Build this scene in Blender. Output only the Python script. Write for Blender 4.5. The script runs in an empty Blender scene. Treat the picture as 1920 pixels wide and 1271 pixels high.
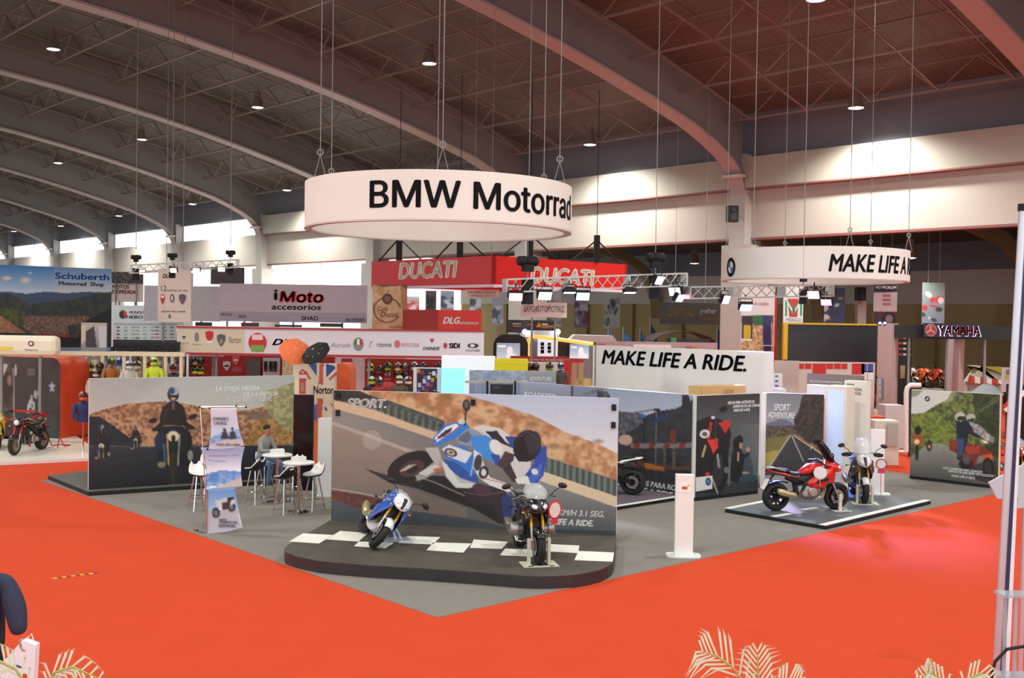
import bpy, bmesh, math, random
import numpy as np
from mathutils import Vector, Matrix
random.seed(7); NPR = np.random.RandomState(7)
scene = bpy.context.scene
COL = scene.collection

# ------------------------------------------------------------------ camera
FPX = 2030.0; CAMH = 4.3; PITCH = math.radians(1.06); ROLL = 0.015
cam_data = bpy.data.cameras.new('camera'); cam = bpy.data.objects.new('camera', cam_data); COL.objects.link(cam)
cam_data.sensor_fit = 'HORIZONTAL'; cam_data.sensor_width = 36.0; cam_data.lens = 36.0 * FPX / 1920.0
cam_data.clip_start = 0.1; cam_data.clip_end = 600
CAMM = Matrix.Translation((0, 0, CAMH)) @ Matrix.Rotation(math.radians(90) - PITCH, 4, 'X') @ Matrix.Rotation(ROLL, 4, 'Z')
cam.matrix_world = CAMM
scene.camera = cam
CINV = CAMM.inverted()
# ------------------------------------------------------------------ light and exposure
world = bpy.data.worlds.new('hall_daylight'); scene.world = world; world.use_nodes = True
wn = world.node_tree; wn.nodes['Background'].inputs[0].default_value = (0.92, 0.98, 1.0, 1); wn.nodes['Background'].inputs[1].default_value = 1.15
scene.view_settings.view_transform = 'Standard'; scene.view_settings.look = 'None'
scene.view_settings.exposure = 0.72; scene.view_settings.gamma = 1.0; scene.view_settings.use_curve_mapping = False
LAMP_W = 3800.0
scene.cycles.max_bounces = 4; scene.cycles.diffuse_bounces = 2; scene.cycles.glossy_bounces = 2; scene.cycles.transmission_bounces = 4; scene.cycles.transparent_max_bounces = 6; scene.cycles.adaptive_threshold = 0.03
# ------------------------------------------------------------------ projection helpers (photo pixels of the 1920x1271 frame -> places in the hall)
def ray(px, py):
    d = CAMM.to_3x3() @ Vector(((px - 960) / FPX, -(py - 635.5) / FPX, -1.0))
    return Vector((0, 0, CAMH)), d
def G(px, py, z=0.0):
    o, d = ray(px, py); return o + d * ((z - o.z) / d.z)
def D(px, py, y):
    o, d = ray(px, py); return o + d * (y / d.y)
def proj(p):
    q = CINV @ Vector(p); return (960 + FPX * q.x / -q.z, 635.5 - FPX * q.y / -q.z)
def zat(px, py, P):          # height above P (ground point) that is seen at pixel row py
    return D(px, py, P[1]).z
def onplane(px, py, P, n):
    o, d = ray(px, py); n = Vector(n); return o + d * ((Vector(P) - o).dot(n) / d.dot(n))

# ------------------------------------------------------------------ materials
MATS = {}
def srgb(c):
    if isinstance(c, str):
        c = c.lstrip('#'); c = [int(c[i:i+2], 16) / 255 for i in (0, 2, 4)]
    return tuple((x / 12.92 if x <= 0.04045 else ((x + 0.055) / 1.055) ** 2.4) for x in c)
def mat(name, col, rough=0.6, metal=0.0, emit=0.0, noise=0.0, nscale=8.0, bump=0.0, bscale=60.0, alpha=1.0, trans=0.0, coat=0.0, ecol=None, spec=0.5):
    if name in MATS: return MATS[name]
    m = bpy.data.materials.new(name); m.use_nodes = True; nt = m.node_tree; b = nt.nodes['Principled BSDF']
    c = srgb(col)
    b.inputs['Base Color'].default_value = (*c, 1); b.inputs['Roughness'].default_value = rough; b.inputs['Metallic'].default_value = metal
    if emit: b.inputs['Emission Color'].default_value = (*(srgb(ecol) if ecol else c), 1); b.inputs['Emission Strength'].default_value = emit
    b.inputs['Specular IOR Level'].default_value = spec
    if trans: b.inputs['Transmission Weight'].default_value = trans
    if coat: b.inputs['Coat Weight'].default_value = coat; b.inputs['Coat Roughness'].default_value = 0.08
    if alpha < 1: b.inputs['Alpha'].default_value = alpha
    if noise or bump:
        tc = nt.nodes.new('ShaderNodeTexCoord'); nz = nt.nodes.new('ShaderNodeTexNoise'); nz.inputs['Scale'].default_value = nscale; nz.inputs['Detail'].default_value = 4
        nt.links.new(tc.outputs['Object'], nz.inputs['Vector'])
        if noise:
            mx = nt.nodes.new('ShaderNodeMix'); mx.data_type = 'RGBA'
            mx.inputs[6].default_value = (*[x * (1 - noise) for x in c], 1); mx.inputs[7].default_value = (*[min(1, x * (1 + noise)) for x in c], 1)
            nt.links.new(nz.outputs['Fac'], mx.inputs[0]); nt.links.new(mx.outputs[2], b.inputs['Base Color'])
        if bump:
            n2 = nt.nodes.new('ShaderNodeTexNoise'); n2.inputs['Scale'].default_value = bscale; nt.links.new(tc.outputs['Object'], n2.inputs['Vector'])
            bp = nt.nodes.new('ShaderNodeBump'); bp.inputs['Strength'].default_value = bump; bp.inputs['Distance'].default_value = 0.01
            nt.links.new(n2.outputs['Fac'], bp.inputs['Height']); nt.links.new(bp.outputs['Normal'], b.inputs['Normal'])
    MATS[name] = m; return m
def printmat(name='printed_vinyl', rough=0.45, emit=0.0):
    if name in MATS: return MATS[name]
    m = bpy.data.materials.new(name); m.use_nodes = True; nt = m.node_tree; b = nt.nodes['Principled BSDF']
    a = nt.nodes.new('ShaderNodeVertexColor'); a.layer_name = 'ink'; nt.links.new(a.outputs['Color'], b.inputs['Base Color'])
    b.inputs['Roughness'].default_value = rough
    if emit: nt.links.new(a.outputs['Color'], b.inputs['Emission Color']); b.inputs['Emission Strength'].default_value = emit
    MATS[name] = m; return m

# ------------------------------------------------------------------ mesh builder
class MB:
    def __init__(s): s.v = []; s.f = []; s.mi = []; s.m = Matrix.Identity(4); s.k = 0
    def add(s, vs, fs):
        n = len(s.v); s.v += [tuple(s.m @ Vector(p)) for p in vs]; s.f += [tuple(i + n for i in f) for f in fs]; s.mi += [s.k] * len(fs); return s
    def box(s, c, d, rz=0.0, R=None):
        x, y, z = d[0] / 2, d[1] / 2, d[2] / 2; M = R.to_3x3() if R else Matrix.Rotation(rz, 3, 'Z')
        vs = [Vector(c) + M @ Vector((a * x, b * y, e * z)) for a, b, e in ((-1,-1,-1),(1,-1,-1),(1,1,-1),(-1,1,-1),(-1,-1,1),(1,-1,1),(1,1,1),(-1,1,1))]
        return s.add(vs, [(0,3,2,1),(4,5,6,7),(0,1,5,4),(1,2,6,5),(2,3,7,6),(3,0,4,7)])
    def bar(s, a, b, w=0.05, h=None):      # square bar from a to b
        a = Vector(a); b = Vector(b); h = h or w; d = (b - a)
        if d.length < 1e-6: return s
        z = d.normalized(); up = Vector((0,0,1)) if abs(z.z) < 0.95 else Vector((1,0,0)); x = z.cross(up).normalized() * w / 2; y = x.cross(z).normalized() * h / 2
        vs = [a-x-y, a+x-y, a+x+y, a-x+y, b-x-y, b+x-y, b+x+y, b-x+y]
        return s.add(vs, [(0,3,2,1),(4,5,6,7),(0,1,5,4),(1,2,6,5),(2,3,7,6),(3,0,4,7)])
    def tube(s, pts, r, n=8, cap=True):    # r: number or list
        pts = [Vector(p) for p in pts]; rs = r if isinstance(r, (list, tuple)) else [r] * len(pts); base = len(s.v); vs = []; prev = None
        for i, p in enumerate(pts):
            t = (pts[min(i+1, len(pts)-1)] - pts[max(i-1, 0)]).normalized()
            if prev is None:
                up = Vector((0,0,1)) if abs(t.z) < 0.9 else Vector((1,0,0)); x = t.cross(up).normalized()
            else:
                x = (prev - t * prev.dot(t)).normalized()
            prev = x; y = t.cross(x)
            for k in range(n):
                a = 2 * math.pi * k / n; vs.append(p + (x * math.cos(a) + y * math.sin(a)) * rs[i])
        fs = [(i*n+k, i*n+(k+1)%n, (i+1)*n+(k+1)%n, (i+1)*n+k) for i in range(len(pts)-1) for k in range(n)]
        if cap: fs += [tuple(range(n-1, -1, -1)), tuple((len(pts)-1)*n + k for k in range(n))]
        return s.add(vs, fs)
    def lathe(s, prof, c=(0,0,0), axis='z', n=20, a0=0.0, a1=None):   # prof: (radius, height)
        full = a1 is None; a1 = 2 * math.pi if full else a1; m = n if full else n + 1; vs = []
        for r, h in prof:
            for k in range(m):
                a = a0 + (a1 - a0) * k / n; p = (r*math.cos(a), r*math.sin(a), h)
                if axis == 'y': p = (p[0], p[2], p[1])
                if axis == 'x': p = (p[2], p[0], p[1])
                vs.append(Vector(c) + Vector(p))
        fs = []
        for i in range(len(prof)-1):
            for k in range(n):
                k2 = (k+1) % m; fs.append((i*m+k, i*m+k2, (i+1)*m+k2, (i+1)*m+k))
        return s.add(vs, fs)
    def prism(s, poly, a, b):  # poly: function-free list of 3D points; extruded by vector (b-a)
        n = len(poly); d = Vector(b) - Vector(a); vs = [Vector(p) for p in poly] + [Vector(p) + d for p in poly]
        return s.add(vs, [tuple(range(n-1, -1, -1)), tuple(range(n, 2*n))] + [(i, (i+1)%n, n+(i+1)%n, n+i) for i in range(n)])
    def loft(s, secs, n=12, p=2.0, cap=True, mirror=False):
        # secs: (x, y, z, halfwidth_y, halfheight_z[, power]) sections along x ; superellipse sections
        vs = []
        for q in secs:
            x, y, z, w, h = q[:5]; pw = q[5] if len(q) > 5 else p
            for k in range(n):
                a = 2*math.pi*k/n; c, sn = math.cos(a), math.sin(a)
                vs.append(Vector((x, y + w*math.copysign(abs(c)**(2/pw), c), z + h*math.copysign(abs(sn)**(2/pw), sn))))
        fs = [(i*n+k, (i+1)*n+k, (i+1)*n+(k+1)%n, i*n+(k+1)%n) for i in range(len(secs)-1) for k in range(n)]
        if cap: fs += [tuple(range(n)), tuple((len(secs)-1)*n + k for k in range(n-1, -1, -1))]
        s.add(vs, fs)
        if mirror:
            s.add([Vector((v.x, -v.y, v.z)) for v in vs], [tuple(reversed(f)) for f in fs])
        return s
    def sphere(s, c, r, n=12, m=8):
        r = r if isinstance(r, (tuple, list)) else (r, r, r); vs = []; 
        for i in range(m+1):
            t = math.pi*i/m
            for k in range(n):
                a = 2*math.pi*k/n; vs.append((c[0]+r[0]*math.sin(t)*math.cos(a), c[1]+r[1]*math.sin(t)*math.sin(a), c[2]+r[2]*math.cos(t)))
        return s.add(vs, [(i*n+k, (i+1)*n+k, (i+1)*n+(k+1)%n, i*n+(k+1)%n) for i in range(m) for k in range(n)])
    def sheet(s, grid, thick=0.0):  # grid: rows of 3D points
        R, C = len(grid), len(grid[0]); vs = [p for row in grid for p in row]
        fs = [(i*C+j, i*C+j+1, (i+1)*C+j+1, (i+1)*C+j) for i in range(R-1) for j in range(C-1)]
        return s.add(vs, fs)
    def mesh(s, name, mats, smooth=False):
        me = bpy.data.meshes.new(name); me.from_pydata([tuple(p) for p in s.v], [], s.f)
        for m in (mats if isinstance(mats, (list, tuple)) else [mats]): me.materials.append(m)
        if s.mi and max(s.mi): me.polygons.foreach_set('material_index', s.mi)
        if smooth is not False:
            me.polygons.foreach_set('use_smooth', [True]*len(me.polygons))
            try: me.set_sharp_from_angle(angle=math.radians(40 if smooth is True else smooth))
            except Exception: pass
        me.update(); return me
    def build(s, name, mats, parent=None, smooth=False, W=False, **kw):
        o = bpy.data.objects.new(name, s.mesh(name, mats, smooth)); COL.objects.link(o)
        if parent is not None:
            o.parent = parent
            if W: o.matrix_parent_inverse = PINV(parent)
        for k, v in kw.items(): o[k] = v
        return o
def tag(o, label=None, category=None, group=None, kind=None):
    if label: o['label'] = label
    if category: o['category'] = category
    if group: o['group'] = group
    if kind: o['kind'] = kind
    return o
def thing(name, label, category, loc=(0,0,0), rz=0.0, group=None, M=None):
    o = bpy.data.objects.new(name, None); COL.objects.link(o); o.empty_display_size = 0.2
    if M is not None: o.matrix_world = M
    else: o.location = loc; o.rotation_euler = (0, 0, rz)
    return tag(o, label, category, group)
def wm(o):                    # world matrix without waiting for the depsgraph
    return ((wm(o.parent) @ o.matrix_parent_inverse) if o.parent else Matrix.Identity(4)) @ o.matrix_basis
def PINV(o): return wm(o).inverted()
def under(o, parent):         # parent an object whose mesh is in world coordinates
    o.parent = parent; o.matrix_parent_inverse = PINV(parent); return o
def solid(o, t, off=-1):
    m = o.modifiers.new('thickness', 'SOLIDIFY'); m.thickness = t; m.offset = off; return o
def bevel(o, w=0.01, seg=2):
    m = o.modifiers.new('edge', 'BEVEL'); m.width = w; m.segments = seg; m.limit_method = 'ANGLE'; return o
def copy_tree(o, parent=None):
    c = o.copy(); COL.objects.link(c)
    if parent is not None: c.parent = parent
    for ch in o.children: copy_tree(ch, c)
    return c

# ------------------------------------------------------------------ printed graphics: ink colours laid on a fine grid of the board's own surface
def vnoise(x, y, s, seed=0):
    rs = np.random.RandomState(seed); T = rs.rand(64, 64); u = x / s; v = y / s
    i = np.floor(u).astype(int); j = np.floor(v).astype(int); a = u - i; b = v - j; a = a*a*(3-2*a); b = b*b*(3-2*b)
    i %= 64; j %= 64; i1 = (i+1) % 64; j1 = (j+1) % 64
    return (T[i,j]*(1-a)+T[i1,j]*a)*(1-b) + (T[i,j1]*(1-a)+T[i1,j1]*a)*b
def hexc(c): return np.array(srgb(c)) if isinstance(c, str) else np.array(c)
class Art:      # a picture painted in the pixel frame of the photograph; colours are kept in display space, blended there
    def __init__(s, x0, y0, x1, y1, bg='#808080', ss=2):
        s.x0, s.y0, s.ss, s.t = x0, y0, ss, (0, 0, 1.0); s.W, s.H = int((x1-x0)*ss)+2, int((y1-y0)*ss)+2
        s.X, s.Y = np.meshgrid(x0 + np.arange(s.W)/ss, y0 + np.arange(s.H)/ss); s.a = np.zeros((s.H, s.W, 3)); s.a[:] = s.c(bg)
    def T(s, ox, oy, k): s.t = (ox, oy, k); return s
    def q(s, pts): return [(s.t[0]+x/s.t[2], s.t[1]+y/s.t[2]) for x, y in pts]
    def c(s, c):
        if isinstance(c, str): c = c.lstrip('#'); return np.array([int(c[i:i+2], 16)/255 for i in (0,2,4)])
        return np.array(c, float)
    def win(s, xa, ya, xb, yb):
        f = lambda v, o, n: int(min(max((v-o)*s.ss, 0), n)); return slice(f(ya, s.y0, s.H), f(yb+1, s.y0, s.H)+1), slice(f(xa, s.x0, s.W), f(xb+1, s.x0, s.W)+1)
    def put(s, w, m, col, op=1.0):
        k = (m * op)[..., None]; s.a[w] = s.a[w]*(1-k) + col*k; return s
    def inside(s, poly):
        if poly is None: w = (slice(None), slice(None)); return w, np.ones((s.H, s.W))
        poly = s.q(poly); w = s.win(min(p[0] for p in poly), min(p[1] for p in poly), max(p[0] for p in poly), max(p[1] for p in poly)); X, Y = s.X[w], s.Y[w]
        m = np.zeros(X.shape, bool); n = len(poly); j = n-1
        for i in range(n):
            (xi, yi), (xj, yj) = poly[i], poly[j]
            if yi != yj: m ^= ((yi > Y) != (yj > Y)) & (X < (xj-xi)*(Y-yi)/(yj-yi)+xi)
            j = i
        return w, m.astype(float)
    def poly(s, pts, col, op=1.0, nz=0.0, ns=4, c2=None, seed=1):
        w, m = s.inside(pts)
        if c2 is not None or nz:
            k = vnoise(s.X[w], s.Y[w], ns, seed)*0.65 + vnoise(s.X[w], s.Y[w], ns*0.42, seed+1)*0.35; k = np.clip((k-0.5)*(1+2*nz)+0.5, 0, 1)[..., None]
            return s.put(w, m, s.c(col)*(1-k) + s.c(c2 or col)*k, op)
        return s.put(w, m, s.c(col), op)
    def grad(s, pts, ctop, cbot, y0, y1, op=1.0, horiz=False):
        y0, y1 = [(s.t[0] if horiz else s.t[1]) + y/s.t[2] for y in (y0, y1)]; w, m = s.inside(pts)
        k = np.clip(((s.X if horiz else s.Y)[w]-y0)/(y1-y0), 0, 1)[..., None]; return s.put(w, m, s.c(ctop)*(1-k)+s.c(cbot)*k, op)
    def ell(s, cx, cy, rx, ry, col, op=1.0, rot=0.0, soft=0.0):
        (cx, cy), = s.q([(cx, cy)]); rx /= s.t[2]; ry /= s.t[2]; R = max(rx, ry); w = s.win(cx-R, cy-R, cx+R, cy+R)
        a = math.radians(rot); dx, dy = s.X[w]-cx, s.Y[w]-cy; u = (dx*math.cos(a)+dy*math.sin(a))/rx; v = (-dx*math.sin(a)+dy*math.cos(a))/ry; q = np.sqrt(u*u+v*v)
        return s.put(w, np.clip((1-q)*min(rx, ry)+0.5, 0, 1) if not soft else np.clip((1-q)/soft, 0, 1), s.c(col), op)
    def line(s, pts, wd, col, op=1.0):
        pts = s.q(pts); wd = wd/s.t[2]
        for (xa, ya), (xb, yb) in zip(pts[:-1], pts[1:]):
            w = s.win(min(xa, xb)-wd, min(ya, yb)-wd, max(xa, xb)+wd, max(ya, yb)+wd); X, Y = s.X[w], s.Y[w]
            L = (xb-xa)**2+(yb-ya)**2+1e-9; t = np.clip(((X-xa)*(xb-xa)+(Y-ya)*(yb-ya))/L, 0, 1); d = np.hypot(X-xa-t*(xb-xa), Y-ya-t*(yb-ya)); s.put(w, np.clip(wd/2-d+0.5, 0, 1), s.c(col), op)
        return s
    def rect(s, x0, y0, x1, y1, col, **k): return s.poly([(x0,y0),(x1,y0),(x1,y1),(x0,y1)], col, **k)
    def grain(s, amp, ns=1.5, seed=3):
        s.a = np.clip(s.a + (vnoise(s.X, s.Y, ns, seed)-0.5)[..., None]*amp, 0, 1); return s
    def sample(s, px, py):
        i = np.clip((px-s.x0)*s.ss, 0, s.X.shape[1]-1.001); j = np.clip((py-s.y0)*s.ss, 0, s.X.shape[0]-1.001)
        i0 = i.astype(int); j0 = j.astype(int); a = (i-i0)[..., None]; b = (j-j0)[..., None]; A = s.a
        c = (A[j0,i0]*(1-a)+A[j0,i0+1]*a)*(1-b)+(A[j0+1,i0]*(1-a)+A[j0+1,i0+1]*a)*b; c = np.clip(c, 0, 1)
        return np.where(c <= 0.04045, c/12.92, ((c+0.055)/1.055)**2.4)
CI = np.array(CINV)
def vproj(P):
    q = P @ CI[:3,:3].T + CI[:3,3]; return 960 - FPX*q[...,0]/q[...,2], 635.5 + FPX*q[...,1]/q[...,2]
def inkmesh(name, P, art, m, parent=None, **kw):     # P: array (rows, cols, 3) of points on the printed face
    R, C = P.shape[:2]; px, py = vproj(P); col = art.sample(px, py).reshape(-1, 3)
    me = bpy.data.meshes.new(name); idx = np.arange(R*C).reshape(R, C)
    F = np.stack([idx[:-1,:-1], idx[:-1,1:], idx[1:,1:], idx[1:,:-1]], -1).reshape(-1, 4)
    me.vertices.add(R*C); me.vertices.foreach_set('co', P.reshape(-1)); me.loops.add(F.size); me.loops.foreach_set('vertex_index', F.reshape(-1).astype(np.int32))
    me.polygons.add(len(F)); me.polygons.foreach_set('loop_start', np.arange(0, F.size, 4, dtype=np.int32)); me.polygons.foreach_set('loop_total', np.full(len(F), 4, dtype=np.int32))
    at = me.color_attributes.new('ink', 'FLOAT_COLOR', 'POINT'); at.data.foreach_set('color', np.concatenate([col, np.ones((len(col), 1))], 1).reshape(-1))
    me.materials.append(m); me.update(); me.validate()
    o = bpy.data.objects.new(name, me); COL.objects.link(o)
    if parent is not None: o.parent = parent; o.matrix_parent_inverse = PINV(parent)
    for k, v in kw.items(): o[k] = v
    return o

# ------------------------------------------------------------------ upright boards placed by their two lower corners
class Board:
    # A, B: ground points of the face's ends as seen (left, right); the board's body lies behind the face
    def __init__(s, A, B, z0, z1, t=0.08):
        s.A = Vector((A[0], A[1], 0)); s.B = Vector((B[0], B[1], 0)); s.z0, s.z1, s.t = z0, z1, t
        d = (s.B - s.A); s.w = d.length; s.d = d.normalized(); s.n = Vector((s.d.y, -s.d.x, 0))     # n faces the viewer
        s.rz = math.atan2(s.d.y, s.d.x)
    def P(s, a, z, off=0.0): q = s.A + s.d*a + s.n*off; return Vector((q.x, q.y, z))
    def hit(s, px, py, off=0.0): return onplane(px, py, s.A + s.n*off, s.n)
    def body(s, name, m, parent=None, label=None, category=None, group=None, kind=None, bev=0.0):
        c = (s.A + s.B)/2 - s.n*s.t/2
        mb = MB().box((0, 0, (s.z1-s.z0)/2), (s.w, s.t, s.z1-s.z0))
        o = mb.build(name, m, parent)
        if parent is None: o.location = (c.x, c.y, s.z0); o.rotation_euler = (0, 0, s.rz)
        else: o.matrix_parent_inverse = PINV(parent); o.matrix_basis = Matrix.Translation((c.x, c.y, s.z0)) @ Matrix.Rotation(s.rz, 4, 'Z')
        if bev: bevel(o, bev)
        s.o = o; return tag(o, label, category, group, kind)
    def ink(s, art, parent=None, step=2.0, m=None, name='printed_graphic', a0=0, a1=None, za=None, zb=None, off=0.004, **kw):
        a1 = s.w if a1 is None else a1; za = s.z0 if za is None else za; zb = s.z1 if zb is None else zb
        pa, pb = proj(s.P(a0, za)), proj(s.P(a1, zb)); nx = max(2, int(abs(pb[0]-pa[0])/step)); ny = max(2, int(abs(pb[1]-pa[1])/step))
        u = np.linspace(a0, a1, nx+1); v = np.linspace(zb, za, ny+1); U, V = np.meshgrid(u, v)
        A = np.array(s.A + s.n*off); d = np.array(s.d); P = A[None,None,:] + U[...,None]*d; P[...,2] = V
        return inkmesh(name, P, art, m or printmat(), parent if parent is not None else s.o, **kw)
    def text(s, txt, m, xl, xr, ybase, hpx, **kw):    # lettering whose caps run from pixel xl to xr on baseline ybase (at the left) and hpx tall
        return lettering(s, txt, m, xl, xr, ybase, hpx, **kw)
FONTC = {}
try: FONT = bpy.data.fonts.load(bpy.utils.system_resource('DATAFILES', path='fonts') + '/Inter.woff2')
except Exception: FONT = None
def textmesh(txt, bold=0.0, shear=0.0, space=1.0):
    key = (txt, bold, shear, space)
    if key in FONTC: return FONTC[key]
    cu = bpy.data.curves.new('letters', 'FONT'); cu.body = txt; cu.shear = shear; cu.space_character = space; cu.resolution_u = 3; cu.fill_mode = 'FRONT'
    if FONT and set(txt) <= set('BMW Motrad'): cu.font = FONT
    o = bpy.data.objects.new('letters', cu); COL.objects.link(o)
    dg = bpy.context.evaluated_depsgraph_get(); me = bpy.data.meshes.new_from_object(o.evaluated_get(dg))
    V = np.zeros(len(me.vertices)*3); me.vertices.foreach_get('co', V); V = V.reshape(-1, 3)
    F = [tuple(p.vertices) for p in me.polygons]
    bpy.data.objects.remove(o); bpy.data.curves.remove(cu); bpy.data.meshes.remove(me)
    if bold:      # heavier strokes: the same outlines struck side by side
        n = len(V); sh = [(-bold, 0), (bold, 0), (0, bold*0.7), (0, -bold*0.7)]
        F = [tuple(i+n*k for i in f) for k in range(4) for f in F]; V = np.concatenate([V + np.array((dx, dy, 0)) for dx, dy in sh])
    FONTC[key] = (V, F); return V, F
CAPH = {}
def caph(txt):
    k = 'M' if set(txt) <= set('BMW Motrad') else 'H'
    if k not in CAPH: V, F = textmesh(k); CAPH[k] = V[:,1].max()
    return CAPH[k]
def letters(txt, P0, dx, dz, n, width, height, m, parent=None, bold=0.0, shear=0.0, depth=0.006, name='lettering', space=1.0, warp=None, base=None):
    V, F = textmesh(txt, bold, shear, space); x0, x1 = V[:,0].min(), V[:,0].max(); ch = caph(txt) + 1.4*bold
    X = (V[:,0]-x0)/(x1-x0)*width; Z = (V[:,1]+0.7*bold)/ch*height
    fwd = (lambda x, z, o: warp(x, z, o)) if warp else (lambda x, z, o: Vector(P0) + Vector(dx)*x + Vector(dz)*z + Vector(n)*o)
    N = len(V); vs = [fwd(float(X[i]), float(Z[i]), depth) for i in range(N)] + [fwd(float(X[i]), float(Z[i]), 0.0) for i in range(N)]
    cnt = {}
    for f in F:
        for a, b in zip(f, f[1:]+f[:1]): cnt[(a, b)] = 1
    fs = list(F) + [(b, a, a+N, b+N) for (a, b) in cnt if (b, a) not in cnt]
    mb = MB(); mb.add(vs, fs); o = mb.build(name, m)
    if parent is not None: o.parent = parent; o.matrix_parent_inverse = PINV(parent)
    return o
def lettering(B, txt, m, xl, xr, ybase, hpx, parent=None, bold=0.0, shear=0.0, depth=0.006, name='lettering', space=1.0):
    p0 = B.hit(xl, ybase); top = B.hit(xl, ybase-hpx); h = abs(top.z-p0.z)
    a0 = (p0-B.A).dot(B.d); p1 = B.hit(xr, ybase); w = abs((p1-B.A).dot(B.d)-a0)
    return letters(txt, B.P(a0, p0.z, 0.006), B.d, Vector((0,0,1)), B.n, w, h, m, parent if parent is not None else B.o, bold, shear, depth, name, space)
def sign(xl, xr, yt, yb, d, d2=None, t=0.08):        # board whose ends are seen at xl and xr at distances d, d2; yt, yb read at its middle
    d2 = d if d2 is None else d2; A = D(xl, (yt+yb)/2, d); B = D(xr, (yt+yb)/2, d2); xm = (xl+xr)/2
    n = Vector((B.y-A.y, -(B.x-A.x), 0)); zt = onplane(xm, yt, A, n).z; zb = onplane(xm, yb, A, n).z
    return Board(A, B, zb, zt, t)

# ================================================================== THE HALL
UA = math.radians(42.2)
U = Vector((-math.sin(UA), math.cos(UA), 0)); V = Vector((math.cos(UA), math.sin(UA), 0))     # U runs along the long wall (away to the left), V towards it
URZ = math.atan2(U.y, U.x); VRZ = math.atan2(V.y, V.x)
C0 = Vector((430/FPX*58, 58, 0)); BAY = 17.0
def HP(t, r, z=0.0): q = C0 + U*t - V*r; return Vector((q.x, q.y, z))
def zbeam(r): return 12.8 + 0.32*r - 0.0039*r*r
def on_roof(px, py, dz):
    o, d = ray(px, py); s = 1.0
    while s < 300:
        p = o + d*s; r = -(p - C0).dot(V)
        if r < 0.3 or (0 <= r <= 82 and p.z > zbeam(r) + dz): return p
        s += 0.1
    return o + d*60
M_floor = mat('polished_concrete', '#9a9288', 0.5, noise=0.08, nscale=0.6)
M_red = mat('red_carpet', '#cb4729', 0.95, noise=0.07, nscale=1.3, bump=0.35, bscale=240, spec=0.1)
M_grey = mat('grey_carpet', '#857e77', 0.97, noise=0.07, nscale=3, bump=0.4, bscale=260, spec=0.15)
M_wall = mat('cream_wall_paint', '#bdb0a5', 0.5, noise=0.04, nscale=0.3)
M_wallg = mat('glossy_cream_fascia', '#b3aa9c', 0.32, noise=0.05, nscale=0.4)
M_walld = mat('grey_upper_wall', '#74727a', 0.6, noise=0.08, nscale=0.4)
M_trim = mat('red_brown_trim', '#8a5750', 0.5)
M_beam = mat('grey_beam_paint', '#86807f', 0.55, noise=0.08, nscale=0.7)
M_flange = mat('pink_lit_flange', '#b39d9b', 0.5, noise=0.06, nscale=0.8)  # pinkish light on the underside is put into this colour
M_tan = mat('tan_block_wall', '#b39b6c', 0.8, noise=0.08, nscale=0.5)
M_steel = mat('brown_steel_joist', '#937c72', 0.5, metal=0.2)
M_white = mat('white_laminate', '#efe9e2', 0.35, noise=0.015, nscale=2)
M_black = mat('black_powder_coat', '#17171a', 0.5, noise=0.1, nscale=5)
M_cable = mat('steel_cable', '#8f8a88', 0.4, metal=0.6)
M_dark = mat('matt_black', '#0e0e10', 0.7)
# ---- floor and carpets
fl = MB(); fl.add([(-260,-60,0),(260,-60,0),(260,330,0),(-260,330,0)], [(0,1,2,3)]); fl.build('floor', M_floor, kind='structure')
def hrect(name, m, P, a0, a1, b0, b1, z0, z1, **kw):      # slab spanned by U (a) and V (b) from P
    Q = [P + U*a0 + V*b0, P + U*a1 + V*b0, P + U*a1 + V*b1, P + U*a0 + V*b1]; Q = [Vector((q.x, q.y, z0)) for q in Q]
    return MB().prism([Q[0], Q[3], Q[2], Q[1]], (0,0,z0), (0,0,z1)).build(name, m, **kw)
K = G(820, 1159); K.z = 0
def uv(P): q = Vector(P) - K; return q.dot(U), q.dot(V)
hrect('red_carpet', M_red, K, -22, 33, -25, 60, 0.0, 0.008, label='bright red carpet covering the wide aisles around the grey booth', category='carpet', kind='structure')
ue = uv(G(104, 899))[0]; ve = uv(G(1890, 912))[1]
hrect('grey_carpet', M_grey, K, 0, ue, 0, ve, 0.008, 0.014, label='grey carpet under the large motorcycle booth', category='carpet', kind='structure')
# ---- long wall
T0, T1 = -62, 150
wl = MB()
def hbox(mb, t0, t1, r0, r1, z0, z1): mb.box(HP((t0+t1)/2, (r0+r1)/2, (z0+z1)/2), (abs(t1-t0), abs(r1-r0), z1-z0), URZ); return mb
hbox(wl, T0, T1, -0.6, 0, 8.8, 11.4).build('wall_back', M_wall, kind='structure')
hbox(MB(), T0, 51.5, -0.6, 0.55, 11.4, 13.0).build('wall_back_fascia', M_wallg, kind='structure')
hbox(MB(), T0, T1, -0.6, 0.1, 13.0, 16.4).build('wall_back_upper', M_walld, kind='structure')
hbox(MB(), T0, T1, -0.62, 0.03, 8.68, 8.8).build('trim_1', M_trim, kind='structure')
hbox(MB(), T0, 51.5, 0.0, 0.58, 11.32, 11.4).build('trim_2', M_trim, kind='structure')
M_pane = mat('daylit_window_pane', '#eef4f8', 0.3, emit=0.85, ecol='#eaf2fa')
M_pane2 = mat('bright_daylight_pane', '#ffffff', 0.3, emit=1.5)
M_mull = mat('pale_window_frame', '#c9c5c4', 0.5)
nwin = 0
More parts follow.
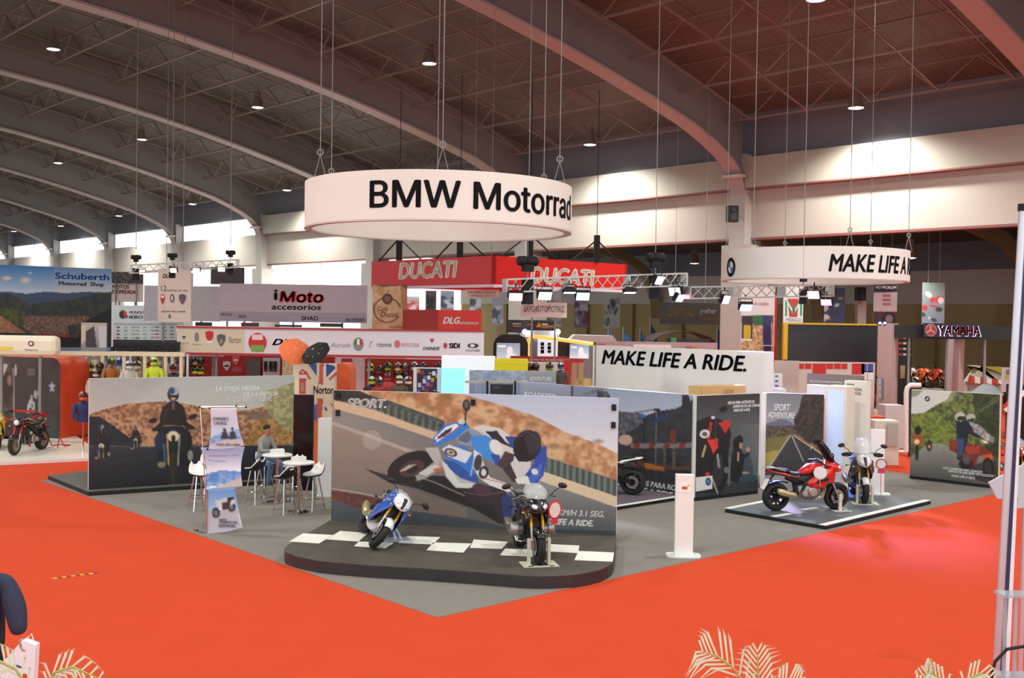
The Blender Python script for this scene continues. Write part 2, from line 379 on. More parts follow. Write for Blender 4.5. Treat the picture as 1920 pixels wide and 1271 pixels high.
for i in range(3, 9):
    nwin += 1; w = hbox(MB(), 17*i+0.5, 17*i+16.5, -0.3, -0.2, 11.4, 13.0).build('window_%d' % nwin, M_pane, kind='structure')
    fr = MB(); 
    for t in (0.5, 8.4, 16.4): hbox(fr, 17*i+t, 17*i+t+0.12, -0.2, -0.1, 11.4, 13.0)
    hbox(fr, 17*i+0.5, 17*i+16.5, -0.2, -0.1, 11.4, 11.5)
    fr.build('window_frame', M_mull, w, W=True)
for i, za in ((2, 4.5), (3, 4.5)):
    nwin += 1; w = hbox(MB(), 17*i+0.6, 17*i+(16.4 if i == 2 else 9), -0.5, -0.4, za, 8.68).build('window_%d' % nwin, M_pane2, kind='structure')
    fr = MB()
    for t in (0.6, 8.4): hbox(fr, 17*i+t, 17*i+t+0.07, -0.4, -0.32, za, 8.68)
    fr.build('window_frame', M_mull, w, W=True)
# ---- columns, arched roof beams
M_col = mat('column_paint', '#b5aba4', 0.55, noise=0.05, nscale=0.7)
for i in range(-2, 9):
    c = hbox(MB(), 17*i-0.5, 17*i+0.5, -0.9, 0.6, 0, 13.2).build('column', M_col, kind='structure')
    hbox(MB(), 17*i-0.85, 17*i+0.85, -1.1, 0.75, 0, 8.4).build('cladding', M_col, c, W=True)
rs = [0.6, 0.7, 0.95, 1.5, 2.3, 3.4, 5] + [8+3.2*k for k in range(24)]
def zbot(r):
    tab = [(0.6, 11.2), (0.7, 11.7), (0.95, 12.2), (1.5, 12.75), (2.3, 13.2), (3.4, 13.7), (5, zbeam(5))]
    return dict(tab).get(r, zbeam(r))
bm_w, bm_f = MB(), MB()
for (mb, w, lo, hi) in ((bm_w, 0.5, 0.0, None), (bm_f, 0.95, -0.1, 0.02)):
    vs = []
    for r in rs:
        zt = (zbeam(r)+2.6) if hi is None else zbot(r)+hi
        for y in (-w/2, w/2): vs += [(y, r, zbot(r)+lo), (y, r, zt)]
    n = len(rs)
    fs = [(0,2,3,1), (4*n-4, 4*n-3, 4*n-1, 4*n-2)]
    for k in range(n-1):
        a, b = 4*k, 4*k+4; fs += [(a,a+1,b+1,b), (a+2,b+2,b+3,a+3), (a,b,b+2,a+2), (a+1,a+3,b+3,b+1)]
    mb.add(vs, fs)
ME_bw, ME_bf = bm_w.mesh('beam', M_beam), bm_f.mesh('flange', M_flange)
M_clamp = mat('beam_bracket', '#d8d4cf', 0.4)
for i in range(-2, 9):
    b = bpy.data.objects.new('roof_beam', ME_bw); COL.objects.link(b); b['kind'] = 'structure'
    b.location = HP(17*i, 0, 0); b.rotation_euler = (0, 0, URZ)
    # local frame: x along U, y towards the viewer
    f = bpy.data.objects.new('flange', ME_bf); COL.objects.link(f); f.parent = b
    if i > -2: MB().box((0, 0.95, 12.0), (1.15, 0.5, 0.14)).build('bracket', M_clamp, b)
    # a sprinkler box along the beam
    for r in (14, 27): MB().box((0.42, r, zbeam(r)+0.75), (0.35, 1.4, 0.16)).build('cable_tray', M_beam, b)
# ---- roof deck
def roofmat():
    m = bpy.data.materials.new('timber_roof_deck'); m.use_nodes = True; nt = m.node_tree; b = nt.nodes['Principled BSDF']; L = nt.links.new
    tc = nt.nodes.new('ShaderNodeTexCoord'); mp = nt.nodes.new('ShaderNodeMapping'); L(tc.outputs['Object'], mp.inputs[0])
    wv = nt.nodes.new('ShaderNodeTexWave'); wv.bands_direction = 'X'; wv.inputs['Scale'].default_value = 0.9; wv.inputs['Distortion'].default_value = 0.3; L(mp.outputs[0], wv.inputs[0])
    bk = nt.nodes.new('ShaderNodeTexBrick'); bk.inputs['Scale'].default_value = 0.2; bk.inputs['Color1'].default_value = (*srgb('#7a6f68'), 1); bk.inputs['Color2'].default_value = (*srgb('#5f554f'), 1)
    bk.inputs['Mortar'].default_value = (*srgb('#443a36'), 1); bk.inputs['Mortar Size'].default_value = 0.006; bk.inputs['Brick Width'].default_value = 0.85; bk.inputs['Row Height'].default_value = 0.6; L(mp.outputs[0], bk.inputs[0])
    nz = nt.nodes.new('ShaderNodeTexNoise'); nz.inputs['Scale'].default_value = 0.35; nz.inputs['Detail'].default_value = 5; L(mp.outputs[0], nz.inputs[0])
    rp = nt.nodes.new('ShaderNodeValToRGB'); rp.color_ramp.elements[0].position = 0.35; rp.color_ramp.elements[0].color = (*srgb('#63564d'), 1); rp.color_ramp.elements[1].position = 0.7; rp.color_ramp.elements[1].color = (*srgb('#776e6a'), 1); L(nz.outputs['Fac'], rp.inputs[0])
    m1 = nt.nodes.new('ShaderNodeMix'); m1.data_type = 'RGBA'; m1.inputs[0].default_value = 0.5; L(bk.outputs['Color'], m1.inputs[6]); L(rp.outputs[0], m1.inputs[7])
    m2 = nt.nodes.new('ShaderNodeMix'); m2.data_type = 'RGBA'; m2.blend_type = 'MULTIPLY'; m2.inputs[0].default_value = 0.18; L(m1.outputs[2], m2.inputs[6]); L(wv.outputs['Color'], m2.inputs[7])
    L(m2.outputs[2], b.inputs['Base Color']); b.inputs['Roughness'].default_value = 0.6; return m
M_roof = roofmat()
rd = MB(); rr = [-0.6] + [2.5*k for k in range(1, 34)]; g = [[(T0, r, zbeam(max(r, 0))+2.55) for r in rr], [(T1, r, zbeam(max(r, 0))+2.55) for r in rr]]
rd.sheet(g)
ceiling = rd.build('ceiling', M_roof, kind='structure'); ceiling.location = C0; ceiling.rotation_euler = (0, 0, URZ); solid(ceiling, 0.15, 1)
# ---- open web joists between the beams, each a part of the ceiling
def joistmesh(L, n=5, h=1.35):
    mb = MB(); mb.bar((0.2,0,-0.1), (L-0.2,0,-0.1), 0.09); mb.bar((0.2,0,-h), (L-0.2,0,-h), 0.1); s = (L-0.4)/n
    for k in range(n):
        x = 0.2+s*k; mb.bar((x,0,-0.1), (x+s/2,0,-h), 0.05); mb.bar((x+s/2,0,-h), (x+s,0,-0.1), 0.05)
    mb.bar((0.2,0,-h), (0.5,0,-h-0.0), 0.05)
    return mb.mesh('joist', M_steel)
ME_j = joistmesh(BAY)
SP = 3.7
ME_tie = {}
for i in range(-2, 8):
    for k in range(13 if i < 4 else 9):
        r = 2.2 + SP*k; z = zbeam(r)+2.5
        j = bpy.data.objects.new('joist', ME_j); COL.objects.link(j); j.parent = ceiling; j.location = (17*i, r, z)
        if i < 5 and k < 12:
            r2 = r+SP; z2 = zbeam(r2)+2.5; mb = MB()
            for q in range(5):
                x = 0.2+3.32*(q+0.5); mb.bar((x, 0, -1.35), (x, SP, z2-z-1.35), 0.06); mb.bar((x, 0, -1.35), (x+1.66, SP/2, (z2-z)/2-0.1), 0.045)
            if k not in ME_tie: ME_tie[k] = mb.mesh('joist_bracing', M_steel)
            t = bpy.data.objects.new('joist_bracing', ME_tie[k]); COL.objects.link(t); t.parent = ceiling; t.location = (17*i, r, z)
# ---- adjoining hall behind the wall
hbox(MB(), -80, 60, -30.3, -30, 0, 5.9).build('wall_far_lower', M_tan, kind='structure')
hbox(MB(), -80, 60, -30.3, -29.9, 5.9, 8.4).build('wall_far_middle', M_wall, kind='structure')
hbox(MB(), -80, 60, -30.3, -30, 8.4, 13).build('wall_far_upper', M_walld, kind='structure')
hr = MB(); hr.sheet([[tuple(HP(-80, 0, 13.2)), tuple(HP(-80, -30, 10.6))], [tuple(HP(60, 0, 13.2)), tuple(HP(60, -30, 10.6))]])
M_roofd = mat('dark_adjoining_roof', '#6b584d', 0.8, noise=0.2, nscale=0.5)
solid(hr.build('ceiling_adjoining', M_roofd, kind='structure'), 0.1)
for i in range(-3, 4):
    mb = MB(); pts = [(0,13.0),(-10,12.1),(-20,11.2),(-25,10.5),(-28,9.2),(-29.3,7.0),(-29.6,5.0)]
    for (ra, za), (rb, zb2) in zip(pts[:-1], pts[1:]): mb.bar(HP(17*i-3, ra, za-0.4), HP(17*i-3, rb, zb2-0.4), 0.5, 0.9)
    mb.build('roof_beam_adjoining', mat('ochre_beam', '#a58a63', 0.6), kind='structure')
for t in range(-74, 60, 6):
    hbox(MB(), t, t+1.5, -30, -29.7, 0, 5.9).build('pilaster', mat('tan_pilaster', '#a2895c', 0.8), kind='structure')
# ---- high bay lamps
M_lampb = mat('lamp_aluminium', '#a59a90', 0.35, metal=0.7)
M_lens = mat('lamp_glow', '#fffdf4', 0.3, emit=14)
M_lensg = mat('lamp_glow_green', '#d8fff2', 0.3, emit=9)
def highbay(P, label, green=False, watts=LAMP_W):
    t = thing('high_bay_lamp', label, 'lamp', P, group='high bay lamps under the roof')
    MB().lathe([(0.02,1.0),(0.2,0.98),(0.22,0.55),(0.3,0.45),(0.34,0.05),(0.36,0.0)], n=18).build('housing', M_lampb, t, smooth=True)
    MB().lathe([(0.0,-0.02),(0.2,-0.015),(0.34,0.03)], n=18).build('lens', M_lensg if green else M_lens, t, smooth=True)
    MB().bar((0,0,1.0), (0,0,1.5), 0.04).build('hook', M_cable, t)
    l = bpy.data.lights.new('lamp_light', 'SPOT'); l.energy = watts; l.spot_size = math.radians(150); l.spot_blend = 0.6; l.shadow_soft_size = 0.4; l.color = (0.9, 1.0, 0.95) if green else (0.95, 0.985, 0.94)
    lo = bpy.data.objects.new('lamp_light', l); COL.objects.link(lo); lo.parent = t; lo.location = (0, 0, -0.1)
    return t
LP = [(100,93,'greenish ceiling lamp at the top left above the billboards',1),(483,202,'ceiling lamp above and left of the large hanging ring',0),(266,262,'ceiling lamp over the blue sky banner',0),
      (805,120,'ceiling lamp straight above the large hanging ring',0),(109,306,'ceiling lamp high over the curved cream counter',0),(361,383,'ceiling lamp low over the fabric banner rig',0),
      (538,357,'ceiling lamp just left of the large hanging ring',0),(1106,272,'ceiling lamp just right of the large hanging ring',0),(1605,203,'ceiling lamp above the smaller hanging ring',0),
      (223,405,'small far ceiling lamp before the arched windows',0),(114,424,'tiny far ceiling lamp at the left windows',0),(26,434,'tiniest far ceiling lamp at the left edge',0),(1530,0,'ceiling lamp cut by the top edge of the view',0)]
for px, py, lb, gr in LP: highbay(on_roof(px, py, 0.55), lb, gr)
for (t, r, z) in ((-2,-15,9.8),(-22,-14,9.8)):
    P = D(1302, 494, HP(t+18, r).y) if t == -2 else D(1706, 484, HP(t+8, r).y)
    highbay(P, 'small lamp in the dark adjoining hall over the ' + ('black truss lights' if t == -2 else 'long black fascia'), watts=LAMP_W*0.3)
for (t, r) in ((-8,42),(9,42),(-8,58),(9,58),(26,42),(-25,42),(26,58),(43,42),(-25,26),(-42,26),(-42,42),(-25,58),(-42,58),(-25,10)):  # unseen lamps continuing the grid, added to brighten carpet and boards
    highbay(HP(t, r, zbeam(r)+0.6), 'ceiling lamp out of view over the aisle')

# ================================================================== MOTORCYCLE BOOTH: hanging rings
M_ringrim = mat('ring_rim', '#d8c8c6', 0.5)
M_ink = mat('black_vinyl_letters', '#0c0c10', 0.6, spec=0.15)
M_inkw = mat('white_vinyl_letters', '#f4f4f2', 0.45)
M_blue = mat('emblem_blue', '#2f6fc0', 0.4)
def roundel(fwd, r, parent):       # round emblem: dark outer ring, white rims, blue and white quarters
    mb = MB(); n = 32
    def ringf(r0, r1, k, o, a0=0.0, a1=2*math.pi, n=n):
        mb.k = k; vs = []; fs = []
        for i in range(n+1):
            a = a0+(a1-a0)*i/n; vs += [fwd(r0*math.cos(a), r0*math.sin(a), o), fwd(r1*math.cos(a), r1*math.sin(a), o)]
        for i in range(n): fs.append((2*i, 2*i+1, 2*i+3, 2*i+2))
        mb.add(vs, fs)
    ringf(0.0, r, 1, 0.006); ringf(0.58*r, 0.95*r, 0, 0.009)
    for q in range(4): ringf(0, 0.54*r, 2 if q % 2 else 1, 0.012, q*math.pi/2, (q+1)*math.pi/2, 8)
    return mb.build('round_emblem', [M_ink, M_inkw, M_blue], parent, W=True)
def ringsign(cx, cy, d, R, zb, h, label, txt, xl, xr, ycap, ybase, shear=0.0, bold=0.02, emblem=None, seam=None, rest=''):
    c = D(cx, cy, d); c = Vector((c.x, c.y, 0)); t = thing('hanging_ring_sign', label, 'sign', (c.x, c.y, zb))
    MB().lathe([(R, 0.03), (R, h), (R-0.12, h), (R-0.12, 0.03)], n=96).build('drum', mat('white_fabric_drum', '#f3eee6', 0.6, noise=0.02, nscale=1), t, smooth=True)
    MB().lathe([(R+0.01, 0.035), (R+0.01, 0.0), (R-0.16, 0.0), (R-0.16, 0.035)], n=96).build('bottom_rim', M_ringrim, t, smooth=True)
    def hit(px, py):
        o, dr = ray(px, py); a = dr.x**2+dr.y**2; b = 2*(dr.x*(o.x-c.x)+dr.y*(o.y-c.y)); e = (o.x-c.x)**2+(o.y-c.y)**2-R*R
        q = max(0.0, b*b-4*a*e); return o + dr*((-b-math.sqrt(q))/(2*a))
    def ang(p): return math.atan2(p.y-c.y, p.x-c.x)
    def cyl(a, z, o): return Vector((c.x+(R+0.004+o)*math.cos(a), c.y+(R+0.004+o)*math.sin(a), z))
    p0, p1, pt = hit(xl, ybase), hit(xr, ybase), hit(xl, ycap); a0, a1 = ang(p0), ang(p1)
    tw = lambda s_: (lambda v: v[:,0].max()-v[:,0].min())(textmesh(s_, bold, shear)[0])
    letters(txt+rest, None, None, None, None, (a1-a0)*R*tw(txt+rest)/tw(txt), pt.z-p0.z, M_ink, t, bold, shear, warp=lambda x, z, o: cyl(a0+x/R, p0.z+z, o))
    if emblem:
        e = hit(*emblem); ae = ang(e); roundel(lambda x, z, o: cyl(ae+x/R, e.z+z, o), 0.33, t)
    if seam:
        e = hit(seam, cy); MB().bar(cyl(ang(e), zb+0.02, 0.001), cyl(ang(e), zb+h, 0.001), 0.02, 0.006).build('seam', M_ringrim, t, W=True)
    for k in range(6):
        a = math.radians(35+60*k); x, y = (R-0.06)*math.cos(a), (R-0.06)*math.sin(a); r = -(c+Vector((x, y, 0))-C0).dot(V); top = (zbeam(r) if 0 < r < 82 else 15)+2.4-zb
        cb = MB(); cb.bar((x, y, h+0.45), (x, y, top), 0.018); cb.bar((x-0.12, y, h-0.02), (x, y, h+0.45), 0.014); cb.bar((x+0.12, y, h-0.02), (x, y, h+0.45), 0.014)
        cb.lathe([(0.05, -0.015), (0.075, -0.015), (0.075, 0.015), (0.05, 0.015), (0.05, -0.015)], (x, y, h+0.5), 'y', 10).build('suspension_cable', M_cable, t)
    return t
ringsign(823, 436, 24.6, 3.0, D(823, 436, 24.6).z, 1.02, 'large white ring sign with bold black lettering hung highest over the booth', 'BMW Motorrad', 693, 1069.2, 338.6, 389.8, bold=0.016)
t2c = D(1526, 529, 36)
ringsign(1526, 529, 36, 3.0, t2c.z, 1.0, 'smaller white ring sign with slanted black slogan and round emblem', 'MAKE LIFE', 1553, 1686, 475.6, 509, shear=0.2, bold=0.03, emblem=(1370.5, 501), seam=1506, rest=' A RIDE.')

# ================================================================== main display platform with the racing board
M_asph = mat('dark_stained_platform', '#4a433b', 0.75, noise=0.45, nscale=2.2, bump=0.2, bscale=40)
M_platside = mat('dark_platform_edge', '#2c2728', 0.5, noise=0.2, nscale=3)
M_wedge = mat('white_panel_edge', '#e8e6e3', 0.4)
PZ = 0.22
def slab(name, label, cat, pts, z, mtop, mside, z0=0.012):
    P = [G(x, y, z) for x, y in pts]; c = sum(P, Vector())/len(P); c.z = 0; t = thing(name, label, cat, c)
    area = sum(P[i].x*P[(i+1) % len(P)].y-P[(i+1) % len(P)].x*P[i].y for i in range(len(P)))
    if area < 0: P.reverse()
    n = len(P)
    m1 = MB(); m1.add([p for p in P] + [p-Vector((0,0,0.012)) for p in P], [tuple(range(n))] + [(i, n+i, n+(i+1)%n, (i+1)%n) for i in range(n)]).build('deck', mtop, t, W=True)
    m2 = MB(); Q = [p+(p-c-Vector((0,0,z))).normalized()*0.0-Vector((0,0,0.012)) for p in P]
    m2.add(Q + [Vector((q.x, q.y, z0)) for q in Q], [tuple(range(n))] + [(i, n+i, n+(i+1)%n, (i+1)%n) for i in range(n)]).build('skirt', mside, t, W=True)
    return t
OUT = [(621,974),(597,988),(572,1002),(550,1015),(538,1023),(533,1029),(535,1034.5),(542.5,1038),(556,1042.5),(572,1046),(598,1051),(630.8,1054.5),(693,1059.5),(800,1065.5),(900,1072.5),(950,1076.5),(986.5,1079.2),(1015,1080),(1038.5,1079.5),(1073,1077.7),(1099,1073.8),(1125,1068),(1140,1061.5),(1148,1054),(1152,1041),(1155.5,1003)]
plat = slab('display_platform', 'dark rounded platform with white checks under the large racing board', 'platform', OUT, PZ, M_asph, M_platside)
M_check = mat('white_check_vinyl', '#eeebe0', 0.5, noise=0.03, nscale=4)
CH = [[(568.5,1000),(623.8,1003),(598,1019),(542.5,1015)],[(637.7,995.5),(690,999.5),(672,1015.4),(611.7,1011)],[(673,1015.4),(738,1018),(722,1028),(664,1024)],
 [(762.6,1005),(825.6,1007),(811.7,1020.7),(747,1017.7)],[(813,1017),(883.9,1019),(868.5,1036),(799.5,1031.5)],[(888.5,1011.5),(953,1016),(940.6,1029),(880.8,1027)],[(946.8,1028.4),(1012,1031),(1002,1044),(937.6,1040.7)],
 [(1018,1019.7),(1086.4,1023),(1084,1037),(1012,1033)],[(1084.9,1033),(1151,1036),(1149,1053),(1077,1050)]]
for q in CH:
    P = [G(x, y, PZ+0.001) for x, y in q]; MB().prism(list(reversed(P)), (0,0,0), (0,0,0.003)).build('white_check', M_check, plat, W=True)
A = G(621, 975, PZ); B = G(1155, 1003.5, PZ); ztop = (zat(626, 729.5, A)+zat(1163, 748.5, B))/2
SB = Board(A, B, PZ, ztop, 0.09); SB.body('racing_board', M_wedge, label='wide billboard of a leaning racing motorcycle on a track', category='billboard')
for x, y in ((1151,764),(1150,797),(887,754.5),(633.5,774),(634,741)):
    p = SB.hit(x, y, 0.02); MB().box(p, (0.085, 0.03, 0.12), SB.rz).build('black_bracket', M_dark, SB.o, W=True)
SB.text('SPORT.', mat('pale_print_letters', '#dcdcd8', 0.5), 650, 725, 763, 17, bold=0.05, shear=0.25)
SB.text('KM/H 3.1 SEG.', M_inkw, 1046, 1133, 965.5, 11, bold=0.03, shear=0.25); SB.text('MAKE LIFE A RIDE.', M_inkw, 996, 1112.5, 981, 11.5, bold=0.05, shear=0.25)

# ================================================================== tall board with the road riders, on its own thin plinth
A = G(166, 918, 0.12); B = G(550, 894, 0.12)
LB = Board(A, B, 0.12, (zat(167, 706.7, A)+zat(549, 706.5, B))/2, 0.1); LB.body('rider_board', M_wedge, label='large billboard of riders coming down a desert road', category='billboard')
pl2 = slab('board_plinth', 'thin black plinth under the desert road billboard', 'plinth', [(90,891),(166,921.5),(556,897),(560,884),(490,872),(200,878)], 0.12, mat('worn_plinth_top', '#5a544d', 0.8, noise=0.2, nscale=2), M_dark)
LB.text('LA OVEJA NEGRA', M_inkw, 404, 486, 733, 8.5, shear=0.25); LB.text('DE LA FAMILIA', M_inkw, 456, 521, 743, 8, shear=0.25); LB.text('MAKE LIFE A RIDE.', M_inkw, 423, 510, 754, 9, bold=0.05, shear=0.25)
# ================================================================== forest road board
A = G(1706, 891.5, 0.1); B = G(1871, 911, 0.1)
RB = Board(A, B, 0.1, (zat(1711.5, 730, A)+zat(1876, 739.5, B))/2, 0.12); RB.body('touring_board', mat('cream_panel_edge', '#ecd9bd', 0.5), label='billboard of two riders touring a forest road beside the red aisle', category='billboard')
RBP = Board(A, B, 0.012, 0.1, 0.14); RBP.body('board_base', M_dark, RB.o)
e = RB.hit(1739, 747.5); roundel(lambda x, z, o: e+RB.d*x+Vector((0,0,z))+RB.n*o, 0.075, RB.o)
RB.text('LOS CAMINOS MAS LEJANOS', M_inkw, 1768, 1842, 879, 4.5, shear=0.2); RB.text('DENTRO DE UNA GRAN MOTOCICLETA', M_inkw, 1778, 1862, 885, 4.2, shear=0.2); RB.text('MAKE LIFE A RIDE.', M_inkw, 1784, 1829, 894, 5, bold=0.02, shear=0.2)

# ================================================================== booth back walls
Ph1 = G(1303, 933, 0.1); Ph2 = G(1421, 919, 0.1); ZW = 2.45
def lift(P): return Vector((P.x, P.y, 0))
HB = Board(Ph1, Ph2, 0.1, (zat(1310, 742.5, Ph1)+zat(1426, 737, Ph2))/2, 0.1); HB.body('city_board', M_wedge, label='dark billboard of a red motorcycle and a seated woman', category='billboard')
Board(Ph1, Ph2, 0.012, 0.1, 0.12).body('board_base', M_dark, HB.o)
Lr = 2.0
while proj(lift(Ph1)+U*Lr+Vector((0,0,2.4)))[0] > 976: Lr += 0.05
Pr0 = lift(Ph1)+U*Lr
WB = Board(Pr0, lift(Ph1)+U*0.12, 0.1, zat(1308, 741, Ph1), 0.1); WB.body('roadster_board', M_wedge, label='long dark billboard of a street at night behind the white motorcycle', category='billboard')
Board(Pr0, Ph1, 0.012, 0.1, 0.12).body('board_base', M_dark, WB.o)
WB.text('ROADSTER', M_inkw, 983, 1042, 745, 11, shear=0.15)
WB.text('CREADOS PARA RODAR', M_inkw, 1168, 1292, 904, 10, shear=0.2, bold=0.03); WB.text('MAKE LIFE A RIDE.', M_inkw, 1150, 1264, 914.5, 10, shear=0.2, bold=0.05)
HB.text('HECHA PARA AUTENTICOS', M_inkw, 1364, 1414, 758, 5.5, shear=0.2); HB.text('EXPERTAS DE LAS CURVAS', M_inkw, 1374, 1424, 764.5, 5, shear=0.2); HB.text('MAKE LIFE A RIDE.', M_inkw, 1375, 1406, 772, 5.5, shear=0.2, bold=0.02)
# slogan tower (store room) behind the boards
Tc = D(1431, 800, 30.2); Tl = None
o, dr = ray(1111, 690); n = Vector((U.y, -U.x, 0)); Tl = onplane(1111, 690, Tc, n)
zt = zat(1431, 660, Tc)
TB = Board(Tl, Tc, 0.012, zt, 0.45); TB.body('slogan_tower', M_white, label='plain white store room tower with slanted black slogan', category='booth tower')
TB.text('MAKE LIFE A RIDE.', M_ink, 1128.5, 1400, 682, 26.5, bold=0.03, shear=0.22)
MB().bar(TB.P(0.12, 0.1, 0.01), TB.P(0.12, zt, 0.01), 0.05, 0.02).build('corner_joint', mat('grey_joint', '#77706c', 0.6), TB.o, W=True)
# sport adventure board, corner post, light box, service totem
A = D(1436, 815, 28.0); B = D(1544, 815, 27.6)
AB = Board(A, B, 0.012, zat(1490, 737.7, (0, 27.8)), 0.1); AB.body('adventure_board', M_wedge, label='narrow billboard of a straight road under a tall dark tree', category='billboard')
AB.text('SPORT', M_inkw, 1451, 1481, 769, 12, shear=0.15); AB.text('ADVENTURE', M_inkw, 1440, 1490, 782, 10, shear=0.15)
PB = Board(D(1427, 800, 28.05), D(1436, 800, 28.0), 0.012, zat(1431, 737, (0, 28)), 0.25); PB.body('corner_post', M_white, label='slim white corner post between two billboards', category='post')
LXB = Board(D(1546, 800, 28.3), D(1586, 800, 27.9), 0.012, zat(1566, 723, (0, 28.1)), 0.5); LXB.body('light_box', mat('cream_light_box', '#e6dccb', 0.45), label='cream light box with pale blue glowing pane beside the tall totem', category='light box', bev=0.03)
a0 = (LXB.hit(1552, 800)-LXB.A).dot(LXB.d); a1 = (LXB.hit(1582, 800)-LXB.A).dot(LXB.d)
zb_, zt_ = LXB.hit(1566, 872).z, LXB.hit(1566, 732).z
MB().box((LXB.P((a0+a1)/2, (zb_+zt_)/2, 0.005)), (a1-a0, 0.02, zt_-zb_), LXB.rz).build('glowing_pane', mat('pale_blue_light_pane', '#cfe2ea', 0.25, emit=0.08, noise=0.1, nscale=2), LXB.o, W=True)
Board(D(1513, 730, 29.2), D(1550, 730, 28.8), 2.3, zat(1530, 722, (0, 29)), 0.4).body('side_cabinet', M_white, LXB.o)
FTB = Board(D(1582, 780, 29.0), D(1623, 780, 28.6), 0.012, zat(1602, 714, (0, 28.8)), 0.3); FTB.body('service_totem', M_white, label='tall white totem with small grey lettering behind the upright motorcycle', category='totem')
for tx, y, xr in (('BMW', 723, 1602), ('FINANCIAL', 731, 1617), ('SERVICES.', 738.5, 1616)): FTB.text(tx, mat('grey_letters', '#6f6a66', 0.5), 1588, xr, y, 4.6)
BNB = sign(1513, 1619, 702, 722, 31, 30, 0.06); BNB.body('strip_banner', mat('brown_grey_print', '#877468', 0.5, noise=0.25, nscale=3), label='long brown grey strip banner above the light box', category='banner')
BNB.text('NOS GUSTAN LOS CAMINOS ALTERNATIVOS', M_inkw, 1519, 1580, 716, 3.5)
MB().bar(BNB.P(0.3, 0, -0.1), BNB.P(0.3, BNB.z0, -0.1), 0.08).bar(BNB.P(BNB.w-0.3, 0, -0.1), BNB.P(BNB.w-0.3, BNB.z0, -0.1), 0.08).build('post', M_white, BNB.o, W=True)
# platform strip of the roadster wall, with white edge
qa = G(1284, 929, 0.1); qb = G(1132, 953, 0.1)
pr = slab('roadster_platform', 'low dark platform with white edge under the white motorcycle', 'platform', [proj(q) for q in (qa, qb, qb+U*5, qa+U*5)], 0.1, mat('violet_lit_deck', '#6a6068', 0.5, noise=0.2, nscale=2), M_dark)  # deck colour holds the violet light that falls on it
MB().bar(G(1134, 952, 0.102), G(1283, 928.5, 0.102), 0.12, 0.012).build('white_edge', M_white, pr, W=True)
# cardboard boxes left on top of the walls
M_card = mat('cardboard', '#c39a62', 0.8, noise=0.1, nscale=6)
def carton(xl, xr, yt, d, h, dp, label, rz=0.0):
    P = D((xl+xr)/2, yt, d); w = (xr-xl)/FPX*d
    t = thing('cardboard_box', label, 'box', (P.x, P.y, P.z-h), rz); MB().box((0,0,h/2), (w, dp, h)).build('carton', M_card, t)
    MB().box((0,0,h+0.002), (w, 0.05, 0.004)).build('packing_tape', mat('packing_tape', '#b08b55', 0.4), t)
    MB().box((w*0.1, -dp/2-0.003, h*0.5), (w*0.22, 0.006, h*0.4)).build('flap', mat('cardboard_flap', '#a87f4c', 0.8), t)
    return t
for (xl, xr, yt, d, h, dp, lb) in ((1287, 1404, 722.5, 29.0, 0.33, 0.5, 'long flat cardboard box lying below the white tower slogan'), (1082, 1105, 709.5, 29.5, 0.2, 0.3, 'small cardboard box on the wall ledge left of the tower')):
    c = carton(xl, xr, yt, d, h, dp, lb, HB.rz if xl > 1200 else WB.rz)
    sh = MB(); sh.box((0, 0, -0.02), ((xr-xl)/FPX*d+0.2, dp+0.1, 0.04)); s_ = sh.build('wall_ledge', M_white, None); s_.location = c.location; s_.rotation_euler = c.rotation_euler; tag(s_, 'white ledge on the booth wall under the %s cardboard box' % ('long flat' if xl > 1200 else 'small'), 'ledge')

# ================================================================== information pillars
M_pillar = mat('white_kiosk_lacquer', '#eeede9', 0.3)
def kiosk(px, py, hpx, wpx, label, z=0.014, sign_=True):
    P = G(px, py, z); sc = FPX/P.y; h, w = hpx/sc, wpx/sc; t = thing('information_pillar', label, 'pillar', P, -math.atan2(P.x, P.y)+0.12)
    b = MB().box((0,0,h/2+0.02), (w, w*0.5, h)).build('shaft', M_pillar, t); bevel(b, 0.008)
    base = MB(); pts = []
    for k in range(24):
        a = 2*math.pi*k/24; c, s_ = math.cos(a), math.sin(a); pts.append((w*0.95*math.copysign(abs(c)**0.5, c), w*0.62*math.copysign(abs(s_)**0.5, s_), 0))
    base.prism(list(reversed(pts)), (0,0,0), (0,0,0.025)).build('foot_plate', M_pillar, t)
    if sign_:
        MB().box((0.0,-w*0.25-0.004,h-w*0.65), (w*0.66, 0.008, w*0.52)).build('paper_sign', mat('paper_sign', '#f7f3ef', 0.6), t)
        mb = MB(); mb.box((-w*0.02,-w*0.25-0.009,h-w*0.66), (w*0.3, 0.003, w*0.16)); mb.build('red_print', mat('red_orange_print', '#c8562f', 0.6), t)
        MB().box((w*0.2,-w*0.25-0.009,h-w*0.52), (w*0.14, 0.003, w*0.07)).build('yellow_print', mat('amber_print', '#d99a3a', 0.6), t)
    return t
kiosk(1281, 1042, 152, 34, 'white information pillar standing alone at the carpet edge')
kiosk(1643, 926, 120, 26, 'white pillar behind the upright white motorcycle', 0.1, False)

# ================================================================== PRINTED PICTURES
def fit(B, pad=3):
    c = [proj(B.P(a, z)) for a in (0, B.w) for z in (B.z0, B.z1)]; xs = [p[0] for p in c]; ys = [p[1] for p in c]
    return min(xs)-pad, min(ys)-pad, max(xs)+pad, max(ys)+pad
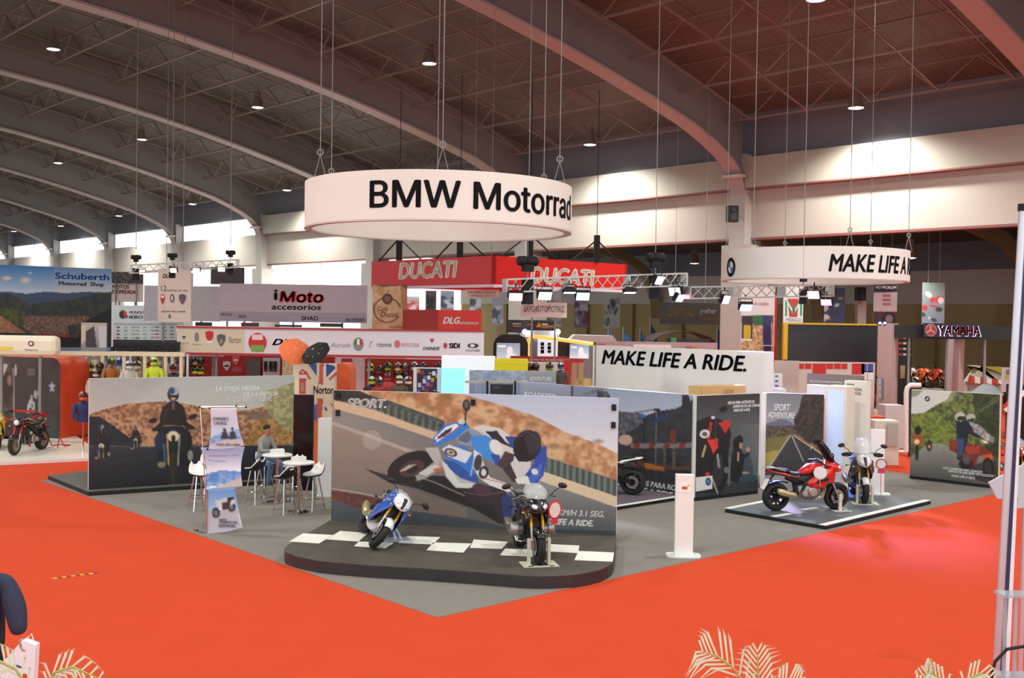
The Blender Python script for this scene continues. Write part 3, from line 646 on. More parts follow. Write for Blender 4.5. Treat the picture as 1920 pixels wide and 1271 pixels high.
# ---- racing board (traced in a 3.2586x enlargement with origin 600,720)
a = Art(*fit(SB), bg='#7f766f').T(600, 720, 3.2586)
a.grad([(60,20),(1850,80),(1850,930),(60,930)], '#8f857c', '#5c5958', 200, 880)
a.grad([(500,20),(1850,60),(1850,460),(1700,380),(1500,310),(1300,190),(1100,130),(930,85),(760,40)], '#b4c3da', '#d9dbe0', 60, 420)
a.poly([(100,25),(760,35),(930,78),(1100,125),(1330,205),(1500,295),(1700,365),(1850,440),(1850,640),(1600,530),(1350,450),(1100,370),(750,260),(450,150),(230,45)], '#cfa981', nz=0.8, ns=14, c2='#a5714a')
for x, y, rx in ((560,60,60),(780,80,70),(1040,165,40),(1300,250,70),(1560,330,50),(1700,350,45),(980,230,50),(1430,380,60),(680,150,50)): a.ell(x, y, rx, rx*0.45, '#7d6344', 0.6, soft=0.7)
a.poly([(85,28),(190,38),(420,100),(600,165),(760,225),(760,300),(560,240),(330,150),(85,95)], '#3c4540', nz=0.6, ns=6, c2='#525d55')
for k in range(16): a.line([(170+42*k, 42+15*k), (165+42*k, 102+15.2*k)], 9, '#7c8a80', 0.55); a.line([(190+42*k, 48+15*k), (186+42*k, 108+15.2*k)], 6, '#1e2422', 0.7)
a.poly([(85,28),(240,40),(330,80),(260,110),(85,100)], '#22211e', 0.8)
a.poly([(1380,445),(1820,590),(1815,690),(1380,550)], '#54605a')
for k in range(12): a.line([(1400+38*k, 455+12.6*k), (1397+38*k, 560+12*k)], 11, '#84918a', 0.6); a.line([(1420+38*k, 462+12.6*k), (1417+38*k, 566+12*k)], 6, '#262c2a', 0.8)
a.poly([(85,98),(330,158),(560,245),(740,305),(720,345),(420,240),(85,150)], '#cdb493'); a.poly([(1370,535),(1815,688),(1815,755),(1340,590)], '#dac4a4')
a.grad([(80,150),(420,240),(720,345),(700,420),(380,320),(80,215)], '#8c8a87', '#77736f', 80, 700, horiz=True); a.grad([(1340,590),(1815,755),(1815,930),(1400,930),(1200,700)], '#8d8b8c', '#57575b', 620, 900)
a.line([(80,240),(280,310),(520,400),(760,470)], 22, '#b3aaa0', 0.8)
a.grad([(75,255),(520,410),(560,520),(420,600),(900,760),(900,850),(75,700)], '#94847a', '#7b6c63', 260, 700)
a.line([(70,638),(260,668),(460,712)], 8, '#b5aca3', 0.8); a.poly([(70,648),(250,675),(440,720),(460,760),(240,760),(68,705)], '#6e4138', nz=0.4, ns=6, c2='#532f29')
a.grad([(66,705),(240,760),(460,762),(900,820),(1130,870),(1810,900),(1815,930),(60,930)], '#4f565c', '#3e4248', 700, 900)
a.ell(318, 342, 58, 60, '#c9beb6', 0.35)
# shadow and tyres
a.poly([(270,515),(420,560),(640,600),(880,690),(1130,790),(1140,870),(960,770),(600,640),(420,600)], '#2b2422'); a.poly([(600,560),(760,560),(1000,640),(1180,700),(1160,860),(1090,850),(900,740),(620,610)], '#231d1e')
a.ell(555, 505, 150, 86, '#1c1718', rot=-22); a.ell(560, 515, 80, 46, '#4a3430', rot=-22); a.ell(565, 520, 40, 22, '#241d1d', rot=-20); a.poly([(480,535),(540,495),(590,490),(520,530)], '#b8a79c'); a.line([(580,560),(700,600),(900,690)], 7, '#8f857b')
a.poly([(585,560),(690,480),(760,470),(740,520),(640,580),(590,590)], '#9a9892'); a.poly([(600,545),(700,490),(740,505),(650,560)], '#c8c7c2'); a.poly([(690,520),(745,505),(750,525),(700,540)], '#c4682d'); a.poly([(640,390),(720,385),(740,440),(720,500),(690,470)], '#b3b0ac')
# belly, fairing
a.poly([(740,470),(800,480),(870,560),(965,600),(960,640),(830,635),(770,570)], '#b9b3b0'); a.poly([(750,480),(790,500),(850,600),(950,612),(940,632),(830,628),(775,560)], '#d7d4d0')
a.poly([(745,455),(870,490),(960,560),(970,610),(860,575),(800,525)], '#2a4fa0'); a.poly([(740,380),(880,380),(950,440),(960,520),(930,560),(860,500),(760,440)], '#2f72c8')
a.poly([(790,370),(930,420),(890,485),(780,440),(745,395)], '#d9d9e2'); a.ell(800, 418, 40, 24, '#3b3a40', rot=20); a.ell(798, 418, 26, 16, '#c9b39a', rot=20); a.ell(800, 418, 12, 8, '#6b4a34')
a.poly([(690,330),(760,250),(830,232),(900,240),(930,300),(830,330),(740,370),(695,372)], '#2d7bd0'); a.poly([(700,330),(770,262),(835,240),(850,262),(790,300),(715,355)], '#e9e9ee'); a.poly([(715,325),(770,280),(810,262),(800,290),(730,335)], '#29323f'); a.line([(700,345),(800,300),(870,240)], 5, '#c33b3b')
a.poly([(830,330),(900,270),(960,290),(1010,330),(1020,390),(930,380),(850,365)], '#7d98b4'); a.poly([(850,320),(905,285),(935,330),(900,360),(845,345)], '#5a6876'); a.poly([(920,320),(1020,310),(1100,370),(1115,430),(1060,480),(980,440),(930,390)], '#3c8ad8'); a.poly([(1040,430),(1110,400),(1130,460),(1080,500)], '#244e9c')
a.line([(885,250),(893,150)], 11, '#2b2f33'); a.ell(895, 130, 24, 36, '#2a2d30', rot=-6); a.ell(894, 126, 12, 22, '#5a6166'); a.ell(865, 230, 22, 16, '#c9c9c9')
a.poly([(985,610),(1120,640),(1160,700),(1150,830),(1090,830),(1060,740),(900,720),(870,650)], '#30232a'); a.line([(880,660),(1000,680),(1120,660)], 5, '#6d5a58'); a.ell(990, 640, 60, 30, '#4a2f3c', rot=15)
# rider: white back, blue shoulder, helmet, arm
a.poly([(930,265),(990,250),(1100,270),(1180,330),(1180,370),(1100,360),(1010,310)], '#d3d0cf'); a.poly([(1010,290),(1080,285),(1130,350),(1180,385),(1170,440),(1110,400),(1060,340)], '#23242a'); a.poly([(1130,320),(1210,320),(1240,420),(1190,420)], '#2c4490')
a.poly([(1080,350),(1200,400),(1290,470),(1280,560),(1190,590),(1140,530),(1100,450)], '#cfcbc8'); a.poly([(1100,500),(1160,480),(1210,590),(1180,600)], '#3a2c30'); a.ell(1075, 385, 36, 50, '#e0dcd8', rot=-30); a.poly([(1130,410),(1190,430),(1180,470),(1120,520),(1080,495)], '#45343a')
a.poly([(1300,380),(1385,380),(1385,450),(1365,560),(1320,610),(1280,600),(1250,560),(1310,480)], '#2f4aa2'); a.poly([(1330,500),(1360,480),(1350,560),(1300,610),(1262,590)], '#4466c4'); a.ell(1312, 535, 22, 18, '#d8d8de', rot=30); a.poly([(1190,580),(1270,560),(1285,610),(1210,610)], '#e2dfdd')
a.ell(1265, 378, 84, 98, '#1b1a20', rot=18); a.ell(1295, 360, 52, 74, '#2d2c36', rot=18); a.poly([(1185,340),(1245,330),(1290,470),(1215,475),(1185,430)], '#121116'); a.line([(1200,330),(1270,290),(1330,340)], 6, '#454452')
a.poly([(940,400),(985,430),(1010,520),(1040,570),(1150,610),(1185,640),(1150,660),(1040,620),(980,580),(940,520)], '#dedbda'); a.ell(1000, 540, 30, 40, '#2b2c33', rot=10); a.ell(1000, 540, 16, 22, '#d6d3d3'); a.ell(965, 480, 24, 50, '#3a3a42', rot=10); a.line([(945,440),(920,560)], 5, '#d9d6d4'); a.line([(1000,575),(1100,600),(1180,640)], 4, '#b23a44')
a.poly([(1110,690),(1180,660),(1180,800),(1120,830)], '#2a3f8e', 0.7)
a.grain(0.06, 0.8); SB.ink(a, step=1.5)
# ---- desert road board (3.97x enlargement, origin 0,650)
a = Art(*fit(LB), bg='#b9bbb6').T(0, 650, 3.971)
a.grad(None, '#b4b8b4', '#c6c3ba', 225, 480)
a.poly([(640,520),(700,490),(800,460),(950,425),(1230,405),(1420,430),(1560,470),(1700,480),(1850,470),(2000,440),(2200,430),(2200,760),(640,760)], '#c39570', nz=1.2, ns=5, c2='#86583c')
a.poly([(1820,510),(1900,480),(2000,490),(2060,540),(1900,545)], '#7a6a5e', 0.8); a.poly([(1900,560),(2200,500),(2200,760),(1800,760)], '#bd8f55', nz=1, ns=4, c2='#8f6636')
a.poly([(1980,330),(2080,300),(2200,260),(2200,640),(2120,620),(2000,500),(1960,420)], '#b9ab84', nz=1, ns=6, c2='#8d8a5c')
a.poly([(640,520),(740,520),(860,600),(980,690),(1000,745),(640,745)], '#1d222c'); a.grad([(640,735),(1180,745),(1400,735),(2200,735),(2200,1100),(640,1100)], '#2d2f36', '#14141c', 740, 1050); a.line([(640,740),(1200,742),(2200,730)], 6, '#7d7466', 0.7); a.line([(700,920),(900,850),(1150,820)], 4, '#4a4a50', 0.6)
def rider(x, y, k, lamp):
    q = lambda p: [(x+u*k, y+v*k) for u, v in p]
    a.poly(q([(-30,-150),(30,-150),(80,-110),(105,-20),(90,30),(-90,30),(-105,-20),(-80,-110)]), '#231718'); a.poly(q([(-14,-146),(14,-146),(10,-90),(-8,-90)]), '#6b4c40'); a.poly(q([(-60,-100),(-40,-90),(-60,10),(-85,10)]), '#3a2622'); a.poly(q([(60,-100),(72,-60),(90,0),(70,20)]), '#160f12')
    a.poly(q([(-80,-20),(-120,30),(-165,60),(-150,80),(-95,70),(-70,20)]), '#1a1114'); a.poly(q([(80,-20),(120,20),(170,45),(155,65),(100,60),(70,20)]), '#1a1114')
    a.line(q([(-150,62),(-60,40),(60,40),(150,52)]), 8*k, '#2a2a2e'); a.ell(x-155*k, y-5*k, 34*k, 20*k, '#15161b', rot=-10); a.ell(x+150*k, y-35*k, 34*k, 18*k, '#15161b', rot=-25)
    a.poly(q([(-110,60),(-60,40),(60,40),(110,60),(130,160),(110,330),(60,340),(-60,340),(-120,300),(-130,160)]), '#16171d'); a.ell(x-105*k, y+150*k, 36*k, 75*k, '#1d2a42', rot=8); a.ell(x+108*k, y+140*k, 36*k, 75*k, '#101217', rot=-8)
    a.line(q([(-48,100),(-34,330)]), 13*k, '#b58d4a'); a.line(q([(48,100),(36,330)]), 13*k, '#8f8a80'); a.ell(x, y+115*k, 44*k, 42*k, lamp); a.ell(x, y+115*k, 34*k, 32*k, '#e6cf9a'); a.line(q([(0,120),(0,185)]), 30*k, '#241d1c')
    a.poly(q([(-26,240),(26,240),(34,420),(22,500),(-14,500),(-28,420)]), '#26221f'); a.line(q([(-4,250),(2,490)]), 12*k, '#3b342c'); a.ell(x+130*k, y+260*k, 22*k, 40*k, '#8c8a86'); a.line(q([(-70,180),(-60,320)]), 22*k, '#3a6a9c', 0.7); a.ell(x-90*k, y+330*k, 30*k, 24*k, '#8b7a60')
    a.ell(x, y-205*k, 44*k, 56*k, '#20242b'); a.ell(x+4*k, y-228*k, 38*k, 34*k, '#9fa9b0'); a.ell(x-12*k, y-232*k, 24*k, 26*k, '#32486c'); a.poly(q([(-32,-200),(36,-200),(30,-168),(-24,-168)]), '#15161a'); a.poly(q([(-20,-182),(22,-182),(12,-158),(-12,-158)]), '#c39877')
rider(1290, 555, 0.98, '#cfc9bd'); rider(755, 690, 0.42, '#cfcfc8'); rider(1010, 660, 0.30, '#9a9a94')
a.grain(0.05, 0.8); LB.ink(a, step=1.8)
# ---- forest road board (6.354x, origin 1680,600 then 3.31x, origin 1340,680)
a = Art(*fit(RB), bg='#50592f').T(1340, 680, 3.3103)
a.poly([(1200,150),(1800,150),(1800,520),(1200,520)], '#46532c', nz=1.3, ns=5, c2='#7f8a4a'); a.poly([(1600,150),(1800,150),(1800,620),(1700,560),(1620,420)], '#28301c', nz=1, ns=5, c2='#3f4a26')
a.poly([(1210,150),(1480,160),(1440,230),(1380,260),(1300,310),(1210,320)], '#dcdcd8'); a.ell(1440, 210, 70, 60, '#d8d9c8', 0.6, soft=0.8); a.poly([(1215,165),(1290,175),(1260,205),(1215,215)], '#7c7f5c', 0.7); a.poly([(1215,330),(1330,310),(1420,330),(1420,500),(1215,470)], '#5a6632', nz=1.2, ns=4, c2='#8a9440'); a.ell(1430, 430, 80, 60, '#8f9a32', 0.5, soft=0.8)
a.grad([(1205,590),(1330,500),(1400,500),(1560,560),(1800,620),(1800,780),(1205,720)], '#a19e98', '#5a5753', 500, 720); a.line([(1380,500),(1560,620),(1800,640)], 5, '#a8b07a', 0.5); a.poly([(1560,640),(1760,600),(1760,760),(1600,720)], '#2c2a28', 0.8); a.line([(1690,680),(1800,730)], 6, '#c58b3a', 0.8)
a.line([(1790,210),(1600,330)], 4, '#b9bdb0', 0.7); a.line([(1790,190),(1620,300)], 4, '#b9bdb0', 0.5)
a.ell(1260, 480, 40, 55, '#a8502a', soft=0.4); a.ell(1255, 490, 22, 20, '#f7d9a0', soft=0.4); a.ell(1262, 420, 22, 26, '#2a2522'); a.line([(1256,520),(1254,595)], 20, '#2a2320'); a.ell(1332, 515, 18, 36, '#3a3330'); a.ell(1332, 520, 8, 10, '#d8a070')
a.poly([(1470,490),(1510,480),(1560,500),(1660,520),(1730,560),(1700,590),(1640,560),(1620,640),(1530,640),(1500,560),(1455,540)], '#7c2f22'); a.poly([(1452,485),(1500,480),(1520,520),(1470,550)], '#93372a'); a.poly([(1540,520),(1650,515),(1640,560),(1580,570)], '#a34028'); a.poly([(1655,575),(1720,565),(1730,600),(1665,600)], '#d2552f')
a.ell(1700, 650, 36, 62, '#1c1a1a', rot=-10); a.ell(1697, 650, 22, 42, '#35312f', rot=-10); a.ell(1560, 630, 46, 34, '#26211f'); a.ell(1565, 600, 24, 30, '#5b5550')
a.poly([(1500,350),(1560,350),(1600,400),(1660,450),(1640,470),(1570,440),(1570,490),(1530,600),(1505,600),(1510,480),(1500,420)], '#232634'); a.poly([(1505,470),(1550,470),(1540,570),(1510,590)], '#33507a'); a.poly([(1580,370),(1640,380),(1690,430),(1740,470),(1680,480),(1610,430)], '#7a7a78', nz=1, ns=3, c2='#c0c0bc'); a.ell(1525, 335, 34, 28, '#c9c6be'); a.poly([(1500,335),(1560,330),(1556,352),(1512,362)], '#2b2a2a'); a.ell(1590, 340, 30, 24, '#b9b6ae'); a.poly([(1570,348),(1615,346),(1600,366),(1575,364)], '#2b2a2a')
a.ell(1680, 485, 36, 26, '#d9c9a6', soft=0.6); a.ell(1684, 487, 14, 12, '#fff2d6'); a.ell(1718, 480, 16, 24, '#8a8a88'); a.line([(1640,460),(1720,500)], 5, '#1a1a1a')
a.grain(0.06, 0.8); RB.ink(a, step=1.8)
# ---- street at night board (3.53x, origin 1150,700)
a = Art(*fit(WB), bg='#2c2d35').T(1150, 700, 3.5303)
a.grad(None, '#97a3bf', '#c2c9d8', 60, 300); a.poly([(60,330),(300,250),(420,230),(560,150),(560,900),(-800,900),(-800,300)], '#26262c', nz=0.4, ns=10, c2='#37373f')
a.poly([(-200,100),(-40,120),(40,250),(200,270),(200,330),(40,420),(-300,420)], '#3a3a42', nz=0.9, ns=5, c2='#6a6a70'); a.poly([(455,140),(500,140),(515,240),(450,240)], '#2a2a30'); a.line([(40,300),(140,260),(300,235)], 8, '#54545c')
for k in range(6): a.line([(40+26*k,255),(66+26*k,330)], 3, '#6c6c74', 0.7); a.line([(66+26*k,255),(40+26*k,330)], 3, '#6c6c74', 0.7)
a.line([(205,300),(205,660)], 14, '#19191d'); a.line([(285,250),(280,640)], 6, '#6d6d74'); a.ell(198, 283, 18, 12, '#2f6fc8'); a.poly([(230,340),(300,285),(375,262),(350,300),(270,330)], '#2a3768'); a.poly([(270,235),(310,232),(312,250),(272,252)], '#1c1c20')
a.line([(130,480),(560,476)], 34, '#7a7478'); 
for k in range(5): a.poly([(140+k*100,462),(180+k*100,462),(170+k*100,496),(130+k*100,496)], '#7e2a28')
a.line([(130,600),(560,640)], 30, '#5c3a2a'); a.poly([(205,590),(340,620),(340,650),(205,630)], '#c8742e', 0.8); a.poly([(380,370),(410,370),(415,470),(376,470)], '#7c3a24', 0.8); a.poly([(330,480),(345,480),(345,640),(330,640)], '#5a5048'); a.poly([(390,510),(410,510),(410,640),(390,640)], '#5a5048'); a.poly([(450,640),(560,640),(560,900),(200,900)], '#1a1a20')
a.ell(80, 440, 46, 36, '#caa595'); a.grad([(-800,640),(450,700),(450,760),(-800,900)], '#2c2b33', '#3a3642', 640, 800)
a.T(880, 580, 7.942); a.grad([(-300,1080),(800,1080),(1900,1160),(1900,1700),(-300,1700)], '#a9b2c6', '#8f99b2', 1090, 1300); a.line([(1530,1140),(1530,1300)], 30, '#5a3a34')
for k in range(3): a.line([(1700+60*k,1260),(1980+60*k,1160)], 7, '#4d4d58')
a.T(0,0,1); a.grain(0.05, 0.8); WB.ink(a, step=1.8)
# ---- red motorcycle and seated woman
a = Art(*fit(HB), bg='#55585a').T(1150, 700, 3.5303)
a.grad(None, '#3c3f41', '#62676a', 560, 960, horiz=True); a.grad([(550,130),(990,130),(990,330),(550,330)], '#2b2d2f', '#55595c', 130, 340, op=0.8); a.line([(770,330),(980,330)], 3, '#484b4e'); a.poly([(540,760),(1000,690),(1000,800),(540,840)], '#2f3538'); a.line([(560,755),(990,690)], 4, '#79807f', 0.5)
a.poly([(545,320),(640,280),(700,300),(760,330),(780,400),(760,560),(740,700),(720,790),(600,790),(545,790)], '#1b191b'); a.poly([(620,440),(690,430),(695,500),(665,560),(650,500)], '#d5392f'); a.poly([(690,330),(770,305),(775,340),(740,400),(720,360)], '#c02f2a'); a.poly([(610,660),(655,648),(650,675),(612,680)], '#c8352c'); a.poly([(640,320),(655,325),(640,430),(620,440)], '#b82c28')
a.ell(605, 400, 34, 28, '#d8d6d4', rot=-20); a.ell(605, 402, 18, 15, '#555555'); a.ell(728, 238, 28, 18, '#121214', rot=-25); a.line([(705,250),(680,270),(676,470)], 7, '#3c3c40'); a.line([(610,480),(590,550)], 14, '#b5a878'); a.ell(660, 292, 14, 10, '#d0d0d0')
a.ell(700, 640, 62, 150, '#141315', rot=4); a.ell(695, 640, 36, 110, '#2e2c2f', rot=4); a.line([(690,540),(700,620)], 14, '#9a9894'); a.line([(655,700),(690,790)], 10, '#aaa8a6'); a.poly([(545,690),(655,675),(655,765),(545,780)], '#dedcd8'); a.ell(628, 716, 18, 26, '#1a1a1e'); a.ell(628, 716, 11, 16, '#4f86c4'); a.ell(750, 640, 18, 22, '#6a6a6c'); a.line([(770,560),(765,740)], 6, '#787878')
a.poly([(800,430),(840,405),(860,430),(855,470),(835,500),(800,505),(790,470)], '#17120f'); a.poly([(838,455),(856,460),(852,495),(832,500)], '#b58468'); a.poly([(790,500),(840,495),(870,540),(900,490),(910,510),(880,600),(850,680),(840,720),(775,720),(780,580)], '#1a1d20'); a.poly([(820,520),(835,520),(832,580),(822,580)], '#b58a70'); a.ell(892, 505, 14, 18, '#b8866c'); a.poly([(870,560),(905,540),(930,650),(910,680),(850,690)], '#3a4a50'); a.poly([(840,680),(920,668),(950,680),(940,710),(830,730)], '#2f4a52'); a.ell(875, 658, 26, 8, '#b0806a')
a.grain(0.05, 0.8); HB.ink(a, step=1.8)
# ---- straight road under a tree (3.31x, origin 1340,680)
a = Art(*fit(AB), bg='#6d6d6e').T(1340, 680, 3.3103)
a.grad(None, '#77787c', '#9a979a', 190, 370); a.poly([(310,380),(400,350),(440,350),(500,385),(500,400),(310,400)], '#64677c'); a.poly([(310,390),(500,390),(680,400),(680,500),(310,520)], '#6a5a44', nz=1.2, ns=3, c2='#3a3024')
a.poly([(305,470),(470,450),(345,640),(305,640)], '#7a6c38'); a.poly([(305,560),(400,540),(345,640),(300,650)], '#a89a4a'); a.poly([(470,445),(490,445),(690,590),(690,700),(300,700),(345,640)], '#3c3b3d'); a.line([(470,450),(345,640)], 7, '#c9bda6'); a.line([(480,455),(550,610)], 7, '#bcb3a2'); a.line([(490,450),(670,570)], 7, '#c9b98c'); a.poly([(500,445),(690,470),(690,580)], '#6e4a34', nz=1, ns=3, c2='#a3744c')
a.poly([(545,200),(680,190),(690,470),(640,520),(560,480),(500,420),(490,350),(520,300)], '#2a241f', nz=0.9, ns=4, c2='#453b32'); a.grain(0.06, 0.8); AB.ink(a, step=1.8)

# ================================================================== MOTORCYCLES
def paint(name, col, rough=0.22, coat=0.8, metal=0.0): return mat(name, col, rough, metal, coat=coat)
M_tyre = mat('tyre_rubber', '#1c1c1c', 0.75, noise=0.2, nscale=20); M_blk = mat('black_plastic', '#1a1a1d', 0.5); M_alu = mat('cast_aluminium', '#a9a7a2', 0.35, metal=0.8); M_chrome = mat('polished_chrome', '#d8d8d8', 0.12, metal=1.0)
M_gold = mat('gold_fork_tube', '#d3a12a', 0.25, metal=0.7); M_engine = mat('dark_engine_casting', '#4a4846', 0.4, metal=0.6); M_ti = mat('brushed_titanium', '#b3a88f', 0.3, metal=0.85); M_seat = mat('seat_vinyl', '#1d1c20', 0.65)
M_lamp = mat('headlight_glass', '#e6ebf2', 0.08, metal=0.3); M_smoke = mat('smoked_screen', '#30302f', 0.1, alpha=0.55); M_clear = mat('clear_screen', '#dfe4e6', 0.08, alpha=0.28); M_mirror = mat('mirror_glass', '#cfd6dc', 0.05, metal=1.0); M_tail = mat('red_lens', '#b01818', 0.2); M_amb = mat('amber_lens', '#d98a1c', 0.25)
def bike(label, F, Dr, spec, lean=0.0, group=None, z=0.0):
    s = dict(body='#c01818', side=None, tank=None, nose=None, wheel='#222224', fork=M_gold, kind='touring', screen=M_smoke, sh=1.30, boxer=False, guard=False, plate=True, tail=None, disc='#9a9894', eng=M_engine, bar=1.04, pipe=M_ti, frame='#1b1b1e'); s.update(spec)
    Dr = Vector((Dr.x, Dr.y, 0)).normalized(); c = Vector((F.x, F.y, 0)) - Dr*0.74
    M = Matrix.Translation((c.x, c.y, z + abs(math.sin(lean))*0.05)) @ Matrix.Rotation(math.atan2(Dr.y, Dr.x), 4, 'Z') @ Matrix.Rotation(lean, 4, 'X')
    t = thing('motorcycle', label, 'motorcycle', M=M, group=group)
    body = paint('paint_'+s['body'], s['body']); side = paint('paint_'+(s['side'] or s['body']), s['side'] or s['body']); tank = paint('paint_'+(s['tank'] or s['body']), s['tank'] or s['body']); nose = paint('paint_'+(s['nose'] or s['body']), s['nose'] or s['body']); tail = paint('paint_'+(s['tail'] or s['body']), s['tail'] or s['body'])
    whl = mat('wheel_'+s['wheel'], s['wheel'], 0.35, 0.4); dsc = mat('disc_'+s['disc'], s['disc'], 0.3, 0.8); frm = mat('frame_'+s['frame'], s['frame'], 0.4, 0.3)
    sport = s['kind'] == 'sport'; naked = s['kind'] == 'naked'
    # wheels
    for nm, x, r, w in (('front_wheel', 0.74, 0.30, 0.125), ('rear_wheel', -0.72, 0.315, 0.19)):
        P = []
        for k in range(13):
            a = math.pi*k/12; P.append((r-0.055+0.055*math.sin(a) if 0 < k < 12 else r-0.085, -w/2*math.cos(a)))
        wl = MB(); wl.lathe([(r-0.1, -w*0.36)]+P+[(r-0.1, w*0.36)], (x,0,r), 'y', 36); wl = wl.build(nm, M_tyre, t, smooth=True)
        rm = MB(); rm.lathe([(r-0.08,-w*0.40),(r-0.105,-w*0.38),(r-0.125,-w*0.2),(r-0.125,w*0.2),(r-0.105,w*0.38),(r-0.08,w*0.40)], (x,0,r), 'y', 30); rm.lathe([(0.0,-0.06),(0.05,-0.06),(0.055,0.06),(0.0,0.06)], (x,0,r), 'y', 14)
        for k in range(10):
            a = 2*math.pi*(k//2)/5 + (0.12 if k % 2 else -0.12); b = 2*math.pi*(k//2)/5 + (0.26 if k % 2 else -0.26); rm.bar((x+0.04*math.cos(a),0,r+0.04*math.sin(a)), (x+(r-0.12)*math.cos(b),0,r+(r-0.12)*math.sin(b)), 0.022, 0.05)
        rm.build('rim', whl, wl, smooth=True)
        for y in ((-0.075, 0.075) if x > 0 else (0.1,)):
            d = MB().lathe([(0.085,-0.003),(0.155,-0.003),(0.155,0.003),(0.085,0.003),(0.085,-0.003)], (x,y,r), 'y', 28).build('brake_disc', dsc, wl)
            MB().box((x-0.11*(1 if x > 0 else -1), y, r+0.085), (0.07, 0.06, 0.11), R=Matrix.Rotation(0.5, 4, 'Y')).build('brake_caliper', M_blk if not sport else M_alu, wl)
    # fork, triple clamp
    ux, uz = -0.405, 0.914
    fo = MB(); fu = MB()
    for y in (-0.1, 0.1):
        fo.tube([(0.74,y,0.3),(0.74+ux*0.34,y,0.3+uz*0.34)], [0.028,0.026], 10); fo.box((0.735,y,0.31), (0.07,0.05,0.09)); fu.tube([(0.74+ux*0.33,y,0.3+uz*0.33),(0.74+ux*0.74,y,0.3+uz*0.74)], 0.031, 10)
    fo.build('fork_leg', M_alu, t, smooth=True); fu.build('fork_tube', s['fork'], t, smooth=True)
    MB().box((0.74+ux*0.6,0,0.3+uz*0.6), (0.09,0.29,0.04), R=Matrix.Rotation(-0.42,4,'Y')).box((0.74+ux*0.75,0,0.3+uz*0.75), (0.09,0.27,0.035), R=Matrix.Rotation(-0.42,4,'Y')).tube([(0.69,-0.1,0.3),(0.79,0.1,0.3)], 0.012, 6).build('triple_clamp', M_blk, t)
    # front fender
    fe = MB(); g = []
    for k in range(9):
        a = math.radians(35+k*14); row = []
        for q in range(7):
            b = (q-3)/3; row.append((0.74+(0.325-0.05*b*b)*math.cos(a), b*0.085, 0.3+(0.325-0.05*b*b)*math.sin(a)))
        g.append(row)
    solid(fe.sheet(g).build('front_fender', M_blk if s.get('fender') else nose, t, smooth=60), 0.006)
    # frame, swingarm, engine
    fr = MB()
    for y in (-1, 1):
        fr.tube([(0.44,y*0.05,0.93),(0.2,y*0.17,0.80),(-0.1,y*0.17,0.62),(-0.17,y*0.14,0.42)], [0.035,0.045,0.045,0.04], 8); fr.tube([(-0.1,y*0.14,0.66),(-0.45,y*0.11,0.78),(-0.85,y*0.08,0.86)], 0.022, 6); fr.bar((-0.15,y*0.115,0.42), (-0.72,y*0.135,0.315), 0.035, 0.075); fr.tube([(0.42,y*0.05,0.86),(0.36,y*0.14,0.6),(0.3,y*0.15,0.42)], 0.022, 6)
    fr.tube([(-0.28,0,0.45),(-0.32,0,0.7)], [0.03,0.035], 8); fr.build('frame', frm, t, smooth=True)
    en = MB(); en.loft([(-0.24,0,0.44,0.13,0.13,4),(-0.1,0,0.44,0.19,0.18,4),(0.12,0,0.44,0.2,0.19,4),(0.25,0,0.47,0.17,0.17,4),(0.31,0,0.5,0.14,0.13,4)], 16); en.loft([(0.02,0,0.62,0.17,0.1,4),(0.24,0,0.66,0.18,0.12,4),(0.33,0,0.64,0.16,0.09,4)], 12)
    en = en.build('engine', s['eng'], t, smooth=True); cv = MB()
    for y in (-1, 1):
        for x, zz, r in ((0.08,0.43,0.11),(-0.12,0.4,0.075),(0.2,0.6,0.06)): cv.lathe([(r,y*0.17),(r,y*0.215),(r*0.8,y*0.235),(0,y*0.238)], (x,0,zz), 'y', 18)
    for k in range(6): cv.bar((0.08+0.07*math.cos(k*1.05),-0.24,0.43+0.07*math.sin(k*1.05)), (0.08+0.07*math.cos(k*1.05),-0.25,0.43+0.07*math.sin(k*1.05)), 0.015)
    cv.build('engine_cover', M_alu, en, smooth=True)
    if s['boxer']:
        for y in (-1, 1):
            bx = MB(); bx.m = Matrix.Translation((0.2, y*0.16, 0.5)) @ Matrix.Rotation(y*math.pi/2, 4, 'Z'); bx.loft([(0,0,0,0.1,0.09,3),(0.1,0,0,0.11,0.1,3),(0.11,0,0,0.13,0.11,4),(0.2,0,0,0.13,0.11,4),(0.23,0,0,0.1,0.08,4)], 14); bx.build('cylinder_head', M_alu, en, smooth=True)
            MB().tube([(0.24,y*0.3,0.42),(0.3,y*0.28,0.33),(0.1,y*0.16,0.27)], 0.024, 8).build('header_pipe', M_chrome, en, smooth=True)
    else:
        hp = MB()
        for y in (-0.12,-0.04,0.04,0.12): hp.tube([(0.33,y,0.6),(0.42,y,0.5),(0.37,y*0.9,0.3),(0.15,y*0.6,0.24),(-0.1,-0.06,0.26)], 0.019, 6)
        hp.build('header_pipes', M_ti, t, smooth=True); MB().box((0.41,0,0.68), (0.05,0.34,0.26), R=Matrix.Rotation(-0.2,4,'Y')).build('radiator', M_blk, t)
    MB().tube([(-0.1,-0.08,0.27),(-0.25,-0.15,0.3),(-0.35,-0.2,0.36)], 0.028, 8).loft([(-0.33,-0.2,0.36,0.05,0.055,3),(-0.4,-0.215,0.375,0.062,0.075,3.5),(-0.72,-0.235,0.45,0.062,0.08,3.5),(-0.79,-0.238,0.47,0.045,0.055,3)], 12).build('exhaust', s['pipe'], t, smooth=True)
    # tank, seat, tail
    tk = MB(); tk.loft([(0.40,0,0.93,0.05,0.05),(0.33,0,0.95,0.13,0.085),(0.18,0,0.955,0.175,0.115,2.6),(0.02,0,0.92,0.165,0.115,2.6),(-0.12,0,0.86,0.105,0.075,2.4),(-0.19,0,0.83,0.07,0.04)], 18).build('tank', tank, t, smooth=True)
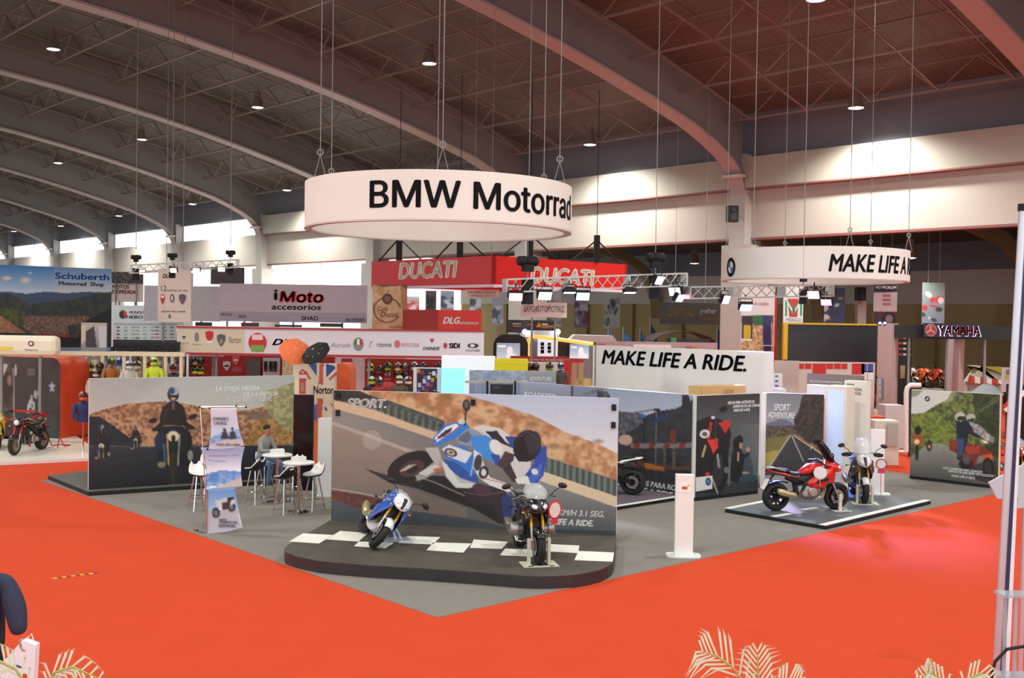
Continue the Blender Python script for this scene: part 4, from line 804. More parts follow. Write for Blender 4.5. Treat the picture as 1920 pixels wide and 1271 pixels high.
    MB().lathe([(0.0,0.008),(0.045,0.006),(0.05,-0.03)], (0.2,0,1.072), 'z', 14).build('fuel_cap', M_blk, t)
    hs = 0.06 if s['kind'] == 'touring' else 0.0
    MB().loft([(-0.13,0,0.82,0.09,0.035,3),(-0.28,0,0.815,0.15,0.045,3),(-0.42,0,0.83,0.14,0.05,3),(-0.47,0,0.87+hs*0.3,0.12,0.05,3),(-0.62,0,0.895+hs*0.3,0.11,0.045,3),(-0.78,0,0.91+hs*0.3,0.08,0.03,3)], 14).build('seat', M_seat, t, smooth=True)
    tl = MB().loft([(-0.2,0,0.76,0.12,0.05,2.6),(-0.45,0,0.79,0.14,0.055,2.6),(-0.72,0,0.855,0.10,0.05,2.4),(-0.95,0,0.91,0.05,0.025,2.2)], 14).build('tail_fairing', tail, t, smooth=True); MB().loft([(-0.9,0,0.87,0.06,0.02),(-0.97,0,0.885,0.05,0.022)], 10).build('tail_light', M_tail, tl, smooth=True)
    if s['kind'] in ('touring',): MB().tube([(-0.55,0.13,0.9),(-0.8,0.14,0.965),(-0.98,0.0,0.975),(-0.8,-0.14,0.965),(-0.55,-0.13,0.9)], 0.016, 8).box((-0.88,0,0.965), (0.22,0.2,0.015)).build('luggage_rack', M_alu, t, smooth=True)
    ph = MB().bar((-0.78,0,0.8), (-0.98,0,0.56), 0.05, 0.03).bar((-0.9,-0.14,0.68), (-0.9,0.14,0.68), 0.015); ph.sphere((-0.9,0.15,0.68), 0.025, 8, 6).sphere((-0.9,-0.15,0.68), 0.025, 8, 6); ph = ph.build('plate_holder', M_blk, t)
    if s['plate']: MB().box((-0.985,0,0.6), (0.008,0.19,0.26), R=Matrix.Rotation(0.5,4,'Y')).build('number_plate', M_inkw, ph)
    MB().loft([(-0.45,0,0.62,0.05,0.02),(-0.6,0,0.655,0.09,0.02),(-0.75,0,0.65,0.09,0.018),(-0.9,0,0.6,0.07,0.015)], 10).build('rear_fender', M_blk, t, smooth=True)
    MB().loft([(0.36,0,0.8,0.09,0.07,3),(0.2,0,0.76,0.135,0.12,3),(-0.05,0,0.7,0.125,0.12,3),(-0.25,0,0.68,0.11,0.11,3),(-0.48,0,0.74,0.08,0.06,3)], 14).build('airbox', M_blk, t, smooth=True)
    # fairings
    if not naked:
        sf = MB(); low = 0.30 if sport else 0.5
        for y in (-1, 1):
            g = []
            for (x, zt, zb, yt, yb) in ((0.66,0.98,0.82,0.13,0.12),(0.58,1.0,0.62,0.19,0.19),(0.45,0.97,low+0.16,0.235,0.23),(0.30,0.90,low+0.02,0.245,0.235),(0.12,0.80,low,0.23,0.21),(-0.02,0.70,low+0.06,0.20,0.19),(-0.1,0.6,low+0.16,0.185,0.18)):
                row = []
                for k in range(7):
                    f = k/6; row.append((x-0.05*math.sin(math.pi*f)*(1 if x > 0.4 else 0), y*((yt*(1-f)+yb*f)+0.03*math.sin(math.pi*f)), zt*(1-f)+zb*f))
                g.append(row)
            sf.sheet(g if y > 0 else [list(reversed(r)) for r in g])
        solid(sf.build('side_fairing', side, t, smooth=60), 0.008, 0)
        if sport: MB().loft([(0.4,0,0.34,0.12,0.07,3),(0.15,0,0.26,0.17,0.07,3),(-0.15,0,0.27,0.16,0.06,3),(-0.4,0,0.33,0.08,0.03,3)], 12).build('belly_pan', nose, t, smooth=True)
        for y in (-1, 1): MB().loft([(0.42,y*0.255,0.74,0.012,0.05),(0.3,y*0.265,0.72,0.014,0.06),(0.12,y*0.25,0.64,0.01,0.02)], 8).build('fairing_vent', M_blk, t, smooth=True)
    no = MB(); zn = 0.96 if not sport else 0.93
    no.loft([(0.42,0,zn+0.06,0.12,0.09,2.6),(0.54,0,zn+0.04,0.175,0.12,2.6),(0.66,0,zn+0.0,0.165,0.12,2.4),(0.76,0,zn-0.03,0.11,0.09,2.2),(0.83,0,zn-0.06,0.045,0.045)] if not naked else [(0.5,0,0.95,0.11,0.1),(0.58,0,0.95,0.12,0.11),(0.64,0,0.95,0.09,0.08)], 18)
    no = no.build('nose_fairing', nose, t, smooth=True)
    if naked: MB().sphere((0.64,0,0.95), (0.05,0.085,0.085), 14, 10).build('headlight', M_lamp, no, smooth=True)
    else:
        for y in (-1, 1):
            h = MB(); h.m = Matrix.Translation((0.755, y*0.078, zn-0.005)) @ Matrix.Rotation(y*0.6, 4, 'Z') @ Matrix.Rotation(0.4*y, 4, 'X'); h.sphere((0,0,0), (0.045,0.07,0.042), 14, 8); h.build('headlight', M_lamp, no, smooth=True)
        MB().loft([(0.7,0,zn+0.06,0.05,0.06),(0.8,0,zn+0.0,0.035,0.06),(0.85,0,zn-0.06,0.02,0.025)], 10).build('nose_intake', M_blk, no, smooth=True)
    # windscreen
    if s['screen']:
        g = []; sh = s['sh']; x0, z0 = (0.7, zn+0.09) if not naked else (0.6, 1.05)
        for k in range(7):
            f = k/6; x = x0-0.34*f+0.05*math.sin(math.pi*f); zz = z0+(sh-z0)*f; w = (0.15+0.06*math.sin(math.pi*min(f*0.8,1)))*(1-0.35*max(0,f-0.6)/0.4); g.append([(x-0.14*(q/4)**2, w*q/4, zz-0.02*(q/4)**2) for q in range(-4,5)])
        solid(MB().sheet(g).build('windscreen', s['screen'], t, smooth=60), 0.005)
    # bars, grips, mirrors
    hb = s['bar']; bw = 0.33 if sport else 0.40
    MB().tube([(0.28,-bw+0.1,hb-0.01),(0.36,-0.2,hb+0.03),(0.42,-0.08,hb-0.01),(0.42,0.08,hb-0.01),(0.36,0.2,hb+0.03),(0.28,bw-0.1,hb-0.01)], 0.014, 8).build('handlebar', M_alu if not sport else M_blk, t, smooth=True)
    for y in (-1, 1):
        gp = MB().tube([(0.30,y*(bw-0.13),hb-0.005),(0.25,y*bw,hb-0.025)], 0.019, 8).build('grip', M_blk, t, smooth=True); MB().bar((0.36,y*(bw-0.14),hb), (0.33,y*(bw+0.0),hb-0.03), 0.012).build('lever', M_alu, gp)
        if s['guard']: MB().loft([(0.40,y*(bw-0.12),hb-0.01,0.04,0.045),(0.42,y*(bw-0.03),hb-0.02,0.05,0.055),(0.36,y*(bw+0.06),hb-0.03,0.025,0.035)], 10).build('hand_guard', M_blk, gp, smooth=True)
        my = y*(bw+0.06) if not sport else y*0.36; mz = hb+0.17 if not sport else 1.12
        ms = MB().tube([(0.36,y*(bw-0.12),hb+0.02),(0.38,y*(bw-0.06),hb+0.1),(0.37,my,mz)] if not sport else [(0.6,y*0.16,1.03),(0.58,y*0.26,1.1),(0.56,my,mz)], 0.009, 6).build('mirror_arm', M_blk, t, smooth=True)
        h = MB(); h.m = Matrix.Translation((0.37 if not sport else 0.55, my+y*0.03, mz+0.02)) @ Matrix.Rotation(-0.25*y, 4, 'X'); h.sphere((0,0,0), (0.03,0.085,0.05), 14, 8); h.build('mirror', M_blk, ms, smooth=True)
        h = MB(); h.m = Matrix.Translation((0.345 if not sport else 0.525, my+y*0.03, mz+0.02)) @ Matrix.Rotation(-0.25*y, 4, 'X'); h.sphere((0,0,0), (0.008,0.072,0.038), 12, 6); h.build('mirror_glass', M_mirror, ms, smooth=True)
        MB().sphere((0.6,y*0.24,0.84), (0.03,0.035,0.02), 8, 6).build('indicator', M_amb, t, smooth=True)
        MB().tube([(-0.14,y*0.14,0.36),(-0.14,y*0.27,0.36)], 0.014, 6).bar((-0.1,y*0.2,0.36), (0.08,y*0.2,0.34), 0.014).build('footpeg', M_alu, t)
    MB().box((0.5,0,1.09 if not sport else 1.04), (0.03,0.16,0.09), R=Matrix.Rotation(-0.6,4,'Y')).build('dashboard', M_blk, t)
    return t
def wheel_stand(label, F, Dr, z, h=0.42, w=0.34, m=None):
    Dr = Vector((Dr.x, Dr.y, 0)).normalized(); t = thing('wheel_stand', label, 'stand', (F.x, F.y, z), math.atan2(Dr.y, Dr.x)); m = m or mat('beige_steel_stand', '#cfc9b6', 0.45)
    MB().box((0.02,-w/2-0.05,0.006), (0.42, 0.16, 0.012)).box((0.02,w/2+0.05,0.006), (0.42, 0.16, 0.012)).box((0.2,0,0.006), (0.07, w+0.1, 0.012)).build('base_plate', m, t)
    for y in (-w/2, w/2): MB().box((0.0,y,h/2+0.012), (0.07,0.05,h)).tube([(0,y*0.86,h-0.02),(0,y*0.62,h-0.02)], 0.015, 6).build('post', m, t)
    return t
# ---- black roadster facing the viewer on the main platform
F, R_ = G(1010, 1057.5, PZ), G(977, 1026, PZ); dB = F-R_
bike('black motorcycle with gold forks facing out beside the racing slogan', F, dB, dict(body='#17171a', side='#1c1b1e', nose='#101012', tank='#242226', screen=M_clear, sh=1.3, boxer=True, kind='touring', wheel='#2a2a2c', bar=1.06, plate=False), z=PZ, group='motorcycles on the main booth')
wheel_stand('beige wheel stand holding the black motorcycle', F, dB, PZ)
# ---- blue and white superbike laid over in a corner
F = G(694, 1029, PZ); R_ = G(676, 998, PZ)
bike('blue and white superbike leaning far over on the main platform', F, F-R_, dict(body='#e8e8ea', side='#2456b4', nose='#e9e9ec', tank='#2c62bd', tail='#e6e6ea', screen=M_clear, sh=1.12, kind='sport', wheel='#24262c', bar=0.9, plate=False, pipe=mat('pale_titanium', '#cfc39a', 0.3, 0.7), eng=M_alu), lean=math.radians(-38), z=PZ, group='motorcycles on the main booth')
P = G(742, 1012, PZ); t = thing('lean_stand', 'pale blue steel prop under the leaning superbike', 'stand', (P.x, P.y, PZ)); mS = mat('pale_blue_steel', '#b8c4d8', 0.35, 0.3)
MB().box((0,0,0.006), (0.5,0.35,0.012), 0.3).build('base_plate', mS, t); MB().bar((0,0,0.01), (-0.08,0.05,0.30), 0.05).bar((0.12,-0.1,0.01), (-0.05,0.04,0.28), 0.03).build('strut', mS, t)
# ---- small platform with the two motorcycles at the right
p4 = [G(1359.6, 953.4, 0.1), G(1548.5, 985.5, 0.1), G(1745.5, 938.3, 0.1)]; p4.append(p4[0]+p4[2]-p4[1])
M_lit = mat('blue_lit_deck', '#5c6068', 0.5, noise=0.25, nscale=1.2)  # bluish light on the deck is put into its colour
sp = slab('show_platform', 'low square platform with white edge lines under the red motorcycle', 'platform', [proj(p) for p in p4], 0.1, M_lit, M_dark)
def strip(P, Q, w, name='white_line'): MB().bar(Vector((P.x, P.y, 0.1025)), Vector((Q.x, Q.y, 0.1025)), w, 0.005).build(name, M_check, sp, W=True)
iv = (p4[3]-p4[0]).normalized(); iu = (p4[0]-p4[1]).normalized()
strip(p4[1]+iu*0.09, p4[2]+iu*0.09, 0.16); strip(p4[0]+iv*0.05-iu*0.02, p4[3]*0.75+p4[0]*0.25-iu*0.02, 0.16)
strip(G(1449, 968.5, 0.1), G(1481, 963, 0.1), 0.14); strip(G(1505, 955.5, 0.1), G(1532, 951.5, 0.1), 0.14)
F, R_ = G(1567, 954.5, 0.1), G(1442, 957, 0.1); dR = F-R_
bike('bright red adventure motorcycle parked sideways on the small platform', F, dR, dict(body='#d21a16', side='#d21a16', nose='#cf1a16', tank='#d41c18', tail='#a51a18', screen=mat('black_tall_screen', '#141416', 0.2), sh=1.58, kind='touring', fender=1, wheel='#1b1b1d', bar=1.1, plate=True, pipe=mat('brushed_gold_muffler', '#b6aa7e', 0.3, 0.7), eng=mat('silver_engine', '#8d8a86', 0.35, 0.7), frame='#202022'), z=0.1, group='motorcycles on the main booth')
wheel_stand('beige wheel stand under the red motorcycle', F, dR, 0.1, 0.36, 0.4)
F, R_ = G(1620.8, 943.5, 0.1), G(1602, 927, 0.1); dW = F-R_
bike('silver grey adventure motorcycle with hand guards facing the aisle', F, dW, dict(body='#cfc9c2', side='#3a3a3e', nose='#d6d2cc', tank='#3a63a8', tail='#cfc9c2', screen=M_clear, sh=1.5, kind='touring', guard=True, bar=1.12, plate=False, wheel='#202022', eng=mat('blue_engine', '#3f6fae', 0.35, 0.5)), z=0.1, group='motorcycles on the main booth')
wheel_stand('beige wheel stand holding the silver grey motorcycle', F, dW, 0.1)
# ---- white tail end of a motorcycle half hidden by the racing board
R_ = G(1186, 927.5, 0.1); dd = (U*0.8-V*0.45); F = R_+dd.normalized()*1.46
bike('white motorcycle half hidden behind the racing board', F, dd, dict(body='#ece9e6', side='#dcd8d4', tank='#e8e4e0', tail='#f0eeea', screen=None, kind='naked', wheel='#2a2a2e', plate=False, pipe=mat('chrome_muffler', '#c9bda6', 0.2, 0.9)), z=0.1, group='motorcycles on the main booth')
# ---- round price plates
def badge(px, py, d, r, label, rim, face, stem=False, rz=0.0):
    P = D(px, py, d); t = thing('round_price_plate', label, 'plate', P, -math.atan2(P.x, P.y)+rz)
    MB().lathe([(0,-0.01),(r*0.8,-0.01),(r*0.8,0.0)], axis='y', n=28).build('face', mat('plate_'+face, face, 0.5), t); MB().lathe([(0,0.004),(r*0.98,0.004),(r,-0.004),(r*0.8,-0.008),(0,-0.008)], axis='y', n=28).build('rim', mat('plate_'+rim, rim, 0.4), t)
    return t
d1 = G(1540, 955, 0.1).y
b = badge(1538, 886.5, d1-0.33, 0.145, 'round white price plate on the side of the red motorcycle', '#e4dedd', '#efeaea'); MB().bar((0,0,-0.14), (0,0.02,-0.3), 0.02).build('stem', M_chrome, b)
b = badge(1652.5, 870, G(1640, 930, 0.1).y-0.8, 0.13, 'round red rimmed plate beside the silver grey motorcycle', '#8e2434', '#d8d4d8', rz=0.1); MB().box((0,-0.005,-0.17), (0.16,0.008,0.1)).build('ribbon', mat('crimson_ribbon', '#c8385a', 0.5), b); MB().bar((0,0,-0.13), (0,0,-0.75), 0.016).build('stem', M_chrome, b)
b = badge(1040, 956, G(1020, 1050, PZ).y-0.1, 0.16, 'round red rimmed plate on the flank of the black motorcycle', '#c8262a', '#dcd2cc', rz=0.8); MB().box((0,-0.005,-0.2), (0.14,0.008,0.08)).build('ribbon', mat('red_ribbon', '#cf2a2e', 0.5), b)

# ================================================================== MEETING CORNER: tables, stools, man, banner stand
M_tt = mat('white_table_top', '#eceae6', 0.3); M_copper = mat('warm_chrome_post', '#c9a79a', 0.2, metal=0.9)
def bartable(px, py, label):
    P = G(px, py, 0.014); t = thing('bar_table', label, 'table', P, group='round bar tables')
    MB().lathe([(0,1.06),(0.33,1.06),(0.345,1.075),(0.345,1.095),(0.33,1.105),(0,1.105)], n=32).build('table_top', M_tt, t, smooth=True)
    MB().tube([(0,0,0.02),(0,0,1.06)], 0.035, 12).build('post', M_copper, t, smooth=True); MB().lathe([(0,0),(0.24,0),(0.24,0.012),(0.05,0.03),(0,0.03)], n=28).build('base', M_chrome, t, smooth=True)
    c = thing('leaflet_box', 'white card box of leaflets on the ' + label.split(' round')[0] + ' table', 'box', (P.x, P.y, P.z+1.105), 0.5); MB().box((0,0,0.055), (0.3,0.14,0.11)).build('box_body', M_white, c); MB().box((0,-0.01,0.115), (0.24,0.08,0.012)).build('leaflets', mat('paper_stack', '#dfe3ea', 0.7), c)
    return P
TA = bartable(519, 941, 'farther round bar table before the seated man'); TB_ = bartable(559, 960, 'nearer round bar table right of the man')
M_shellw = mat('white_seat_shell', '#ece8e4', 0.35); M_shellb = mat('black_seat_shell', '#161618', 0.4)
def stool(px, py, rz, label):
    P = G(px, py, 0.014); t = thing('bar_stool', label, 'stool', P, rz, group='bar stools')
    def shell(off, k):
        g = []
        for i in range(9):
            f = i/8; row = []
            for j in range(9):
                q = (j-4)/4; x = 0.22-0.44*f; w = 0.21*math.sqrt(max(0.05, 1-(2*f-0.95)**2*0.75)); up = 0.02+0.20*max(0, f-0.62)**1.2/0.32+0.06*abs(q)**3*(0.3+f); row.append((x*k-off*0.5*(f > 0.7), q*w*k, 0.76+up-off))
            g.append(row)
        return g
    solid(MB().sheet(shell(0, 1.0)).build('seat_pad', M_shellw, t, smooth=60), 0.02, 1); solid(MB().sheet(shell(0.024, 1.02)).build('seat_shell', M_shellb, t, smooth=60), 0.022, 1)
    for a in (45, 135, 225, 315):
        c, s_ = math.cos(math.radians(a)), math.sin(math.radians(a)); MB().tube([(0.1*c,0.1*s_,0.75),(0.25*c,0.25*s_,0)], [0.017,0.013], 8).build('leg', M_chrome, t, smooth=True)
    MB().lathe([(0.19,0.29),(0.20,0.30),(0.21,0.29),(0.20,0.28),(0.19,0.29)], n=24).build('foot_ring', M_chrome, t, smooth=True)
    return P
stool(372, 956, -0.9, 'white bar stool left of the banner stand'); stool(392, 932, -1.0, 'bar stool hidden behind the banner stand'); stool(478, 944, 2.6, 'bar stool with black back just right of the banner stand')
SM = stool(496, 931, -0.6, 'bar stool the seated man sits on'); stool(533, 963, 2.5, 'front bar stool with black back between the tables'); stool(588, 957, -2.3, 'bar stool with white seat nearest the racing board'); stool(549, 938, -2.2, 'bar stool on the far side of the nearer table')
# ---- people
def person(name, label, M, joints, edges, mats, rule, extra=None):
    me = bpy.data.meshes.new('skeleton'); names = list(joints); me.from_pydata([joints[n][:3] for n in names], [(names.index(a), names.index(b)) for a, b in edges], [])
    o = bpy.data.objects.new('skeleton', me); COL.objects.link(o); sk = o.modifiers.new('skin', 'SKIN'); sk.use_smooth_shade = True
    for i, n in enumerate(names):
        v = me.skin_vertices[0].data[i]; r = joints[n][3]; v.radius = r if isinstance(r, tuple) else (r, r); v.use_root = (n == 'pelvis')
    sb = o.modifiers.new('sub', 'SUBSURF'); sb.levels = 2; sb.render_levels = 2
    dg = bpy.context.evaluated_depsgraph_get(); m2 = bpy.data.meshes.new_from_object(o.evaluated_get(dg)); bpy.data.objects.remove(o); bpy.data.meshes.remove(me)
    vs = [v.co.copy() for v in m2.vertices]; fs = [tuple(p.vertices) for p in m2.polygons]; bpy.data.meshes.remove(m2)
    mb = MB(); mb.add(vs, fs); mb.mi = [rule(sum((vs[i] for i in f), Vector())/len(f)) for f in fs]
    if extra: extra(mb)
    p = mb.build(name, mats, smooth=180); p.matrix_world = M; return tag(p, label, 'person')
M_skin = mat('skin', '#b07a58', 0.5); M_hair = mat('black_hair', '#16120f', 0.7); M_sweat = mat('grey_sweater', '#8d8b86', 0.9, noise=0.1, nscale=9); M_jean = mat('blue_jeans', '#5f7590', 0.9, noise=0.15, nscale=8); M_shoe = mat('dark_shoes', '#2a2a30', 0.6)
def hand(mb, w, f, up, k):         # palm and five bent fingers at wrist w, pointing along f
    w = Vector(w); f = Vector(f).normalized(); up = Vector(up).normalized(); sd = f.cross(up); mb.k = k
    mb.tube([w, w+f*0.045, w+f*0.085], [0.026,0.038,0.034], 8)
    for q, L in ((-1.5,0.06),(-0.5,0.075),(0.5,0.08),(1.5,0.07)): b = w+f*0.08+sd*q*0.019; mb.tube([b, b+f*L*0.5-up*0.012, b+f*L*0.75-up*0.04], [0.0095,0.009,0.007], 6)
    b = w+f*0.03+sd*0.032; mb.tube([b, b+f*0.03+sd*0.025-up*0.01, b+f*0.06+sd*0.02-up*0.025], [0.011,0.01,0.008], 6)
    mb.k = 0
J = dict(pelvis=(0,0,0.86,(0.15,0.12)), spine=(0.02,0,1.05,(0.145,0.115)), chest=(0.07,0,1.25,(0.165,0.12)), ch2=(0.1,0,1.38,(0.12,0.09)), neck=(0.13,0,1.47,0.055), jaw=(0.17,0,1.53,(0.07,0.075)), mid=(0.165,0,1.6,(0.08,0.092)), top=(0.155,0,1.68,(0.06,0.065)),
    sl=(0.1,0.17,1.37,0.075), el=(0.2,0.25,1.12,0.055), wl=(0.43,0.07,1.13,0.036), sr=(0.1,-0.17,1.37,0.075), er=(0.2,-0.25,1.12,0.055), wr=(0.43,-0.07,1.13,0.036),
    hl=(0.06,0.1,0.85,0.11), kl=(0.46,0.16,0.84,0.082), al=(0.40,0.15,0.40,0.05), tl=(0.55,0.16,0.345,0.035), hr=(0.06,-0.1,0.85,0.11), kr=(0.44,-0.18,0.82,0.082), ar=(0.33,-0.15,0.40,0.05), tr=(0.48,-0.16,0.345,0.035))
E = [('pelvis','spine'),('spine','chest'),('chest','ch2'),('ch2','neck'),('neck','jaw'),('jaw','mid'),('mid','top'),('ch2','sl'),('sl','el'),('el','wl'),('ch2','sr'),('sr','er'),('er','wr'),('pelvis','hl'),('hl','kl'),('kl','al'),('al','tl'),('pelvis','hr'),('hr','kr'),('kr','ar'),('ar','tr')]
def rule(c):
    if c.z > 1.455 and c.x > 0.05: return 0
    if c.z > 0.97 : return 1
    if c.z < 0.41 and c.x > 0.2: return 3
    return 2
def ex(mb):
    hand(mb, (0.43,0.07,1.13), (0.6,-0.35,0.15), (0.1,0,1), 0); hand(mb, (0.43,-0.07,1.13), (0.6,0.35,0.15), (0.1,0,1), 0)
    mb.sphere((0.255,0,1.575), (0.02,0.016,0.028), 8, 6); mb.sphere((0.16,0.09,1.585), (0.022,0.012,0.032), 8, 6); mb.sphere((0.16,-0.09,1.585), (0.022,0.012,0.032), 8, 6)
Mman = Matrix.Translation((SM.x, SM.y, 0.0)) @ Matrix.Rotation(math.radians(-28), 4, 'Z') @ Matrix.Translation((-0.1, 0, 0.0))
man = person('person', 'person in grey sweater and jeans seated at the bar table with a phone', Mman, J, E, [M_skin, M_sweat, M_jean, M_shoe], rule, ex)
hr_ = MB(); hr_.sphere((0.145,0,1.655), (0.093,0.088,0.075), 16, 10); hr_.build('hair', M_hair, man, smooth=True); fc = MB()
for y in (-0.033, 0.033): fc.box((0.243,y,1.605), (0.012,0.035,0.008)); fc.sphere((0.238,y,1.588), (0.012,0.014,0.008), 8, 5)
fc.box((0.236,0,1.535), (0.012,0.045,0.008)).build('brows_eyes_and_mouth', M_hair, man)
ph = MB().box((0,0,0), (0.15,0.075,0.012)).build('phone', mat('yellow_phone_case', '#e6d322', 0.4)); ph.matrix_world = Mman @ Matrix.Translation((0.555,0,1.15)) @ Matrix.Rotation(-0.6, 4, 'Y'); tag(ph, 'yellow phone held in the hands of the seated man', 'phone')
MB().box((0,0,0.007), (0.135,0.065,0.002)).build('screen', M_dark, ph)
# ---- banner stand with three hanging panels
Pb = G(418, 1000, 0.014); bs = thing('banner_stand', 'slim three panel banner stand of blue prints on the grey carpet', 'banner stand', Pb)
yb = Pb.y
def q3(px, py, dy=0.0): return D(px, py, yb+dy)
MB().tube([q3(375,763,0.05), q3(383,880,0.02), q3(389,1000,0)], 0.012, 8).tube([q3(375,763), q3(461,762)], 0.012, 8).tube([q3(362,993), q3(400,1004)], 0.012, 8).tube([q3(389,1000), q3(455,990,0.3)], 0.012, 8).build('pole_frame', M_chrome, bs, smooth=True, W=True)
for (x, y) in ((375,763),(393,765),(443,761),(461,763),(389,842),(370,994)): MB().sphere(q3(x, y), 0.022, 8, 6).build('clip', M_dark, bs, W=True)
def curved(corners, bulge, art, name):
    (xa,ya),(xb,yb_),(xc,yc),(xd,yd) = corners; n, m = 30, 24; P = np.zeros((n+1, m+1, 3))
    for i in range(n+1):
        f = i/n
        for j in range(m+1):
            g = j/m; pinch = bulge[0]*math.sin(math.pi*f); x = (xa+pinch)*(1-g)*(1-f)+(xb-pinch)*g*(1-f)+(xd+pinch)*(1-g)*f+(xc-pinch)*g*f; y = (ya*(1-g)+yb_*g)*(1-f)+(yd*(1-g)+yc*g)*f+bulge[2]*math.sin(math.pi*g)*(0.3+f)
            P[i,j] = q3(x, y, bulge[1]*math.sin(math.pi*f))
    o = inkmesh(name, P, art, printmat(), bs); solid(o, 0.003, -1)
a = Art(360, 750, 480, 1010, bg='#dfe6f4').T(340, 690, 3.971)
a.grad([(200,290),(420,290),(470,560),(200,610)], '#e4e9f6', '#c5d2ea', 290, 480); a.poly([(205,520),(300,480),(440,455),(470,560),(205,570)], '#6c8fc4', nz=0.5, ns=5, c2='#9ab4d8'); a.poly([(200,575),(330,535),(470,530),(475,600),(200,610)], '#c5b3b0')
for x in (322, 380): a.ell(x, 460 if x < 350 else 452, 11, 14, '#3a2c2c'); a.poly([(x-26,530),(x-18,475),(x+16,470),(x+30,525)], '#332a30')
a.grad([(130,590),(480,585),(470,780),(150,790)], '#a9c0ea', '#e6ecf8', 590, 760); a.poly([(165,790),(300,760),(470,770),(470,840),(340,860),(180,890)], '#4f7fc0', nz=0.6, ns=6, c2='#7fa2d0'); a.poly([(180,905),(300,870),(470,800),(470,900),(200,905)], '#b9a9a8')
for k in range(6): a.line([(205, 640+k*15), (430 if k < 3 else 330, 632+k*15)], 3, '#5a6a94', 0.6)
a.grad([(190,900),(410,890),(440,1080),(190,1120)], '#6ea6e4', '#a6c8ee', 900, 1060); a.poly([(195,1060),(420,1050),(460,1200),(190,1230)], '#b9b3bc'); a.ell(258, 1078, 30, 40, '#24242a'); a.ell(258, 1078, 16, 24, '#6a7078'); a.ell(375, 1035, 28, 36, '#24242a'); a.ell(375, 1035, 14, 20, '#6a7078'); a.poly([(250,990),(300,975),(390,960),(400,1000),(340,1050),(280,1060)], '#d5d8de'); a.poly([(300,1000),(370,985),(360,1050),(310,1055)], '#3a3a42'); a.poly([(340,970),(395,955),(390,980),(350,990)], '#2a2a30')
curved([(394,765),(443,765),(458,836),(391,843)], (3, 0.06, 2), a, 'upper_print'); curved([(376,839),(459,838),(455,912),(386,918)], (5, 0.10, 1), a, 'middle_print'); curved([(390,918),(440,914),(455,990),(388,1000)], (1, 0.05, 2), a, 'lower_print')
BS = Board(q3(360, 900), q3(480, 900), 0, 3, 0.01); BS.o = bs
M_lg = mat('slate_letters', '#4a5068', 0.5)
def bst(tx, xl, xr, y, h, dy): 
    p0, p1, pt = q3(xl, y, dy), q3(xr, y, dy), q3(xl, y-h, dy); letters(tx, p0-Vector((0,0.012,0)), Vector((1,0,0)), Vector((0,0,1)), Vector((0,-1,0)), p1.x-p0.x, pt.z-p0.z, M_lg, bs, 0.012, depth=0.002)
bst("OWNER'S", 399, 428, 788, 6, 0.02); bst('CHOICE.', 401, 426, 796, 6, 0.02); bst('MAKE LIFE A RIDE.', 406, 451, 835, 4, -0.0); bst('BMW', 411, 425, 976, 4, 0.0); bst('FINANCIAL', 412, 446, 981, 5, 0.0); bst('SERVICES.', 410, 443, 988, 5.5, 0.0)

# ================================================================== BACKGROUND BOOTHS
M_post = mat('grey_support_post', '#8d8a87', 0.5, metal=0.3)
def S(name, label, cat, xl, xr, yt, yb, d, col, d2=None, t=0.08, rough=0.5, legs=0, hang=0, floor=False, group=None, noise=0.03, texts=(), art=None, step=1.6, emit=0.0, bev=0.0):
    B = sign(xl, xr, yt, yb, d, d2, t)
    if floor: B.z0 = 0.012
    m = col if not isinstance(col, str) else mat('finish_%s_%d' % (col, int(emit*100)), col, rough, noise=noise, nscale=2, emit=emit)
    B.body(name, m, label=label, category=cat, group=group, bev=bev)
    for k in range(legs): q = (k+0.5)/legs*B.w; MB().bar(B.P(q, 0.008, -t*0.5), B.P(q, B.z0, -t*0.5), 0.08).build('support_post', M_post, B.o, W=True)
    for k in range(hang):
        q = (k+0.5)/hang*B.w; p = B.P(q, B.z1, -t*0.5); r = -(p-C0).dot(V); top = zbeam(r)+2.4 if 0 < r < 82 else (12.0 if r < 0 else 16)
        MB().bar(p, Vector((p.x, p.y, top)), 0.02).build('suspension_cable', M_cable, B.o, W=True)
    for tx in texts:
        s_, c, a, b, y, h = tx[:6]; B.text(s_, c if not isinstance(c, str) else mat('lettering_'+c, c, 0.45), a, b, y, h, **(tx[6] if len(tx) > 6 else {}))
    if art: B.ink(art, step=step)
    return B
def mark(x, y, w, h, col, o=0.014, shape='box', B=None, nm='logo_mark'):
    B = B or FB; p = B.hit(x, y); k = p.y/FPX; mb = MB(); W_, H_ = w*k, h*k; c = Vector((p.x, p.y, p.z))
    if shape == 'box': mb.box(c+B.n*o, (W_, 0.008, H_), B.rz)
    else:
        n = 28 if shape == 'disc' else 3 if shape == 'tri' else 6
        pts = []
        for i in range(n):
            a = 2*math.pi*i/n + (-math.pi/2 if shape == 'tri' else 0); pts.append(c+B.d*(W_/2*math.cos(a))+Vector((0,0,H_/2*math.sin(a)))+B.n*o)
        if shape == 'shield': pts = [c+B.d*(W_/2*x_)+Vector((0,0,H_/2*z_))+B.n*o for x_, z_ in ((-1,0.8),(0,1),(1,0.8),(0.95,0),(0.5,-0.6),(0,-1),(-0.5,-0.6),(-0.95,0))][::-1]
        if len(pts) == n: pts = pts
        mb.prism(pts, (0,0,0), B.n*0.008)
    return mb.build(nm, mat('mark_'+col, col, 0.5), B.o, W=True)
IT = dict(shear=0.22, bold=0.02); BO = dict(bold=0.03)
